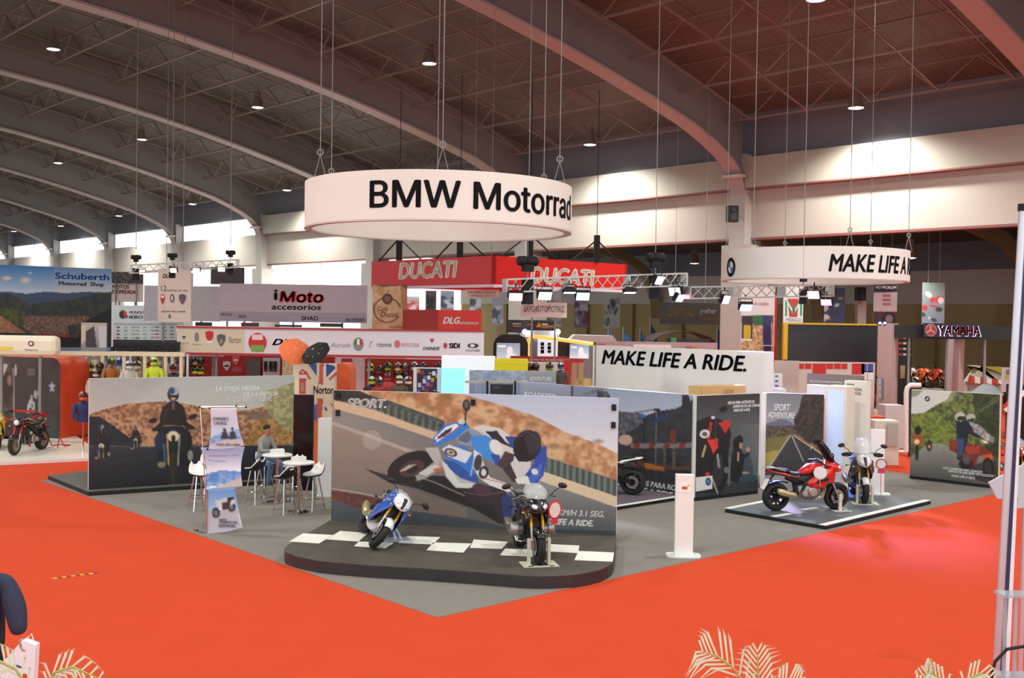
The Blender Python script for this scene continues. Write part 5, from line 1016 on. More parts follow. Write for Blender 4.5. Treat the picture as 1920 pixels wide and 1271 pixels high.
# ---- blue sky landscape banner
a = Art(-70, 480, 220, 680, bg='#6f86a8').T(0, 460, 3.971)
a.grad([(-300,100),(850,100),(850,400),(-300,400)], '#2f6fb4', '#bcd0e2', 130, 350); a.ell(50, 245, 48, 22, '#d9c9c4', soft=0.6); a.ell(190, 260, 50, 30, '#d9cdc8', soft=0.6); a.ell(225, 205, 20, 9, '#d0ccd0', soft=0.6); a.grad([(400,100),(850,100),(850,380),(400,380)], '#7d93b4', '#c9c6c2', 150, 340, op=0.5)
a.poly([(-300,350),(60,345),(200,360),(330,345),(500,355),(660,345),(840,350),(840,700),(-300,700)], '#3d506a'); a.poly([(-300,380),(60,360),(130,390),(210,440),(400,420),(560,400),(700,360),(840,345),(840,700),(-300,700)], '#2a3238', nz=0.6, ns=7, c2='#3c4438'); a.poly([(100,540),(260,520),(480,530),(640,520),(700,560),(500,600),(520,680),(300,690),(180,620)], '#55443c', nz=1.4, ns=2, c2='#8a6a5a'); a.poly([(-300,480),(60,470),(190,500),(180,590),(60,600),(-300,560)], '#3a4020', nz=0.8, ns=4, c2='#59602c'); a.poly([(-300,520),(0,520),(90,580),(190,650),(-300,650)], '#8a5e44', nz=0.6, ns=4, c2='#a87858'); a.poly([(640,560),(840,460),(840,720),(560,720)], '#16181a', 0.8); a.poly([(0,650),(600,690),(840,690),(840,760),(-300,760)], '#1a1a16')
B = S('landscape_banner', 'large blue sky and valley banner wall behind the cream counter', 'banner', -62, 209, 499, 655, 50, '#3a4048', d2=54, floor=True, art=a, texts=[('Schuberth', '#1f56b0', 103, 205, 522.5, 12, BO), ('Motorrad  Shop', '#20242c', 110, 195, 534.5, 7.5, BO), ('NOSOLOER', '#b3262a', 68, 129, 632, 6, IT)])
a = Art(150, 600, 205, 655, bg='#b9a9a4').T(0, 460, 3.971); a.grad(None, '#c0aea6', '#8a8a94', 600, 760); a.poly([(640,640),(700,600),(720,760),(640,760)], '#3a3438'); a.poly([(730,600),(790,600),(790,760),(740,760)], '#c9cbd0'); a.poly([(605,600),(640,590),(640,700),(605,740)], '#d8c0b0')
S('photo_poster', 'small photo poster standing before the valley banner', 'poster', 152, 200, 605, 652, 48, '#8a8a8a', art=a, floor=True)
S('event_banner', 'pale pink banner with red lettering beside the valley banner', 'banner', 209, 268, 510, 566, 57, '#d9c2bd', legs=2, texts=[('MOTOS', '#c23a34', 211, 242, 541, 7, BO), ('CUSTOMIZADAS', '#c23a34', 199, 258, 550, 7, BO)], art=None)
a = Art(205, 505, 272, 535, bg='#5a4a44').T(0, 460, 3.971); a.poly([(830,200),(1070,190),(1070,290),(830,290)], '#6a5a54', nz=1.4, ns=3, c2='#2c2626')
B = sign(209, 268, 510, 531, 56.9, None, 0.02); B.body('photo_strip', M_dark, None, label='dark photo strip across the top of the pale pink banner', category='banner'); B.ink(a, step=2)
MB().bar(B.P(0.2, 0.01, -0.3), B.P(0.2, B.z0, -0.05), 0.06).bar(B.P(1.3, 0.01, -0.3), B.P(1.3, B.z0, -0.05), 0.06).build('support_post', M_post, B.o, W=True)
a = Art(205, 565, 360, 660, bg='#dfe6e8').T(0, 460, 3.971); a.grad(None, '#dbe4e8', '#cfd8da', 450, 700)
for k in range(36):
    x, y = 880+(k % 9)*48+8*(k % 3), 610+(k//9)*26; a.poly([(x-14,y-5),(x+14,y-5),(x+14,y+5),(x-14,y+5)], ('#2e3a4a','#9a9aa0','#58616c','#b02a30','#3b7a3c','#a8a838')[(k*7) % 6], 0.8)
a.line([(850,585),(1320,590)], 5, '#3c4650'); a.ell(915, 515, 28, 32, '#22262c'); a.poly([(915,485),(945,500),(945,535),(925,545)], '#d0382c')
B = S('sponsor_board', 'white sponsor board with rows of tiny logos under black edge', 'sign', 213, 345, 573, 640, 53, '#dfe6e8', floor=True, art=a, texts=[('MUNDO', '#c0383a', 242, 270, 588, 5, IT), ('HEBO', '#24262c', 236, 268, 597, 6, IT)])
MB().box(B.P(B.w/2, B.hit(280, 648).z, 0.02), (B.w, 0.04, 0.55), B.rz).build('black_edge', M_dark, B.o, W=True)
# ---- fabric booth banners
S('grey_drape', 'pleated grey drape behind the hanging brand banner', 'drape', 270, 413, 536, 602, 52, mat('pleated_grey_cloth', '#b8b6bc', 0.7, noise=0.3, nscale=14), legs=2)
B = S('fabric_banner', 'wide grey fabric banner with red and black shop name', 'banner', 412, 688, 533, 604, 47, '#b7a9b0', legs=3, noise=0.05, texts=[('i', '#2a2a34', 513, 521, 563, 22, dict(bold=0.06)), ('Moto', '#c4262e', 523, 608, 567, 22, dict(bold=0.05, shear=0.1)), ('accesorios', '#3a3a48', 509, 602, 580, 11, dict(bold=0.02, shear=0.1)), ('SHAD', '#4a4252', 565, 597, 600.5, 8, BO), ('ACERBIS', '#4a4252', 647, 685, 603, 7, IT), ('ARAI', '#4a4252', 447, 462, 596, 6, IT), ('MOTUL', '#4a4252', 414, 436, 592, 5, IT)])
MB().box(B.P(B.w/2, B.z0+0.22, 0.006), (B.w, 0.008, 0.42), B.rz).build('logo_strip', mat('mauve_strip', '#a594a0', 0.6), B.o, W=True)
S('white_shelf', 'white lit shelf strip under the grey fabric banner', 'shelf', 330, 690, 613, 624, 46.5, '#eceaea', t=0.4, legs=3, rough=0.3)
for (xl, xr, y0, y1, c, lb) in ((395,457,501,533,'#3a3438','dark photo screen above the pleated drape'),(366,396,604,613,'#22221f','black box on the white shelf strip at its left'),(452,484,605,613,'#5a2c24','dark red box on the white shelf strip'),(515,565,609,613,'#1a1a1c','long black bar on the white shelf strip'),(600,642,606,613,'#3a3420','black and yellow box on the white shelf strip')):
    S('display_screen' if y1-y0 > 20 else 'product_box', lb, 'screen' if y1-y0 > 20 else 'box', xl, xr, y0, y1, 50 if y1-y0 > 20 else 46.7, c, legs=1 if y1-y0 > 20 else 0, t=0.15)
B = S('brand_banner', 'tall cream hanging banner with four brand crests', 'banner', 296, 358, 504, 604, 45, '#e4d3c8', hang=2, t=0.04, texts=[('DLG', '#5a4e52', 305, 322, 521, 8, IT), ('12', '#6a5a58', 302, 312, 546, 11), ('marcas en una', '#7a6a66', 313, 352, 546, 5), ('Ingresar todas entiende', '#6a5a58', 303, 348, 585, 4)])
mark(305, 561, 8, 20, '#c2282c', B=B, shape='shield'); mark(305, 556, 6, 5, '#f0e0d4', B=B, o=0.02); mark(323, 559, 8, 16, '#5a5a60', B=B, shape='disc'); mark(323, 559, 4, 10, '#e4d3c8', B=B, shape='disc', o=0.02); mark(342, 561, 13, 20, '#51606e', B=B, shape='shield'); mark(342, 562, 6, 9, '#a8403c', B=B, shape='disc', o=0.02); mark(318, 593, 4, 7, '#4a8a6a', B=B)
# ---- box truss builder
def truss(P, Q, w, n, label, hoists=(), name='lighting_truss', hk=1.0):
    P, Q = Vector(P), Vector(Q); t = thing(name, label, 'truss', P); d = (Q-P); L = d.length; x = d.normalized(); y = x.cross(Vector((0,0,1))).normalized(); z = y.cross(x).normalized()*-1
    if z.z < 0: z = -z
    mb = MB(); K4 = [(-w/2,-w/2),(w/2,-w/2),(w/2,w/2),(-w/2,w/2)]; mt = mat('truss_aluminium', '#b9b5b0', 0.35, metal=0.7)
    c = lambda s_, k: P+x*s_+y*K4[k % 4][0]+z*K4[k % 4][1]
    for k in range(4): mb.bar(c(0, k), c(L, k), 0.045)
    mb.build('chords', mt, t, W=True); mb = MB()
    for i in range(n):
        for k in range(4): mb.bar(c(L*i/n, k), c(L*(i+1)/n, k+1) if i % 2 else c(L*(i+1)/n, k+1), 0.022)
    mb.build('web_braces', mt, t, W=True)
    for i in (0, n//3, 2*n//3, n): MB().bar(P+x*(L*i/n)-z*w*0.0-y*w/2, P+x*(L*i/n)+y*w/2, 0.05, w*1.05).build('end_plate', mt, t, W=True)
    for f in hoists:
        h = P+x*L*f+z*(w/2); r = -(h-C0).dot(V); top = zbeam(r)+2.4 if 0 < r < 82 else 12
        hb = MB(); hb.m = Matrix.Translation(h+Vector((0,0,0.5*hk))) @ Matrix.Rotation(0.4, 4, 'Z') @ Matrix.Scale(hk, 4); hb.lathe([(0,-0.32),(0.13,-0.3),(0.15,-0.1),(0.11,-0.06),(0.15,0.0),(0.15,0.25),(0.08,0.32),(0,0.32)], axis='x', n=14); hb.box((0,0.0,-0.2), (0.3,0.22,0.2)).build('chain_hoist', M_dark, t, W=True, smooth=True)
        MB().bar(h, h+Vector((0,0,0.4)), 0.03).bar(h+Vector((0,0,0.6)), Vector((h.x, h.y, top)), 0.02).build('hoist_chain', M_cable, t, W=True)
        MB().box(h+Vector((0,0,-0.35)), (0.34*hk,0.26*hk,0.75*hk)).build('chain_bag', M_dark, t, W=True)
    return t
def parlight(px, py, d, col, label, tilt, yaw, s=1.0, pw=0.0, name='flood_light', aim=None):
    P = D(px, py, d); t = thing(name, label, 'stage light', P, yaw, group='coloured flood lights on the trusses'); R = Matrix.Rotation(tilt, 4, 'X')
    b = MB(); b.m = R; b.box((0,0.09*s,0), (0.5*s,0.16*s,0.34*s)); b.box((0,0.2*s,0), (0.34*s,0.08*s,0.22*s)); b.build('housing', M_dark, t)
    l = MB(); l.m = R; l.box((0,0.0,0), (0.46*s,0.02*s,0.30*s)); l.build('lens', mat('lens_glow_'+col, '#ffffff', 0.3, emit=3.2, ecol=col), t)
    if pw:
        l = bpy.data.lights.new('flood_beam', 'SPOT'); l.energy = pw; l.spot_size = 0.5; l.spot_blend = 0.5; l.shadow_soft_size = 0.15; l.color = srgb(col); lo = bpy.data.objects.new('flood_beam', l); COL.objects.link(lo)
        v = Vector(aim)-P; lo.matrix_world = Matrix.Translation(P+v.normalized()*0.25) @ v.to_track_quat('-Z', 'Y').to_matrix().to_4x4(); under(lo, t)
    MB().tube([(-0.28*s,0.08*s,0),(-0.28*s,0.08*s,0.34*s),(0.28*s,0.08*s,0.34*s),(0.28*s,0.08*s,0)], 0.02*s, 6).bar((0,0.08*s,0.34*s), (0,0.08*s,0.5*s), 0.04*s).build('yoke', M_dark, t)
    return t
truss(D(947, 536, 30.5), D(1283, 524, 32.5), 0.36, 18, 'long aluminium lighting truss hung before the red box sign', (0.12, 0.83))
truss(D(1288, 549, 32), D(1556, 545, 35), 0.34, 14, 'aluminium lighting truss hung below the smaller ring sign', (0.8,), hk=0.62)
truss(D(245, 505, 41), D(446, 494, 43), 0.3, 12, 'aluminium truss with warm spots above the cream banner', (0.05, 0.38, 0.93), hk=0.6)
for i, (x, y, d, c, tl, yw, nm) in enumerate(((967,557,30.3,'#ff8f98',0.35,0.1,'pinkish'),(1022,555,30.6,'#c8fff0',0.35,0.25,'mint'),(1093,556,31,'#c6d8ff',0.35,0.15,'blue white'),(1068,549,30.8,'#8fb4e8',1.2,0.1,'dim blue'),(1181,549,31.6,'#a8c4ff',1.2,0.2,'low blue'),(1237,526,31.6,'#e6e4ff',0.2,0.9,'tilted white'),(1265,547,32,'#dfe4ff',0.1,-0.7,'slanted white'),(1276,559,32,'#ff9ac0',0.3,0.9,'pink'),(1362,562,32.5,'#e0c8ff',0.1,0.9,'violet white'),(1399,577,33,'#7a8cff',0.45,0.2,'violet blue'),(1525,553,34.3,'#f0c0ff',0.1,-0.7,'lilac'),(1549,567,34.5,'#c860d8',0.3,-0.5,'small magenta'))):
    parlight(x, y, d, c, '%s flood light %s' % (nm, 'on the truss before the red box sign' if x < 1250 else ('on the truss below the smaller ring' if x > 1300 else 'where the two trusses meet')), tl+0.25, yw, 0.8 if i not in (3, 4, 11) else 0.7, *({9: (7000,), 8: (3500,), 5: (2500,)}.get(i, (0,))), aim=G(1560, 945, 0.1) if i != 5 else G(1200, 935, 0.1))
for i, (x, y) in enumerate(((325,505),(368,505),(415,503),(265,508))): parlight(x, y+2, 41.5+i*0.3, '#ffd9a0', 'warm spot %s on the truss over the cream banner' % ('second from the left', 'third from the left', 'rightmost', 'leftmost')[i], 0.3, 0.2*i-0.2, 0.55, name='warm_spot')
# ---- red suspended box sign with white brand lettering
M_rbox = mat('glossy_red_sign', '#d4272c', 0.4, noise=0.03, nscale=1); M_cream = mat('cream_letters', '#f3e9d8', 0.5)
cor = D(925, 505, 44); cor.z = 0; zb_ = D(925, 533, 44).z; zt_ = D(925, 479, 44).z; eL = cor+U*8.6; eR = cor+V*8.1
rt = thing('suspended_box_sign', 'red suspended box sign with cream brand lettering on two faces', 'sign', (cor.x, cor.y, zb_))
LF = Board(eL, cor, zb_, zt_, 0.15); LF.body('left_face', M_rbox, rt); RF = Board(cor, eR, zb_, zt_, 0.15); RF.body('right_face', mat('bright_red_sign', '#dc1d18', 0.4), rt)
back = eL+V*8.1; Board(eR, back, zb_, zt_, 0.15).body('rear_face', M_rbox, rt); Board(back, eL, zb_, zt_, 0.15).body('far_face', M_rbox, rt)
LF.text('DUCATI', M_cream, 747, 858, 524, 31.5, parent=rt, bold=0.06, shear=0.15); RF.text('DUCATI', M_cream, 993, 1115, 531.5, 33, parent=rt, bold=0.06, shear=0.15)
for i, (a_, b_) in enumerate(((cor, eL), (cor, eR))):
    for f in (0.25, 0.75):
        p = a_.lerp(b_, f); cb = MB(); cb.bar((p.x,p.y,zt_), (p.x,p.y,14.5), 0.03); d_ = (b_-a_).normalized()
        for q in (-1, 1): cb.bar(Vector((p.x,p.y,zt_+1.0)), Vector((p.x,p.y,zt_))+d_*q*1.6, 0.05)
        cb.box((p.x,p.y,zt_+0.6), (0.26,0.26,1.2)); cb.build('suspension_bridle', M_dark, rt, W=True)
MB().box((cor.x, cor.y+5, zb_+0.05), (0.1,0.1,0.1)).bar(eL+Vector((0,0,zb_-0.06)), cor+Vector((0,0,zb_-0.06)), 0.12).bar(cor+Vector((0,0,zb_-0.06)), eR+Vector((0,0,zb_-0.06)), 0.12).build('pale_lower_rail', mat('pale_pink_rail', '#e6d2da', 0.4), rt, W=True)
# ---- coffee banner, small red box sign
a = Art(690, 525, 770, 640, bg='#d9b48c').T(440, 460, 3.971); a.poly([(1020,280),(1300,280),(1300,650),(1020,650)], '#dcb78e', nz=0.6, ns=14, c2='#c1905f'); a.poly([(1230,290),(1300,290),(1300,640),(1260,560)], '#a06a3c', 0.6); a.poly([(1030,285),(1290,290),(1280,325),(1240,300),(1100,310)], '#4a2a1c', 0.7)
for k in range(40):
    an = k/40*5.6+0.6; a.ell(1135+98*math.cos(an), 480+92*math.sin(an), 6, 6, '#5a2e1c')
a.ell(1137, 398, 38, 40, '#4a2618'); a.ell(1137, 398, 24, 26, '#8a5838'); a.line([(1137,350),(1150,335)], 5, '#4a2618')
S('coffee_banner', 'brown parchment coffee banner under the red box sign', 'banner', 698, 763, 534, 624, 47, '#d9b48c', floor=True, art=a, texts=[('Café', '#5a2e1c', 708, 728, 583, 9, dict(shear=0.3)), ('Ducati', '#5a2e1c', 713, 748, 594, 10, dict(shear=0.3)), ('Gourmet', '#7a4a2c', 730, 757, 615, 5, dict(shear=0.3))])
c2 = D(822, 600, 43); eb = Board(D(755, 600, 46), c2, D(822, 623, 43).z, D(822, 580.5, 43).z, 0.3); eb.body('red_counter_sign', mat('deep_red_panel', '#a8241c', 0.5), label='deep red corner sign above the logo fascia', category='sign'); ec = Board(c2, D(903, 605, 43.6), eb.z0, eb.z1, 0.3); ec.body('bright_face', mat('red_panel', '#cf2a1f', 0.45), eb.o); ec.text('DLG', M_inkw, 830, 863, 607, 13, parent=eb.o, bold=0.05, shear=0.3); ec.text('MOTORSPORTS.COM', M_inkw, 862, 897, 608, 4.5, parent=eb.o, shear=0.2, bold=0.03)
for q in (0.3, 0.8): MB().bar(ec.P(ec.w*q, 0.01, -0.15), ec.P(ec.w*q, eb.z0, -0.15), 0.1).build('support_post', M_post, eb.o, W=True)
# ---- logo fascia of the multi brand booth
FB = S('logo_fascia', 'long white fascia with a row of brand logos and red trim', 'fascia', 332, 907, 617, 667, 40, '#ebe4ea', t=0.35, legs=4, noise=0.02)
for z_, h_ in ((FB.z1, 0.06), (FB.z0, 0.09)): MB().box(FB.P(FB.w/2, z_, 0.01), (FB.w+0.04, 0.1, h_), FB.rz).build('red_trim', mat('red_trim', '#b4323c', 0.5), FB.o, W=True)
p = FB.hit(395, 640); a1 = (FB.hit(458, 640)-FB.A).dot(FB.d); MB().box(FB.P(a1/2, (FB.z0+FB.z1)/2, 0.004), (a1, 0.01, FB.z1-FB.z0-0.1), FB.rz).build('cream_section', mat('cream_section', '#dfd2b8', 0.5), FB.o, W=True)
mark(345, 632, 10, 9, '#5a4c40', shape='tri'); FB.text('MV AGUSTA', mat('lettering_#7a6e60', '#7a6e60', 0.5), 335, 355, 645, 3); mark(369, 632, 8, 18, '#8a8478', shape='disc'); FB.text('Husqvarna', mat('lettering_#7a6e60', '#7a6e60', 0.5), 361, 378, 647, 3.5); mark(393, 631, 15, 22, '#c8262a', shape='shield'); mark(393, 641, 12, 5, '#f0e8dc', o=0.02)
mark(415, 638, 16, 24, '#51606e', shape='shield'); mark(415, 640, 7, 10, '#b08a5a', o=0.02, shape='disc'); FB.text('Norton', mat('lettering_#3c342c', '#3c342c', 0.5), 429, 452, 643, 12, shear=0.2)
mark(483, 642, 34, 36, '#cf2a30', shape='disc'); mark(483, 653, 24, 12, '#79b04a', o=0.02); mark(483, 632, 20, 10, '#f0dcd8', o=0.02); FB.text('DLG', M_ink, 510, 562, 647, 12, bold=0.04, shear=0.4)
FB.text('Airoh', mat('lettering_#9a98a0', '#9a98a0', 0.5), 618, 657, 651, 9, shear=0.3); mark(672, 645, 19, 25, '#8a9088', shape='disc'); mark(667, 641, 5, 10, '#3a8a4a', o=0.02); mark(672, 641, 5, 10, '#f2f2f0', o=0.02); mark(677, 641, 5, 10, '#c8322f', o=0.02); FB.text('AGV', M_ink, 665, 680, 655, 5, bold=0.03)
FB.text('r', mat('lettering_#8a888c', '#8a888c', 0.5), 692, 699, 652, 16, shear=0.3); FB.text('rizoma', mat('lettering_#4a484c', '#4a484c', 0.5), 707, 734, 650, 9, shear=0.1); mark(745, 645, 11, 15, '#d8707a', shape='disc'); FB.text('MOTO CORSE', mat('lettering_#d87a84', '#d87a84', 0.5), 753, 786, 650, 7); mark(810, 638, 10, 11, '#c8283a', shape='tri'); FB.text('DAINESE', M_ink, 793, 825, 656, 6, bold=0.02, shear=0.3); mark(835, 648, 7, 11, '#c8322f', shape='disc'); FB.text('SIDI', M_ink, 842, 862, 653, 10, bold=0.05); mark(887, 648, 21, 9, '#3a343c', shape='disc'); mark(886, 648, 9, 6, '#ebe4ea', o=0.02, shape='disc'); FB.text('CLOVER', M_ink, 873, 900, 659, 4)
# ---- booth walls below the fascia
def W_(name, label, xl, xr, yt, d, col, t=0.1, **k): return S(name, label, 'wall panel', xl, xr, yt, yt+40, d, col, floor=True, t=t, **k)
W_('red_wall_panel', 'red back wall panel left of the flag wall below the logo fascia', 347, 628, 664, 41.5, '#a82c28'); W_('white_wall_panel', 'white wall panel between the red panels below the logo fascia', 628, 686, 668, 41.5, '#e8e4e6')
RP = W_('helmet_wall', 'red wall panel hung with rows of helmets', 684, 830, 673, 41, '#b3261f'); W_('glove_wall', 'pale grey panel hung with black gloves', 493, 524, 671, 41.2, '#c4c6cc')
S('niche_surround', 'white beam over the niche of helmets at the left end of the fascia', 'beam', 347, 416, 662, 668, 40.6, '#ddd3c8', t=0.2, legs=2)
for x in (498, 508, 516): 
    P = D(x, 684, 41.16); t = thing('glove', 'black motorcycle glove %s on the pale grey panel' % {498:'leftmost',508:'in the middle',516:'rightmost'}[x], 'glove', P); MB().box((0,0,-0.05), (0.13,0.05,0.2)).build('palm', M_dark, t); MB().box((0,0,-0.2), (0.12,0.06,0.1)).build('cuff', M_blk, t)
    for k in range(4): MB().bar((-0.05+0.033*k,0,0.04), (-0.055+0.037*k,0,0.14), 0.026).build('finger', M_dark, t)
S('leopard_panel', 'black and cream patterned panel behind the open umbrellas', 'panel', 529, 551, 672, 710, 40, mat('blotched_print', '#b59c78', 0.6, noise=0.9, nscale=9), floor=True)
for (x, y, c, lb) in ((425,686,'#d8d2d2','white and black shield emblem on the red wall'),(442,675,'#d85a66','pink red shield emblem high on the red wall')):
    B = sign(x-7, x+7, y-9, y+9, 41.44, None, 0.03); P = B.hit(x, y); t = thing('shield_emblem', lb, 'emblem', P); MB().prism([(-0.14,0,0.15),(-0.14,0,0.0),(-0.07,0,-0.12),(0,0,-0.19),(0.07,0,-0.12),(0.14,0,0.0),(0.14,0,0.15),(0,0,0.18)], (0,0,0), (0,0.05,0)).build('plate', mat('mark_'+c, c, 0.5), t); MB().box((0,-0.005,0), (0.17,0.01,0.06), 0).build('band', mat('mark_#f2ece8', '#f2ece8', 0.5) if c != '#d8d2d2' else M_dark, t)
for (x, y, tx, lb) in ((444,693,'NEON','red new arrival sign left on the red wall'),(478,696,'NEON','red new arrival sign right on the red wall')): S('price_sign', lb, 'sign', x-11, x+11, y-6, y+5, 41.46, '#c8302c', t=0.03, texts=[(tx, M_inkw, x-8, x+8, y+2, 5, BO)])
S('doorway_panel', 'dark mirror panel in the red wall', 'mirror', 463, 488, 674, 706, 41.2, '#54544a', floor=True)
S('oval_sign', 'red oval emblem sign beside the orange flag wall', 'sign', 640, 660, 672, 700, 41.45, '#b82c3a', t=0.04)
# ---- helmets
def helmet_parts():
    sh = MB(); g = []
    for i in range(9):
        th = math.pi*(0.02+0.72*i/8); row = []
        for j in range(17):
            a = 2*math.pi*j/16; r = math.sin(th); row.append((0.14*r*math.cos(a)*(1.08 if math.cos(a) > 0 else 1.0), 0.115*r*math.sin(a), 0.125*math.cos(th)))
        g.append(row)
    sh.sheet(g); me1 = sh.mesh('shell', [M_white], 60)
    vz = MB(); g = []
    for i in range(4):
        z = 0.045-0.075*i/3; row = []
        for j in range(9): a = -1.15+2.3*j/8; r = math.sqrt(max(0.01, 1-(z/0.135)**2))*1.02; row.append((0.152*r*math.cos(a), 0.118*r*math.sin(a), z))
        g.append(row)
    me2 = vz.sheet(g).mesh('visor', [M_dark], 60)
    ch = MB().loft([(0.155,0,-0.085,0.055,0.03),(0.12,0,-0.09,0.095,0.032),(0.02,0,-0.09,0.11,0.03)], 10).mesh('chin_bar', [M_white], 60)
    st = MB(); g = []
    for i in range(7):
        th = math.pi*(0.04+0.5*i/6); row = []
        for j in range(4): a = math.pi*0.86+0.28*math.pi*j/3; row.append((0.143*math.sin(th)*math.cos(a), 0.118*math.sin(th)*math.sin(a), 0.128*math.cos(th)))
        g.append(row)
    st.sheet(g); st.sheet([[(p[0]*-1.08, p[1], p[2]) for p in r] for r in g]); me3 = st.mesh('stripe', [M_dark], 60)
    return me1, me2, ch, me3
HME = helmet_parts()
def helmet(P, c1, c2, rz, label, k=1.0, group=None, parent=None):
    t = thing('helmet', label, 'helmet', P, rz, group=group); t.scale = (k, k, k)
    for me, nm, c in zip(HME, ('shell','visor','chin_bar','stripe'), (c1, '#101014', c1, c2)):
        o = bpy.data.objects.new(nm, me); COL.objects.link(o); o.parent = t; o.material_slots[0].link = 'OBJECT'; o.material_slots[0].material = mat('helmet_'+c, c, 0.25, coat=0.5)
    return t
HR = [(694,688,'#d9d22a','#2a2a2a','yellow'),(728,687,'#6fae3a','#1c1c20','green'),(746,687,'#d8b48a','#9a6a4a','sand'),(761,688,'#7a3038','#c8c8c8','maroon'),(777,686,'#d8d8d6','#5a5a60','white'),(794,687,'#3c4a44','#1a1a1a','dark green'),(712,692,'#5a4a4a','#282426','brown'),(697,702,'#585044','#2c2824','olive'),(730,701,'#c83a30','#2a2a2e','red'),(748,701,'#a8963a','#3a5a3a','mustard'),(763,702,'#2c3040','#585c6a','navy'),(823,687,'#3a4038','#1a1a1a','black green')]
sh_ = MB()
for (x, y, c1, c2, nm) in HR: helmet(D(x, y, 40.5), c1, c2, -1.5+0.3*random.uniform(-1, 1), '%s helmet on the red helmet wall' % nm, 1.25, 'helmets on the red wall'); pk = D(x, y, 40.75); MB().box((pk.x, 40.85, pk.z-0.15), (0.3,0.3,0.015)).build('shelf_bracket', M_cable, RP.o, W=True)
HL = [(347,675,'#c8d420','#1a1a1c','lime'),(358,677,'#2a2e38','#6a6a70','slate'),(367,676,'#c8bca8','#2a2a2a','bone'),(377,677,'#35353a','#a09a94','charcoal'),(347,692,'#8a8c2a','#1a1a1c','olive lime'),(358,691,'#3a2c2e','#5a2a2a','dark brown'),(366,693,'#d2d62c','#1a1a1a','bright yellow'),(376,694,'#b8cc24','#2a2a2a','acid green')]
for (x, y, c1, c2, nm) in HL: helmet(D(x, y, 40.6), c1, c2, -1.4, '%s helmet in the white framed niche' % nm, 1.25, 'helmets in the niche')
S('niche_shelf', 'upper shelf under the niche helmets', 'shelf', 342, 384, 683.5, 684.5, 40.4, '#a02c24', t=0.5); S('niche_shelf', 'lower shelf under the niche helmets', 'shelf', 342, 384, 701, 702, 40.4, '#a02c24', t=0.5)
# ---- mannequins in riding gear
def mannequin(px, py, d, jc, hc, h2, label, rz=-1.5, k=1.0):
    P = D(px, py, d); t = thing('mannequin', label, 'mannequin', (P.x, P.y, 0.012), rz); zt = P.z      # zt: helmet centre height
    jm = mat('jacket_'+jc, jc, 0.6, noise=0.15, nscale=6)
    tr = MB(); Z = zt
    for (z, w, dp) in ((Z-0.17,0.07,0.06),(Z-0.22,0.17,0.10),(Z-0.28,0.22,0.13),(Z-0.45,0.2,0.14),(Z-0.62,0.17,0.12),(Z-0.8,0.19,0.13)): tr.v += [(dp*math.cos(2*math.pi*q/16), w*math.sin(2*math.pi*q/16), z) for q in range(16)]
    tr.f = [(i*16+q, i*16+(q+1) % 16, (i+1)*16+(q+1) % 16, (i+1)*16+q) for i in range(5) for q in range(16)]+[tuple(range(16))[::-1], tuple(range(80, 96))]; tr.mi = [0]*len(tr.f); tr.build('jacket', jm, t, smooth=True)
    for y in (-1, 1): MB().tube([(0,y*0.2,Z-0.27),(0.03,y*0.28,Z-0.5),(0.1,y*0.27,Z-0.75)], [0.075,0.065,0.045], 10).build('sleeve', jm, t, smooth=True)
    MB().tube([(0,0,0.02),(0,0,Z-0.78)], 0.03, 8).lathe([(0,0),(0.2,0),(0.2,0.015),(0,0.03)], n=18).build('stand', M_chrome, t, smooth=True)
    if hc:
        for me, nm, c in zip(HME, ('helmet','visor','chin_bar','stripe'), (hc, '#101014', hc, h2)):
            o = bpy.data.objects.new(nm, me); COL.objects.link(o); o.parent = t; o.location = (0.02,0,Z); o.scale = (1.15,1.15,1.15); o.material_slots[0].link = 'OBJECT'; o.material_slots[0].material = mat('helmet_'+c, c, 0.25, coat=0.5)
    return t
for (x, y, jc, hc, h2, lb) in ((697,713,'#23272c','#b9d64a','#e8e8e6','black jacket and lime helmet'),(711,714,'#a32a2e','#3c3c40','#d8d8d8','red jacket and dark helmet'),(727,706,'#c4433c','#c43a34','#1f2a44','red and white suit'),(749,712,'#5a5038','#d9dbe0','#c8d422','olive jacket and white helmet'),(765,713,'#2a2420','#e6dcd2','#b8302a','dark jacket and cream helmet')): mannequin(x, y, 38.5 - (0.7 if x in (711, 749) else 0), jc, hc, h2, 'mannequin in %s before the helmet wall' % lb, -1.3+random.uniform(-0.3, 0.3))
# ---- lit show case, cyan panel, counters
B = S('show_case', 'white framed lit show case with riding gear inside', 'show case', 775, 826, 689, 736, 36, '#e9e3ea', t=0.06, floor=True); 
a = Art(770, 685, 830, 740, bg='#2a2238').T(640, 640, 8)
for k in range(34): a.rect(1130+(k*53) % 300, 410+(k*37) % 320, 1130+(k*53) % 300+50, 410+(k*37) % 320+60, ('#d9a02c','#28243c','#c8c6e0','#7a5ac0','#a03040','#1a1820','#f0eef8')[k % 7], op=0.9)
a.rect(1070,385,1130,760,'#e6dede'); a.rect(1440,385,1500,760,'#d8cdd8'); a.rect(1070,375,1500,405,'#f2ecf8'); B.ink(a, step=1.2)
S('cyan_panel', 'glowing cyan light panel beside the show case', 'light panel', 827, 872, 690, 737, 35.8, '#7fdfe8', emit=0.75, floor=True, rough=0.3)
S('white_counter', 'long white lit counter right of the logo fascia', 'counter', 828, 928, 668, 692, 38, '#f3f1f4', t=0.8, emit=0.18, floor=True); S('yellow_counter', 'bright yellow counter front with a row of dots', 'counter', 927, 990, 673, 695, 38, '#efd90c', t=0.6, floor=True, texts=[('- - - - - - - - - -', '#6a5c10', 933, 984, 684, 4)])
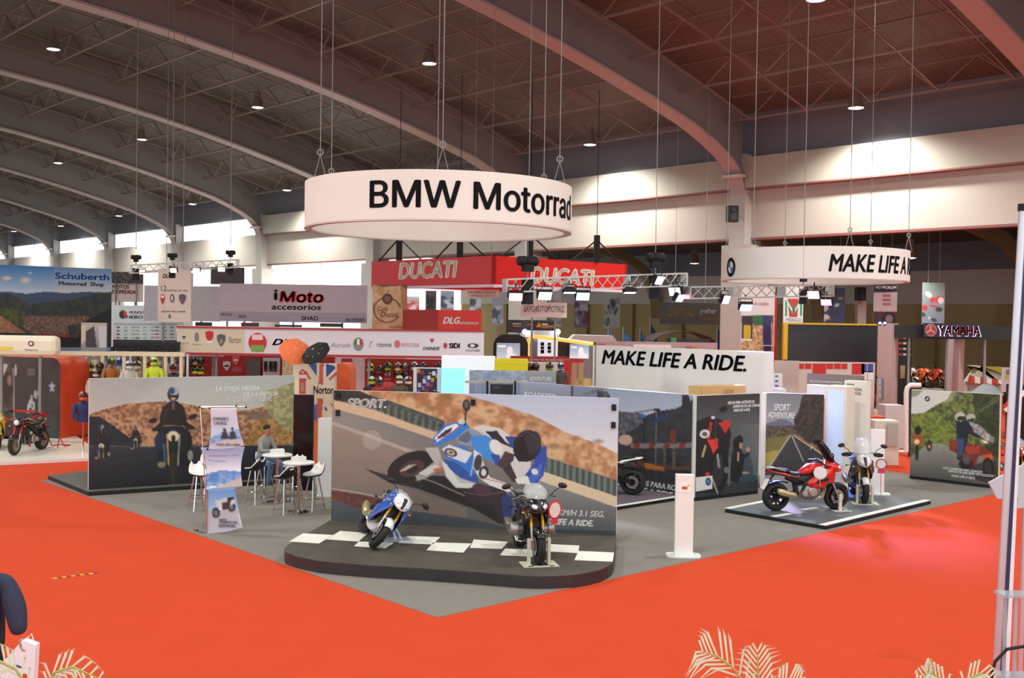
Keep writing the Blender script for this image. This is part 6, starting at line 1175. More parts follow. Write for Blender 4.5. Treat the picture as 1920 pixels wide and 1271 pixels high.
# ---- flag wall with brand lettering
a = Art(545, 675, 640, 880, bg='#f0dcc4').T(540, 640, 7.943)
a.grad([(70,200),(760,200),(760,2000),(70,2000)], '#f2e2cc', '#f0c8a0', 300, 1700); a.poly([(300,330),(430,335),(430,520)], '#3c5f9c'); a.poly([(570,335),(690,360),(710,400),(570,540)], '#33458f'); a.poly([(470,330),(530,330),(525,640),(455,640)], '#d9604a'); a.poly([(270,430),(350,560),(300,560),(260,480)], '#d9604a'); a.poly([(600,560),(740,430),(740,480),(630,580)], '#d9503f')
a.poly([(440,850),(520,850),(505,1180),(430,1180)], '#d9604a'); a.poly([(545,950),(600,1040),(545,1020)], '#3a50a0'); a.poly([(620,910),(690,950),(690,1000),(640,950)], '#d9503f'); a.poly([(380,950),(430,930),(430,1180),(380,1190)], '#5a6cae'); a.poly([(370,1180),(520,1160),(480,2000),(360,2000)], '#e0703c')
a.poly([(160,480),(185,430),(220,410),(260,440),(275,490),(260,780),(165,780)], '#d0523e'); a.rect(170,500,275,545,'#f2e6da'); a.ell(220,460,14,18,'#f0d8c8'); a.rect(185,610,240,740,'#b8907a')
NW = S('flag_wall', 'tall wall printed with a union flag and a red phone box', 'wall panel', 549, 632, 681, 760, 31, '#efd9c0', floor=True, art=a, t=0.1, texts=[('Norton', '#4a3224', 588, 626, 738, 15, dict(bold=0.015))])
ow = MB(); w2 = (D(657, 690, 31).x-D(632, 690, 31).x); nb = D(632, 690, 30.95); zt0 = D(632, 682, 31).z; pts = [(0,0,0.012),(w2,0,0.012)]+[(w2-0.0-0.22*(1-math.cos(math.pi/2*k/6)), 0, zt0-0.22*(1-math.sin(math.pi/2*k/6))*1.0) for k in range(7)]+[(0,0,zt0)]
ow.prism(pts, (0,0,0), (0,1.2,0)); o_ = ow.build('orange_end', mat('orange_end_wall', '#e0561f', 0.5)); o_.location = (nb.x, nb.y, 0); tag(o_, 'orange rounded end wall right of the union flag wall', 'wall panel')
S('glossy_partition', 'tall glossy black panel between the billboard and the flag wall', 'partition', 550, 587, 740, 862, 26.5, mat('glossy_black_panel', '#0c0c10', 0.15), floor=True, t=0.12)
S('low_plinth', 'low cream plinth behind the bar tables', 'plinth', 560, 603, 877, 884, 27.5, '#cdbfae', t=0.8, floor=True)
K2 = S('grey_pillar', 'pale grey information pillar beside the flag wall', 'pillar', 596, 621, 785, 870, 25.6, '#d6d4d2', floor=True, t=0.3)
# ---- umbrellas
def umbrella(px, py, d, r, col, trim, label, R):
    P = D(px, py, d); t = thing('umbrella', label, 'umbrella', M=Matrix.Translation(P) @ R); m = mat('umbrella_'+col, col, 0.7); n = 8
    for k in range(n):
        g = []
        for i in range(5):
            f = i/4; g.append([(r*f*math.cos(2*math.pi*(k+q/4)/n)*(1-0.06*math.sin(math.pi*q/4)*f), r*f*math.sin(2*math.pi*(k+q/4)/n)*(1-0.06*math.sin(math.pi*q/4)*f), r*0.42*(1-f**1.8)) for q in range(5)])
        MB().sheet(g).build('canopy_gore', m, t, smooth=True); MB().tube([(0,0,r*0.42),(r*0.55*math.cos(2*math.pi*k/n),r*0.55*math.sin(2*math.pi*k/n),r*0.27),(r*math.cos(2*math.pi*k/n),r*math.sin(2*math.pi*k/n),-0.01)], 0.006, 5).build('rib', M_blk if trim is None else mat('umbrella_trim', trim, 0.6), t)
    MB().bar((0,0,r*0.52), (0,0,-0.55), 0.014).build('shaft', M_blk, t)
umbrella(553, 659, 30.6, 0.46, '#e8703c', '#f6e2d6', 'open orange umbrella perched on the flag wall', Matrix.Rotation(0.9, 4, 'X') @ Matrix.Rotation(0.35, 4, 'Y')); umbrella(592, 662, 30.3, 0.44, '#141416', '#4a3a2c', 'open black umbrella perched on the flag wall', Matrix.Rotation(0.75, 4, 'X') @ Matrix.Rotation(-0.35, 4, 'Y'))
# ---- cream counter, mural wall with red end and motorcycles at the left
hz = S('cream_counter_sign', 'cream counter sign with crown emblem and rounded corner at the left', 'counter', -40, 106, 629, 667, 35, '#efe6cc', t=0.5, bev=0.18, legs=2); hz.text('Husqvarna', mat('lettering_#6a6a78', '#6a6a78', 0.5), 46, 71, 657, 3.2); mark(58.5, 644, 11, 10, '#4a4a5a', B=hz, shape='disc'); mark(58.5, 644, 6, 6, '#efe6cc', B=hz, shape='disc', o=0.022); mark(6, 653, 36, 6, '#e6d23a', B=hz)
A = D(-45, 760, 36.6); Bm = D(113, 760, 35.9); zt0 = D(113, 671, 35.9).z; MW = Board(A, Bm, 0.1, zt0, 1.0)
mw = thing('mural_wall', 'dark mural wall with rounded red orange end at the left', 'wall panel', (A.x, A.y, 0.1), MW.rz)
L = MW.w; rr_ = 0.32; prof = [(0,0),(L,0)]+[(L-rr_*(1-math.cos(math.pi/2*k/8)), zt0-0.1-rr_*(1-math.sin(math.pi/2*k/8))) for k in range(9)]+[(0,zt0-0.1)]
MB().prism([(x,0,z) for x, z in prof], (0,0,0), (0,1.6,0)).build('body', mat('red_orange_end', '#d9481e', 0.5), mw)
a = Art(-60, 655, 125, 880, bg='#3c3432').T(0, 650, 3.971); a.grad(None, '#463c38', '#2c2b2a', 100, 780); a.poly([(-200,120),(110,100),(110,700),(-200,700)], '#5a4c44', nz=0.5, ns=12, c2='#2e2724'); a.poly([(0,130),(60,130),(20,240),(10,400),(-30,420)], '#b9b2aa'); a.ell(55, 290, 40, 110, '#3a2a24'); a.ell(70, 250, 16, 40, '#8a7464'); a.line([(100,160),(108,640)], 8, '#a8a29a'); a.poly([(200,165),(262,160),(260,215),(205,215)], '#6a6660')
for x, y in ((235,390),(262,350),(222,420),(290,330),(210,460),(250,440)): a.poly([(x-14,y+30),(x-4,y-34),(x+10,y-20),(x+12,y+36)], '#c4c4cc', 0.8)
st = []; 
for k in range(10):
    r_ = 42 if k % 2 == 0 else 15; st.append((388+r_*0.75*math.sin(k*math.pi/5), 300-r_*1.3*math.cos(k*math.pi/5)))
a.poly(st, '#b6b8d0'); a.poly([(108,140),(120,130),(125,210),(108,215)], '#c0b8b8'); a.ell(390, 580, 60, 140, '#4a4e4c', 0.5, soft=0.8)
Lk = L-rr_
MW.o = mw; MW.ink(a, mw, a1=L, zb=zt0-rr_); Pm = np.array([[list(MW.P(x_, z_, 0.004)) for x_ in np.linspace(0, Lk, 60)] for z_ in np.linspace(zt0, zt0-rr_, 8)]); inkmesh('printed_graphic', Pm, a, printmat(), mw)
MB().prism([(Lk, -0.004, zt0-0.1-rr_)]+[(x, -0.004, z) for x, z in prof[2:11]], (0,0,0), (0,0.003,0)).build('mural_corner', mat('mural_brown', '#443a37', 0.5), mw)
wp = [G(-30, 868, 0.1), G(168, 858.5, 0.1)]; back_ = (wp[1]-wp[0]).normalized(); nrm = Vector((-back_.y, back_.x, 0)); pv = wp[1]+back_*0.5
slab('white_platform', 'cream white platform under the motorcycles at the left', 'platform', [proj(q) for q in (wp[0]-back_*2, pv, pv+nrm*6, wp[0]-back_*2+nrm*6)], 0.1, mat('cream_gloss_deck', '#efe6d6', 0.25, noise=0.05, nscale=1), mat('white_platform_edge', '#e6d9d9', 0.5))
F, R_ = G(27, 853.5, 0.1), G(98, 838, 0.1)
bike('black and red naked motorcycle on a red paddock stand at the left', F, F-R_, dict(body='#2a2422', nose='#2a2a2a', tank='#3a302c', tail='#8a7458', fork=mat('red_fork', '#b01c20', 0.3, 0.4), kind='naked', screen=None, wheel='#b59a78', plate=False, frame='#2a2422', bar=1.02, pipe=mat('bronze_muffler', '#8a7650', 0.3, 0.8)), z=0.1, group='motorcycles on the white platform')
ps = thing('paddock_stand', 'red paddock stand under the rear wheel of the black and red motorcycle', 'stand', G(106, 838, 0.1), math.atan2((F-R_).y, (F-R_).x)); mr = mat('red_steel', '#c4242a', 0.4)
for y in (-0.2, 0.2): MB().tube([(0.2,y,0.34),(-0.1,y,0.03),(-0.45,y,0.02)], 0.018, 8).tube([(0.2,y,0.34),(0.3,y,0.02)], 0.018, 8).build('side_rail', mr, ps)
MB().tube([(-0.45,-0.2,0.02),(-0.45,0.2,0.02)], 0.018, 8).build('cross_bar', mr, ps)
F = G(-4, 843, 0.1); bike('yellow motorcycle cut by the left edge', F, Vector((-0.75,-0.55,0))*-1 if False else Vector((0.55,-0.8,0)), dict(body='#e8b818', side='#e8b818', nose='#e6b416', tank='#eabb1a', fork=mat('yellow_fork', '#d8a818', 0.3, 0.4), kind='sport', screen=M_clear, sh=1.1, wheel='#2a2a2a', plate=False, bar=0.92), z=0.1, group='motorcycles on the white platform')
mr2 = mat('red_rope', '#c41f26', 0.5); t = thing('barrier_rail', 'red barrier rail running behind the black and red motorcycle', 'barrier', G(60, 838, 0.1)); 
MB().bar(D(-20, 785, 33.2), D(56, 786, 33.6), 0.05, 0.07).bar(D(56, 786, 33.6), D(86, 774, 35.5), 0.05, 0.07).bar(D(86, 774, 35.5), D(26, 769, 35.3), 0.05, 0.07).build('rail', mr2, t, W=True)
for (x, y, d) in ((56,786,33.6),(86,774,35.5)): p = D(x, y, d); MB().bar((p.x,p.y,0.1), p, 0.04).build('post', mr2, t, W=True)
# ---- white rack of riding gear
rk = thing('display_rack', 'long cream display rack of riding gear behind the desert road billboard', 'rack', D(225, 800, 37)); dk = 37
def rp(x, y, dd=0): return D(x, y, dk+dd)
zr = rp(225, 664).z
MB().bar(rp(105, 662), rp(347, 664.5), 0.16, 0.14).bar(rp(105, 662, 1.2), rp(347, 664.5, 1.2), 0.1, 0.1).build('top_beam', mat('cream_rack', '#e6d7b6', 0.5), rk, W=True)
for x in (193, 233, 272, 311, 340):
    p = rp(x, 664); MB().box((p.x, p.y, zr/2), (0.1,0.1,zr)).build('upright', mat('cream_rack', '#e6d7b6', 0.5), rk, W=True); p = rp(x+12, 664, 1.2); MB().box((p.x, p.y, zr/2), (0.07,0.07,zr)).build('rear_upright', mat('cool_white_rack', '#d3dedc', 0.4), rk, W=True)
for (x, y, jc, hc, h2, lb) in ((168,688,'#3c4438','#c8d436','#2a2a2a','dark vest and lime helmet'),(180,699,'#c9bfae','#d8ccb8','#a89a88','cream suit'),(188,687,'#16161a','#1a1a1e','#3a3a3e','all black gear'),(208,678,'#a06420','#3a3a40','#b8cc30','tan leather jacket'),(226,678,'#c8ccd8','#3a6ad0','#e8e8f0','white jacket and blue helmet'),(242,684,'#c9c4ba','#d8d8d8','#8aa0c0','pale jacket'),(258,684,'#a89880','#e4d8c0','#4a3a34','sand jacket and cream helmet'),(277,682,'#d9502a','#a83a2c','#c8b040','orange jacket'),(290,677,'#c6e02a','#c8e62a','#e8f0c8','hi vis yellow jacket'),(325,690,'#2a2a30','#b8485a','#2a2a2a','dark jacket with pink helmet')): mannequin(x, y, 38.0-0.6*((x//9) % 3), jc, hc, h2, 'mannequin in %s under the cream rack' % lb, -1.3+random.uniform(-0.4, 0.4))
a = Art(150, 665, 350, 712, bg='#8a8578'); rs2 = np.random.RandomState(5)
for k in range(150): x, y = rs2.rand()*200+150, 662+rs2.rand()*50; a.rect(x, y, x+3+rs2.rand()*7, y+3+rs2.rand()*10, ('#e8e6e0','#2a2a2e','#5a4a3c','#8a9a4a','#b8c8d0','#6a2c28','#3c4858','#d8d0b8')[rs2.randint(8)], op=0.8)
B = S('stock_shelf', 'crowded stock shelf behind the cream rack', 'shelf', 118, 346, 664, 708, 40.2, '#5a5048', floor=True, t=0.4); B.ink(a, step=1.6, za=1.2)
B = S('rack_header', 'black header with small spot lamps above the stock shelf', 'sign', 213, 335, 640, 657, 39.8, '#17191b', t=0.3, legs=2)
for k, x in enumerate((210,224,249,262,289,314)): p = D(x, 656, 39.2); t = thing('spot_lamp', 'small white spot lamp %s over the cream rack' % ('first','second','third','fourth','fifth','sixth')[k], 'lamp', p); MB().lathe([(0,0.12),(0.05,0.1),(0.08,-0.04)], n=12).build('shade', M_dark, t); MB().lathe([(0,-0.03),(0.075,-0.035)], n=12).build('lens', mat('spot_glow', '#f4f8ff', 0.3, emit=6), t); MB().bar((0,0,0.1), (0,0.62,0.14), 0.025).build('arm', M_dark, t)
mannequin(156, 742, 32.5, '#23285a', '#c8502a', '#1a1a1e', 'mannequin in navy racing suit beside the red orange end wall', -1.0)
# ---- booths in the middle distance
a = Art(880, 690, 1050, 720, bg='#93a0b8').T(880, 580, 7.942); a.poly([(-50,880),(1400,880),(1400,1120),(-50,1120)], '#8d9ab4', nz=0.6, ns=9, c2='#b6bfd0'); a.grad([(860,900),(1300,900),(1300,1080),(860,1080)], '#a9a9ae', '#8e9096', 900, 1080)
S('adventure_banner', 'low blue grey banner behind the long night billboard', 'banner', 880, 1043, 695, 716, 34.5, '#93a0b8', floor=True, art=a, texts=[('ADVENTURE', M_inkw, 992, 1034, 714, 8, dict(shear=0.1))])
t = thing('fence_rail', 'cream rail fence with chain mesh behind the racing board', 'fence', D(930, 740, 33)); MB().bar(D(872, 716, 33), D(990, 715.5, 33), 0.07).build('rail', mat('cream_rail', '#d8c8b4', 0.5), t, W=True)
for x in (914, 966): p = D(x, 714, 32.9); MB().box((p.x, p.y, p.z/2), (0.06,0.06,p.z)).build('post', M_dark, t, W=True)
S('dark_crate', 'dark mesh fronted crate behind the rail fence', 'crate', 919, 962, 721, 745, 32.5, mat('dark_mesh', '#2a2c34', 0.6, noise=0.6, nscale=40), floor=True, t=0.5, texts=[('CANTU', '#8a8c94', 924, 938, 728, 3.5)])
t = thing('screen_arch', 'black rounded booth arch with a pale screen', 'booth arch', D(956, 800, 50)); p0 = D(925, 660, 50); p1 = D(990, 660, 50); zt0 = D(956, 628, 50).z; w_ = p1.x-p0.x
pr_ = [(0,0),(w_,0)]+[(w_-0.5*(1-math.cos(math.pi/2*k/6)), zt0-0.5*(1-math.sin(math.pi/2*k/6))) for k in range(7)]+[(0.5*(1-math.cos(math.pi/2*(1-k/6))), zt0-0.5*(1-math.sin(math.pi/2*(1-k/6)))) for k in range(7)]
MB().prism([(p0.x+x, p0.y, z+0.01) for x, z in pr_], (0,0,0), (0,2.5,0)).build('shell', mat('black_gloss_shell', '#1e1c18', 0.4), t, W=True)
def screen(par, xl, xr, yt, yb, d, c1, c2, nm='screen', emit=0.35):
    B = sign(xl, xr, yt, yb, d, None, 0.06); B.o = par; a = Art(xl-2, yt-2, xr+2, yb+2, bg=c1); a.grad(None, c1, c2, yt, yb); cx = (xl+xr)/2; a.ell(cx+3, (yt+yb)/2, (xr-xl)*0.13, (yb-yt)*0.3, '#eef2f6'); a.ell(cx+6, yb-5, (xr-xl)*0.25, 5, '#e6ecf2'); a.rect(xl+3, yt+4, xl+(xr-xl)*0.4, yt+8, '#f4f6f8'); o = B.body(nm, M_dark, par); B.ink(a, par, step=1.2, m=printmat('lit_screen', 0.2, emit), name='screen_picture')
screen(t, 931, 975, 643, 673, 49.6, '#8fa2b4', '#c8d2dc')
t = thing('yellow_arch', 'booth arch outlined by a glowing yellow line', 'booth arch', D(1050, 800, 51)); q = [D(x, y, 50.5) for x, y in ((990,690),(990,645),(992,637),(998,631),(1020,632),(1060,638),(1112,645))]
MB().tube(q, 0.09, 8).build('glowing_outline', mat('warm_yellow_line', '#f2c860', 0.4, emit=0.5), t, W=True, smooth=True)
w_ = sign(992, 1110, 640, 700, 51.5, None, 0.1); w_.z0 = 0.01; w_.body('back_wall', mat('grey_booth_wall', '#8d8c90', 0.5), t); w_ = sign(1008, 1046, 635, 668, 51.3, None, 0.05); w_.body('white_panel', mat('lit_white_panel', '#eaf0fb', 0.4, emit=0.35), t)
for k in range(9): x, y = 1017+(k*13) % 26, 644+(k*7) % 20; p = D(x, y, 51.2); MB().box(p, (0.16,0.06,0.13)).build('wall_clock', M_dark if k % 3 else mat('mark_#2a4a8a', '#2a4a8a', 0.5), t, W=True)
screen(t, 1068, 1104, 645, 672, 50.9, '#7fa4cc', '#d6dfe8'); w_ = sign(1046, 1068, 640, 668, 51.2, None, 0.05); w_.body('dark_shelf', mat('dark_shelf', '#3a352c', 0.6), t)
S('red_strip_sign', 'thin red strip sign with white lettering below the booth arches', 'sign', 957, 1062, 668, 678, 48.5, '#b02c30', legs=2, texts=[('SUPERIOR EN MOTOS PRODUCTION', M_inkw, 966, 1058, 675.5, 3.2)])
S('red_column_sign', 'narrow red column sign left of the slogan tower', 'column sign', 1058, 1070, 674, 713, 45, '#c4201c', t=0.4, floor=True); S('red_block_sign', 'short red block sign beside the narrow red column', 'sign', 1073, 1094, 674, 680, 46, '#c4241f', legs=1)
S('white_display', 'white display counter with small gear below the red strip sign', 'counter', 990, 1058, 680, 700, 47, '#dfe0dc', floor=True, t=0.6)
for (x, c1, c2, nm) in ((992,'#3a3230','#8a2a2a','dark red'),(1004,'#23232a','#5a5a60','black'),(1030,'#5aa83a','#1a1a1a','green')): helmet(D(x, 687, 46.4), c1, c2, -1.4, '%s helmet before the white display counter' % nm, 1.5, 'helmets on the display counter')
S('wood_panel', 'pale wood panel between the red signs and the tower', 'panel', 1072, 1094, 680, 712, 46.5, '#c2a27a', floor=True)
mannequin(1051, 686, 43, '#4a4a44', '#3a5a8a', '#d8d8d8', 'mannequin in olive gear beside the narrow red column')
S('show_name_sign', 'white sign with slanted red and black show name', 'sign', 976, 1063, 567, 595, 48, '#eceae4', t=0.12, legs=2, texts=[('EXPOAUTOMOTRIZ', '#4a4a4c', 982, 1058, 584, 11, dict(shear=0.1))])
for x in (986, 1006, 1027): MB().bar(D(x-2, 587, 47.9), D(x+5, 570, 47.9), 0.06, 0.02).build('red_stroke', mat('mark_#d0262a', '#d0262a', 0.5), bpy.data.objects['show_name_sign'], W=True)
a = Art(945, 595, 1045, 630, bg='#23211f').T(880, 580, 7.942); a.grad(None, '#3a3c42', '#2c2c30', 130, 360); a.rect(630,180,790,280,'#1c1a18'); a.rect(640,200,780,225,'#b8a890'); a.rect(640,240,780,262,'#c8762a'); a.rect(870,180,1260,310,'#17161a'); a.poly([(990,270),(1040,190),(1080,270)], '#d8862a'); a.rect(1080,210,1170,240,'#c0b098'); a.rect(1080,245,1250,272,'#c4702a'); a.rect(870,200,950,240,'#a03028')
S('logo_box', 'dark box sign with orange logos in the middle distance', 'sign', 951, 1040, 600, 624, 55, '#23211f', legs=2, art=a, t=0.5)
S('glow_counter', 'white counter with glowing ends below the dark box sign', 'counter', 983, 1048, 620, 632, 54, '#dcdcdc', t=0.5, legs=2)
for x in (984, 1046): p = D(x, 622, 53.8); t = thing('bright_lamp', 'bright bluish lamp at the %s end of the white counter' % ('left' if x < 1000 else 'right'), 'lamp', p); MB().sphere((0,0,0), 0.13, 12, 8).build('bulb', mat('bluish_glow', '#dfe8ff', 0.3, emit=10), t); MB().bar((0,0,-0.1), (0,0,-0.35), 0.04).build('stem', M_dark, t)
S('street_sign', 'small cream and red sign under the red box sign', 'sign', 872, 936, 543, 557, 45.5, '#dccbbd', hang=2, t=0.05, texts=[('ANTONIO NOVOA', '#8a3a34', 876, 930, 549.5, 4), ('TIENDAS OXXO', '#a0605a', 880, 928, 556, 3.5)])
# ---- hanging picture banners on the far wall
def picbanner(xl, xr, yt, yb, d, c, label, seed, hang=1, **k):
    a = Art(xl-2, yt-2, xr+2, yb+2, bg=c[0]); rs3 = np.random.RandomState(seed); a.grad(None, c[0], c[1], yt, yb)
    for q in range(10): a.ell(xl+rs3.rand()*(xr-xl), yt+(0.25+0.65*rs3.rand())*(yb-yt), 2+rs3.rand()*6, 2+rs3.rand()*7, c[2+rs3.randint(len(c)-2)], 0.8, rot=rs3.rand()*90)
    return S('picture_banner', label, 'banner', xl, xr, yt, yb, d, c[0], hang=hang, t=0.03, art=a, group='hanging picture banners', **k)
picbanner(923, 944, 560, 610, 78, ('#b9c0d0','#a8b0c4','#5a6478','#e4e6ec','#7a86a0'), 'pale blue picture banner left of the show name sign', 1)
picbanner(1000, 1021, 545, 570, 79, ('#d8dce4','#c4ccd8','#7aa088','#5a6a80'), 'white code patterned banner behind the show name sign', 2); picbanner(1036, 1052, 546, 612, 79, ('#eceef0','#dfe2e6','#9aa0a8','#c8ccd2'), 'plain white banner right of the show name sign', 3)
picbanner(1077, 1103, 548, 614, 80, ('#a8b4d0','#8a7890','#5a4a60','#d4d8e8','#7a3a5a'), 'violet picture banner over the black scooter tent', 4); picbanner(1133, 1162, 546, 616, 80, ('#c9d8d4','#b8c8c6','#3a4a58','#8aa0a0'), 'pale green picture banner with a dark motorcycle', 5)
picbanner(826, 851, 545, 583, 76, ('#a8b0c8','#88889c','#4a4858','#d8dce8'), 'blue grey banner under the red box sign', 6); picbanner(798, 818, 545, 581, 74, ('#5a4a58','#4a3a44','#8a6a78','#2c242c'), 'dark picture banner under the red box sign', 7); picbanner(763, 786, 556, 582, 73, ('#d8d4dc','#c43a3c','#d84a4a','#f0e8ea'), 'red and white banner right of the coffee banner', 8); picbanner(881, 902, 556, 584, 76, ('#b8bcc4','#9aa0aa','#4a4e58','#dfe2e6'), 'grey picture banner over the deep red corner sign', 9)
a = Art(1235, 565, 1355, 612, bg='#191614'); a.grad(None, '#1c1a18', '#2a2018', 1240, 1350, horiz=True)
S('black_slogan_banner', 'black banner with slanted yellow and white script', 'banner', 1237, 1350, 568, 608, 55, '#191614', hang=2, t=0.05, art=a, texts=[('DEJ A UDA', '#c8a02a', 1256, 1285, 583, 6, IT), ('RIDING EXPER', '#c8a02a', 1252, 1302, 593, 7, IT), ('pulsar', M_inkw, 1312, 1344, 587, 9, dict(shear=0.35, bold=0.02)), ('LIMITED ED', '#b8862a', 1317, 1344, 599, 4, IT)])
for k, (x, yt, yb) in enumerate(((1140,612,642),(1168,613,642),(1200,612,640),(1219,594,632),(1345,600,640))):
    P = D(x, yb, 66); H = D(x, yt, 66).z; t = thing('feather_flag', 'blue feather flag %s in the far aisle' % ('first from the left','second from the left','third from the left','fourth and tallest','alone near the pillar')[k], 'flag', (P.x, P.y, 0.01), 0.2*k, group='blue feather flags'); MB().bar((0,0,0), (0,0,H), 0.05).build('pole', M_cable, t)
    g = [[(0.03+0.02, 0, 1.2+(H-1.2)*i/8), (0.03+0.75*math.sin(math.pi*min(1, 0.35+0.65*i/8))**0.6*(1 if i < 7 else 0.4), 0.05, 1.1+(H-1.2)*i/8)] for i in range(9)]; solid(MB().sheet(g).build('cloth', mat('blue_flag', '#2f5f9e' if k != 3 else '#6aa0c8', 0.7), t), 0.01)
t = thing('arched_tent', 'dark brown arched tent roof behind the slogan tower', 'tent', D(1278, 760, 60)); g = []
for i in range(9): an = math.pi*i/8; g.append([(D(1278,640,60).x-1.75*math.cos(an), 59+dd, D(1278,647,60).z+0.75*math.sin(an)) for dd in (0, 4)])
solid(MB().sheet(g).build('roof_cloth', mat('brown_black_tent', '#3c2e24', 0.7, noise=0.3, nscale=2), t, W=True), 0.04)
for x in (1226, 1330): p = D(x, 647, 59.2); MB().bar((p.x,p.y,0.01), p, 0.08).build('pole', M_dark, t, W=True)
p = D(1290, 641, 58.9); MB().box((p.x,p.y,p.z), (2.4,0.06,0.35)).build('dark_header', mat('dark_green_header', '#22302a', 0.6), t, W=True); p = D(1263, 638, 58.8); MB().box((p.x,p.y,p.z), (0.3,0.05,0.3)).build('green_mark', mat('mark_#4a8a5a', '#4a8a5a', 0.5), t, W=True)
B = S('pink_barrier', 'long mauve pink barrier board above the slogan tower', 'barrier', 1118, 1345, 641, 657, 52, '#b79aa0', floor=True, texts=[('BEER', '#8a3a44', 1122, 1136, 648, 4), ('BEER', '#8a3a44', 1285, 1298, 653, 4)])
w_ = sign(1188, 1258, 646, 656, 51.8, None, 0.05); w_.body('white_notice', M_white, B.o); w_.o = B.o; w_.text('moto expo', mat('lettering_#8a2a34', '#8a2a34', 0.5), 1200, 1250, 654, 5)
for x in (1142, 1306): mark(x, 650, 7, 6, '#c89a2a', B=B, shape='disc')
t = thing('grey_canopy', 'pale grey canopy roof left of the blue feather flags', 'canopy', D(1100, 760, 62)); q = [D(x, y, 62) for x, y in ((1066,640),(1078,628),(1150,630),(1158,642))]; MB().prism(list(reversed(q)), (0,0,0), (0,3,0)).build('roof', mat('pale_canopy', '#b9b6b2', 0.7), t, W=True)
for x in (1070, 1154): p = D(x, 641, 62.2); MB().bar((p.x,p.y,0.01), p, 0.1).build('pole', M_post, t, W=True)
# ---- right side background
a = Art(1385, 535, 1460, 700, bg='#ddd0cc').T(1340, 440, 3.3103); a.rect(160,310,365,500,'#e0d4d2'); a.rect(165,500,365,780,'#6a5038'); a.poly([(165,550),(365,550),(365,780),(165,780)], '#a07a54', nz=1.4, ns=3, c2='#d8b48a'); a.rect(170,500,235,650,'#3a2c3a'); a.rect(180,560,225,650,'#c8a83a'); a.rect(240,500,300,560,'#2f6a44'); a.rect(300,500,350,720,'#3a3468'); a.rect(160,780,380,840,'#b83a34'); a.rect(165,648,235,656,'#e8dcd0'); a.line([(265,685),(360,690)], 5, '#e0d0c0')
B = S('festival_banner', 'tall picture banner with dates and red right edge', 'banner', 1389, 1452, 535, 690, 47, '#ddd0cc', d2=47.5, floor=True, art=a, t=0.06, texts=[('10 al 18 de octubre', '#c0484a', 1393, 1441, 572, 8)])
MB().box(B.P(B.w+0.05, (D(1452,555,47).z+D(1452,690,47).z)/2, -0.03), (0.1,0.08,D(1452,555,47).z-D(1452,690,47).z), B.rz).build('red_edge', mat('mark_#c8202c', '#c8202c', 0.5), B.o, W=True)
B = S('country_sign', 'white sign with green and red M emblem above the black screen', 'sign', 1469, 1506, 536, 607, 47, '#eceae8', t=0.08, legs=1, texts=[('MEXICO', '#9a8a8a', 1474, 1502, 602, 6)])
def strokes(pts, w, col, o=0.01):
    mb = MB()
    for (xa, ya), (xb, yb) in zip(pts[:-1], pts[1:]): mb.bar(B.hit(xa, ya, o), B.hit(xb, yb, o), 0.008, w)
    mb.build('emblem_stroke', mat('mark_'+col, col, 0.5), B.o, W=True)
q = [B.hit(x, y, 0.006) for x, y in ((1480,594),(1495,594),(1497,560),(1477,560))]; MB().prism(q, (0,0,0), B.n*0.004).build('red_field', mat('mark_#d23a34', '#d23a34', 0.5), B.o, W=True)
strokes([(1474,592),(1474,562)], 0.08, '#2a9a72'); strokes([(1502,592),(1502,562)], 0.08, '#2a9a72'); strokes([(1475,562),(1488,586),(1501,562)], 0.09, '#f2f0ee', 0.014); strokes([(1477,562),(1492,588)], 0.06, '#2a9a72', 0.02); strokes([(1500,562),(1484,588)], 0.06, '#2a9a72', 0.02)
B = S('led_wall', 'wide black screen wall with yellow edge', 'screen', 1474, 1644, 608, 678, 46, '#26242a', t=0.3, legs=3, rough=0.35); 
for (xa, xb, ya, yb) in ((1469,1477,607,674),(1469,1644,606,609)): w_ = sign(xa, xb, ya, yb, 45.9, None, 0.3); w_.body('yellow_edge', mat('mark_#d8ac1c', '#d8ac1c', 0.5), B.o)
M_pink = mat('pinkish_pillar', '#cbb2ae', 0.6)
for (xl, xr, x2, yt, lb) in ((1643,1670,1682,606,'tall pinkish square pillar right of the black screen wall'),(1773,1796,1806,634,'tall pinkish square pillar under the lit red brand sign')):
    t = thing('square_pillar', lb, 'pillar', D(xr, 760, 41)); p0, p1, p2 = D(xl, 760, 42.2), D(xr, 760, 41), D(x2, 760, 42.0); zt0 = D(xr, yt, 41).z; b4 = p0+p2-p1
    MB().prism([Vector((q.x,q.y,0.01)) for q in (p0,b4,p2,p1)], (0,0,0.01), (0,0,zt0)).build('shaft', M_pink, t, W=True)
    if xl < 1700:
        B = Board(p0, p1, 0, 3); B.o = t; mark(1653, 729, 16, 41, '#8d9098', B=B, nm='poster'); 
        for k in range(3): mark(1651, 715+k*13, 9, 11, '#c2d4e4', B=B, o=0.022, nm='poster_picture')
for x in (1650, 1659): p = D(x, 606, 40.8); t = thing('blue_beacon', 'tiny blue light %s on the pinkish pillar' % ('left' if x == 1650 else 'right'), 'lamp', p); MB().sphere((0,0,0.0), 0.06, 10, 6).build('bulb', mat('blue_glow', '#5a6aff', 0.3, emit=6), t); MB().box((0,0,-0.06), (0.08,0.08,0.06)).build('socket', M_dark, t)
B = S('black_fascia', 'long black fascia beam carrying the lit red brand sign', 'fascia', 1672, 1960, 611, 636, 41.3, '#1c1a1c', d2=40.6, t=0.5, legs=4)
yb_ = sign(1732, 1842, 606.5, 632.5, 40.7, None, 0.12); yb_.body('brand_sign', mat('dark_blue_sign', '#1a1830', 0.4), None, label='dark sign with red lettering rimmed in white light', category='sign')
mw_ = mat('letter_halo', '#dfe4ff', 0.4, emit=0.35); mrl = mat('red_sign_letters', '#a8161c', 0.4)
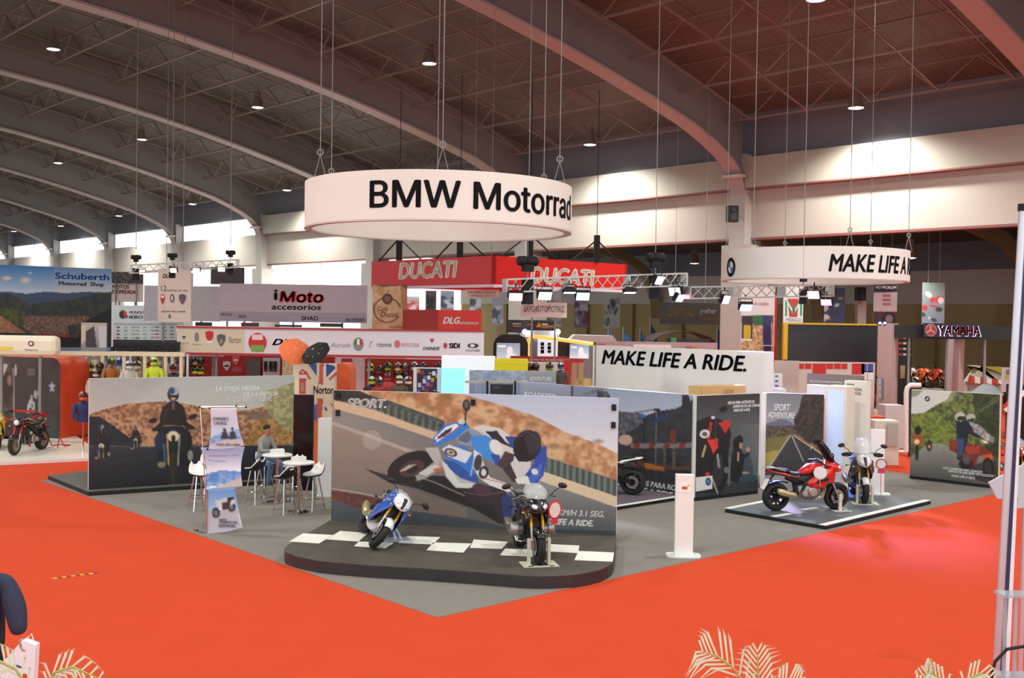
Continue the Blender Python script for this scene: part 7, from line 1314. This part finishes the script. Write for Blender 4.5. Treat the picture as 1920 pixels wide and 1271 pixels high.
yb_.text('YAMAHA', mw_, 1757, 1840, 630.2, 20, bold=0.03); o2 = yb_.text('YAMAHA', mrl, 1759, 1838, 629, 18.5, bold=0.03, depth=0.03); mark(1745, 619, 22, 23, '#c8a8a0', B=yb_, shape='disc'); mark(1745, 619, 20, 20, '#a83a34', B=yb_, shape='disc', o=0.024)
for k in range(3): an = math.pi/2+k*2.094; p = yb_.hit(1745, 619, 0.036); MB().bar(p, p+yb_.d*0.17*math.cos(an)+Vector((0,0,0.17*math.sin(an))), 0.01, 0.035).build('emblem_stroke', mat('mark_#e0c0b8', '#e0c0b8', 0.5), yb_.o, W=True)
S('logo_tower', 'black tower with columns of tiny red and white logos', 'tower', 1684, 1709, 632, 718, 43, '#1c1917', t=0.6, floor=True)
B = sign(1684, 1709, 632, 718, 42.98, None, 0.02); B.o = bpy.data.objects['logo_tower']
for k in range(4):
    for j, c in ((0,'#c83a2c'),(1,'#d8d0c8'),(2,'#c8c0b8' if k < 3 else '#c8b82a')): mark(1688+j*8, 633+k*10.5, 6, 4, c, B=B)
B.z0 = 0; mark(1692, 697, 9, 24, '#b39a62', B=B)
for (xl, xr, yt, yb, c, lb, sd) in ((1545,1584,540,606,('#141c2c','#2c3a5a','#c8d0d8','#b06a4a','#8a2c2a'),'dark blue picture banner above the black screen wall',11),(1729,1771,530,608,('#6a7468','#8a94a4','#c8282c','#d8dade','#2c3430'),'racing picture banner above the lit red brand sign',13)): picbanner(xl, xr, yt, yb, 58, c, lb, sd, hang=2)
a = Art(1635, 530, 1690, 612, bg='#c8bcc0'); a.rect(1637,530,1683,548,'#1f1c20'); a.rect(1637,548,1683,583,'#cdc2c6'); a.rect(1637,584,1683,612,'#6a2424'); a.ell(1667, 598, 13, 14, '#2a2224'); a.ell(1667, 598, 7, 8, '#8a8284'); a.rect(1640,586,1654,608,'#4a3a40')
for k in range(3): a.rect(1655, 552+8*k, 1670, 557+8*k, '#b06a70')
S('problem_banner', 'black white and red banner left of the black fascia', 'banner', 1638, 1682, 533, 606, 57, '#c8bcc0', hang=2, t=0.03, art=a, texts=[('NO PROBLEM', M_inkw, 1642, 1680, 541, 5)])
# speaker on column, loudspeakers
for (x, y, d, lb) in ((1373, 401, 57, 'black loudspeaker high on the hall column'), (1613, 551, 62, 'small black loudspeaker on the far grey column')):
    P = D(x, y, d); k = 1.0 if d < 60 else 0.9; t = thing('loudspeaker', lb, 'loudspeaker', P, 0.2); MB().box((0,0,0), (0.55*k,0.4,0.85*k)).build('cabinet', M_dark, t)
    for z, r in ((-0.15,0.2),(0.22,0.1)): MB().lathe([(0,-0.215),(r*k,-0.22),(r*k,-0.2)], (0,0,z*k), 'y', 16).build('cone', mat('speaker_cone', '#2a2a2c', 0.6), t)
    MB().bar((0.2,0.2,0), (0.5,0.9,0.0), 0.06).build('bracket', M_dark, t)
S('grey_column', 'slim grey column carrying the small loudspeaker', 'column', 1608, 1624, 562, 640, 62.3, '#a39a90', t=0.5, floor=True)
# ---- panels and counters behind the right platform
S('pale_wall', 'pale patterned wall behind the light box', 'wall panel', 1436, 1498, 676, 740, 36, mat('speckled_pink', '#d8c4b8', 0.7, noise=0.15, nscale=20), floor=True)
B = S('tile_wall', 'wall of red tiles over white patterned panels', 'wall panel', 1494, 1640, 679, 740, 39, '#d5c4ba', floor=True, t=0.2)
for (x, w, h) in ((1501,12,10),(1515,12,10),(1536,25,19),(1556,12,10),(1570,12,10),(1583,11,10),(1609,23,20)): mark(x, 681.5+h/2, w, h, '#c8241a', B=B, nm='red_tile')
for x in (1620, 1632): mark(x, 690, 10, 16, '#3a48a0', B=B, nm='blue_tile'); mark(x, 704, 10, 16, '#ece8e4', B=B, nm='white_tile')
B = S('flag_card', 'white card with rows of small coloured logos', 'sign', 1433, 1467, 700, 724, 33, '#efe6ea', floor=True)
for k in range(6): mark(1438+(k % 2)*18, 705+(k//2)*9, 6, 3, ('#c8384a','#8a6a4a','#c83a4a','#4a62a8','#4a5aa0','#7a4a8a')[k], B=B)
S('red_banner_foot', 'red notice strip right of the slogan tower', 'sign', 1431, 1452, 675, 688, 31.5, '#d03238', legs=1, texts=[('dlg.com', M_inkw, 1433, 1449, 683, 3)])
S('glass_unit', 'low cream unit with a glowing top edge beside the corner post', 'counter', 1433, 1474, 729, 735, 31, '#e8e2d8', floor=True, t=0.5)
B = S('reception_desk', 'white reception desk behind the silver grey motorcycle', 'desk', 1580, 1640, 811, 850, 31, '#ece0dc', floor=True, t=0.6, d2=31.5); S('red_counter', 'orange red counter with a black top behind the totem', 'counter', 1622, 1660, 781, 800, 37, '#d9472c', floor=True, t=0.6)
B2 = S('grey_desk', 'pale grey cloth covered desk under the pinkish pillar', 'desk', 1660, 1696, 760, 800, 37.5, '#c9c4c2', floor=True, t=0.8)
S('cream_booth', 'small cream booth with open side left of the forest board', 'booth', 1640, 1686, 789, 838, 33, '#e2d8c8', floor=True, t=0.7); w_ = sign(1664, 1684, 793, 836, 32.9, None, 0.03); w_.body('shade_panel', mat('shaded_opening', '#b9b0a8', 0.6), bpy.data.objects['cream_booth'])  # flat panel in a shade tone stands in for the open side
P = G(1650, 838, 0.01); 
def chair(px, py, label):
    P = G(px, py, 0.012); t = thing('swivel_chair', label, 'chair', P, 1.0); g = [[(0.2-0.4*i/5-(0.1 if i > 3 else 0), -0.2+0.4*j/4, 0.5+0.02*(j-2)**2*0.5+(0.12*(i-3) if i > 3 else 0)) for j in range(5)] for i in range(6)]; solid(MB().sheet(g).build('seat', M_dark, t, smooth=60), 0.03); MB().tube([(0,0,0.05),(0,0,0.5)], 0.03, 8).build('post', M_chrome, t)
    for k in range(5): MB().bar((0,0,0.05), (0.26*math.cos(k*1.257),0.26*math.sin(k*1.257),0.03), 0.035).build('base_arm', M_chrome, t)
chair(1637, 830, 'black swivel chair beside the small cream booth'); P = D(1594, 802, 30.6); t = thing('desk_bag', 'black bag standing on the white reception desk', 'bag', (P.x, P.y, D(1594, 810, 31).z)); MB().loft([(-0.22,0,0.12,0.1,0.12,3),(0,0,0.16,0.13,0.16,3),(0.22,0,0.12,0.1,0.12,3)], 12).build('body', M_dark, t, smooth=True); MB().tube([(-0.1,0,0.3),(0,0,0.42),(0.1,0,0.3)], 0.015, 6).build('handle', M_blk, t)
t = thing('white_arch_frame', 'white rounded arch frame left of the forest board', 'arch', G(1700, 845, 0.012)); q = [D(x, y, 35.0) for x, y in ((1699,846),(1699,735),(1701,727),(1707,722),(1726,722))]; MB().tube(q, 0.08, 8).build('frame', M_white, t, W=True, smooth=True); MB().box(G(1700, 846, 0.02), (0.7,0.5,0.03)).build('foot', M_white, t, W=True)
w_ = sign(1706, 1728, 724, 800, 35.2, None, 0.08); w_.z0 = 0.012; w_.body('dark_infill', mat('dark_blue_infill', '#23263a', 0.5), t)
# distant motorcycles below the black fascia
t = thing('scooter_bench', 'grey bench with distant motorcycles below the black fascia', 'bench', D(1750, 730, 58)); B = sign(1705, 1772, 729, 740, 58, None, 1.5); B.z0 = 0.01; B.body('bench_body', mat('grey_bench', '#b0a698', 0.6), t)
for k, (x, c, nm) in enumerate(((1716,'#c8c4c0','white'),(1741,'#d8602a','orange'),(1766,'#c8442a','red orange'))):
    P = D(x, 729, 58.6); bike('distant %s motorcycle on the grey bench' % nm, P, Vector((0.35, -0.9, 0)), dict(body=c, side=c, kind='sport', screen=None, wheel='#2a2a2c', plate=False, bar=0.92), z=B.z1, group='distant motorcycles')
P = G(1609, 790, 0.012); bike('distant black motorcycle with orange lamp beside the pinkish pillar', D(1632, 770, 40), Vector((0.3, -0.9, 0)), dict(body='#2a2c30', side='#2a2c30', kind='touring', screen=M_clear, wheel='#2a2a2c', plate=False, guard=True), z=1.1, group='distant motorcycles')
B = sign(1622, 1646, 758, 775, 40.4, None, 2.2); B.z0 = 0.01; B.z1 = 1.1; B.body('cream_podium', mat('cream_podium', '#e2d6c2', 0.5), None, label='cream podium under the distant black motorcycle', category='podium')
# striped ramp, tent and dark booth at the right edge
t = thing('striped_ramp', 'display ramp with red and white stripes and green top', 'ramp', D(1848, 760, 43)); zz = lambda x, y: D(x, y, 43)
MB().prism([zz(x, y) for x, y in ((1818,716),(1880,722),(1880,702),(1822,686),(1840,686))][::-1], (0,0,0), (0,0.6,0)).build('grey_green_face', mat('pale_green_face', '#b9bba4', 0.6), t, W=True)
MB().prism([D(x, y, 42.9) for x, y in ((1845,687),(1880,688),(1880,701))][::-1], (0,0,0), (0,0.1,0)).build('lime_face', mat('lime_face', '#a8a02c', 0.6), t, W=True)
for k in range(6):
    x0 = 1816+k*11; MB().prism([D(x, y, 42.85) for x, y in ((x0,718-(0)),(x0+11,719+k*0.6),(x0+5+6,706+k*1.8),(x0+3,703+k*1.6))][::-1], (0,0,0), (0,0.1,0)).build('stripe', mat('mark_#d0402c', '#d0402c', 0.5) if k % 2 == 0 else M_white, t, W=True)
w_ = sign(1818, 1880, 716, 740, 43.2, None, 1.0); w_.z0 = 0.01; w_.body('plinth', mat('grey_plinth', '#bdb6b2', 0.6), t)
t = thing('grey_tarp', 'crumpled grey tarpaulin heap above the forest board', 'tarpaulin', D(1852, 735, 36)); g = []; rs4 = np.random.RandomState(9)
for i in range(7): g.append([D(1822+10*j, 742-i*3.6*math.sin(math.pi*min(1, (j+0.7)/7))-rs4.rand()*2, 36+i*0.25) for j in range(7)])
MB().sheet(g).build('cloth', mat('grey_tarp_cloth', '#7c7c80', 0.7, noise=0.2, nscale=5), t, W=True, smooth=60); w_ = sign(1824, 1880, 738, 745, 37.9, None, 1.4); w_.z0 = 0.01; w_.body('crate', mat('grey_crate', '#8a8480', 0.7), t)
w_ = S('photo_board', 'white framed photo board behind the forest board', 'board', 1880, 1912, 689, 735, 42, '#dcd6d4', legs=1); mark(1888, 708, 9, 6, '#d8c83a', B=w_); mark(1898, 698, 24, 10, '#8a8890', B=w_); mark(1905, 716, 12, 14, '#4a5264', B=w_)
t = thing('dark_booth', 'black booth wall with diagonal white rail at the right edge', 'booth', D(1900, 900, 30)); w_ = sign(1885, 1990, 760, 820, 31, 30, 0.3); w_.z0 = 0.012; w_.z1 = D(1900, 722, 30.5).z; w_.body('wall', mat('black_booth_wall', '#1a1718', 0.5), t)
MB().bar(D(1884, 770, 30.3), D(1935, 722, 30.3), 0.06, 0.1).build('white_rail', M_white, t, W=True); MB().bar(D(1884, 766, 30.3), D(1900, 746, 30.3), 0.05, 0.14).build('red_mark', mat('mark_#c8201c', '#c8201c', 0.5), t, W=True)
bike('black and orange motorcycle at the right edge before the black booth', D(1912, 860, 28.6), Vector((-0.25,-0.95,0)), dict(body='#d2481c', side='#1c1c1e', tank='#1a1a1c', kind='touring', screen=M_clear, wheel='#2a2a2c', plate=False), z=0.02, group='motorcycles on the main booth')

# ================================================================== FOREGROUND
M_al = mat('anodised_aluminium', '#cfd2dc', 0.3, metal=0.6); M_navy = mat('navy_banner_edge', '#232f55', 0.5)
d0 = 9.0; tp, bt = D(1917.5, 396, d0), D(1866, 1290, d0); x1 = bt+(bt-tp)*((bt.z-0.02)/(tp.z-bt.z)); x1.z = 0.02
t = thing('pole_banner', 'tall white and navy banner pole leaning along the right edge', 'banner pole', x1)
ax = (tp-x1).normalized(); nn = Vector((1,0,0))
def off(p, a): return p+nn*a
mb = MB(); mb.tube([off(x1, 0), off(tp, 0)], 0.03, 10).build('pole', M_al, t, W=True, smooth=True)
MB().prism([off(x1+ax*0.5, 0.03), off(x1+ax*0.5, 0.075), off(tp, 0.055), off(tp, 0.03)], (0,0,0), (0,0.02,0)).build('navy_edge', M_navy, t, W=True); MB().prism([off(x1+ax*0.5, 0.075), off(x1+ax*0.5, 0.12), off(tp, 0.065), off(tp, 0.055)], (0,0,0), (0,0.02,0)).build('white_cloth', mat('white_banner_cloth', '#eceaf2', 0.6), t, W=True)
MB().tube([tp, tp+ax*0.06], 0.04, 10).build('end_cap', M_dark, t, W=True); MB().lathe([(0,0),(0.35,0),(0.35,0.03),(0.05,0.06),(0,0.06)], x1-Vector((0,0,0.012)), n=24).build('foot', M_dark, t, W=True)
M_acr = mat('clear_acrylic', '#b9c2cc', 0.1, alpha=0.55)
t = thing('acrylic_stand', 'clear acrylic leaflet stand cut by the lower right corner', 'stand', G(1905, 1420, 0.01) if False else D(1905, 1240, 8.2)*1.0); P = D(1900, 1120, 8.2); t.location = (P.x, P.y, 0.012)
for dx in (-0.06, 0.02, 0.16): MB().box((dx,0,(P.z)/2), (0.025,0.02,P.z)).build('upright', M_acr, t)
for z in (P.z, P.z*0.72, P.z*0.4): MB().box((0.08,0.05,z), (0.34,0.16,0.02)).build('tray', M_acr, t)
MB().box((0.06,0,0.012), (0.5,0.4,0.025)).build('foot', M_acr, t); q = [D(x, y, 8.15) for x, y in ((1860,1262),(1866,1240),(1888,1217),(1925,1211))]; 
o_ = MB().tube(q, 0.012, 6).tube([q[0], Vector((q[0].x-0.1, q[0].y+0.1, 0.02))], 0.012, 6).build('black_cable', M_dark, smooth=True); tag(o_, 'black cable looping over the acrylic stand', 'cable')
t = thing('arrow_panel', 'pale grey arrow shaped panel cut by the right edge', 'sign', D(1900, 900, 12)); P = D(1895, 920, 12); t.location = (P.x, P.y, 0.012)
MB().prism([D(x, y, 12) for x, y in ((1926,864),(1918,872),(1855,905),(1870,935),(1909,933),(1908,953),(1926,951))][::-1], (0,0,0), (0,0.04,0)).build('plate', mat('pale_blue_grey_plate', '#bcc6d2', 0.4), t, W=True); MB().bar(D(1922, 950, 12.03), Vector((D(1922,950,12).x, 12.03, 0.012)), 0.04).build('post', M_al, t, W=True); MB().box((D(1922,950,12).x, 12.03, 0.02), (0.4,0.4,0.02)).build('foot', M_al, t, W=True)
# yellow tape on the red carpet
t = thing('floor_tape', 'short line of yellow and black tape on the red carpet', 'tape', G(142, 1079, 0.009)); pa, pb = G(99, 1084.5, 0.011), G(183, 1073.5, 0.011)
for k in range(10): MB().bar(pa.lerp(pb, k/10), pa.lerp(pb, (k+0.97)/10), 0.085, 0.003).build('tape_piece', mat('yellow_tape', '#e8a81c', 0.5) if k % 2 == 0 else mat('dark_tape', '#7a2818', 0.6), t, W=True)
# ---- palms
M_leaf = mat('pale_palm_leaf', '#d3dcc0', 0.5, noise=0.15, nscale=20); M_leafg = mat('palm_stem', '#a8ac58', 0.6)
def palm(P, fronds, label, pot=True):
    t = thing('potted_palm', label, 'palm', (P.x, P.y, 0.012))
    MB().lathe([(0,0),(0.17,0),(0.23,0.36),(0.25,0.4),(0.22,0.4),(0.2,0.34),(0,0.34)], n=24).build('pot', mat('white_pot', '#dedad2', 0.5), t, smooth=True)
    for (pts, L, lean) in fronds:
        pts = [Vector(p)-Vector((P.x, P.y, 0.012)) for p in pts]; s_ = MB().tube([Vector((0,0,0.36))]+pts, [0.008]*len(pts)+[0.003], 6).build('frond_stem', M_leafg, t, smooth=True)
        n = 10
        for side in (-1, 1):
            for k in range(n):
                f = k/(n-1); i = min(int(f*(len(pts)-1)), len(pts)-2); g = f*(len(pts)-1)-i; b = pts[i].lerp(pts[i+1], g); tg = (pts[i+1]-pts[i]).normalized(); sd = tg.cross(Vector((0,-1,0.2))).normalized()*side; l = L*math.sin(math.pi*(0.18+0.75*f))**0.7
                dr = (sd*0.8+tg*0.75).normalized(); mid = b+dr*l*0.55+Vector((0,0,0.03)); tip = b+dr*l+Vector((0,-0.03,-lean*l*0.5)); wv = dr.cross(Vector((0,1,0))).normalized()*0.0085
                MB().add([b-wv*0.6, b+wv*0.6, mid-wv, mid+wv, tip], [(0,1,3,2),(2,3,4)]).build('leaflet', M_leaf, s_)
    return t
dp = 7.5; q = lambda x, y, dd=0: D(x, y, dp+dd)
P = q(1420, 1271); palm(P, [([q(1408,1300), q(1375,1252), q(1345,1230), q(1318,1222)], 0.30, 0.3), ([q(1428,1330), q(1424,1290), q(1421,1255), q(1420,1222)], 0.24, 0.1), ([q(1440,1320), q(1460,1290), q(1480,1275), q(1500,1272)], 0.2, 0.4)], 'pale palm rising into view at the bottom centre right')
P = q(1790, 1271); palm(P, [([q(1790,1310), q(1770,1275), q(1748,1262), q(1722,1268)], 0.12, 0.4), ([q(1800,1310), q(1815,1272), q(1838,1262), q(1862,1275)], 0.15, 0.4), ([q(1785,1320), q(1755,1290), q(1740,1268), q(1742,1245)], 0.08, 0.1)], 'pale palm at the bottom right beside the banner pole')
P = q(80, 1300, -1); palm(P, [([q(60,1300,-1), q(30,1255,-1), q(0,1240,-1), q(-40,1246,-1)], 0.16, 0.1), ([q(90,1300,-1), q(100,1262,-1), q(135,1250,-1), q(185,1272,-1)], 0.16, 0.1)], 'pale palm fronds at the bottom left corner')
# ---- passer-by at the left edge with a white bag
hx = D(52, 1190, 11.5); bx_ = hx.x-0.52
J2 = dict(pelvis=(0,0,0.95,(0.2,0.15)), spine=(0,0,1.12,(0.21,0.15)), chest=(0.0,0,1.3,(0.2,0.14)), ch2=(0,0,1.43,(0.12,0.09)), neck=(0.01,0,1.52,0.055), jaw=(0.04,0,1.58,(0.07,0.075)), mid=(0.03,0,1.65,(0.08,0.09)), top=(0.02,0,1.73,(0.06,0.065)),
    sl=(0.0,0.2,1.42,0.095), el=(0.06,0.32,1.16,0.125), wl=(0.14,0.40,0.88,0.085), sr=(0,-0.2,1.42,0.085), er=(0.02,-0.3,1.15,0.075), wr=(0.08,-0.32,0.9,0.05), hl=(0,0.1,0.92,0.105), kl=(0.1,0.12,0.5,0.075), al=(-0.02,0.12,0.09,0.05), tl=(0.13,0.13,0.045,0.04), hr=(0,-0.1,0.92,0.105), kr=(-0.02,-0.12,0.5,0.075), ar=(-0.15,-0.12,0.09,0.05), tr=(0.0,-0.13,0.045,0.04))
def rule2(c):
    if c.z > 1.51: return 0
    if c.y > 0.2 and c.z < 0.87 and c.z > 0.7: return 0
    if c.z > 0.83: return 1
    if c.z < 0.1: return 3
    return 2
def ex2(mb): hand(mb, (0.16,0.43,0.86), (0.15,0.15,-1), (0,-1,0), 0); hand(mb, (0.08,-0.32,0.9), (0.1,0,-1), (0,1,0), 0); mb.sphere((0.125,0,1.62), (0.02,0.016,0.028), 8, 6); mb.sphere((0.03,0.09,1.635), (0.022,0.012,0.032), 8, 6); mb.sphere((0.03,-0.09,1.635), (0.022,0.012,0.032), 8, 6)
M_njk = mat('navy_jacket', '#2a3048', 0.85, noise=0.15, nscale=6)
Mp = Matrix.Translation((hx.x-0.425, 11.5, 0.0)) @ Matrix.Rotation(math.radians(-90), 4, 'Z')
pb_ = person('person', 'passer-by in navy jacket at the left edge with a white bag', Mp, J2, E, [M_skin, M_njk, mat('dark_trousers', '#23252c', 0.9), M_shoe], rule2, ex2); MB().sphere((0.01,0,1.70), (0.093,0.088,0.075), 16, 10).build('hair', M_hair, pb_, smooth=True)
hb = D(56, 1196, 11.35); t = thing('carrier_bag', 'white paper carrier bag held by the passer-by', 'bag', M=Matrix.Translation(hb) @ Matrix.Rotation(0.35, 4, 'Y')); 
MB().prism([(-0.05,-0.05,-0.03),(0.10,-0.05,-0.03),(0.24,-0.05,-0.48),(-0.22,-0.05,-0.48)], (0,0,0), (0,0.1,0)).build('bag_body', mat('white_paper_bag', '#e9ebf4', 0.6), t); MB().tube([(-0.03,0,-0.03),(0,0,0.05),(0.06,0,-0.03)], 0.006, 6).build('bag_handle', M_inkw, t); MB().lathe([(0,-0.056),(0.035,-0.056)], (0.1,0,-0.38), 'y', 16).build('print_dot', mat('mark_#c8502a', '#c8502a', 0.5), t); MB().box((0.0,-0.054,-0.3), (0.08,0.006,0.02), 0).build('print_line', mat('mark_#4a5a80', '#4a5a80', 0.5), t)
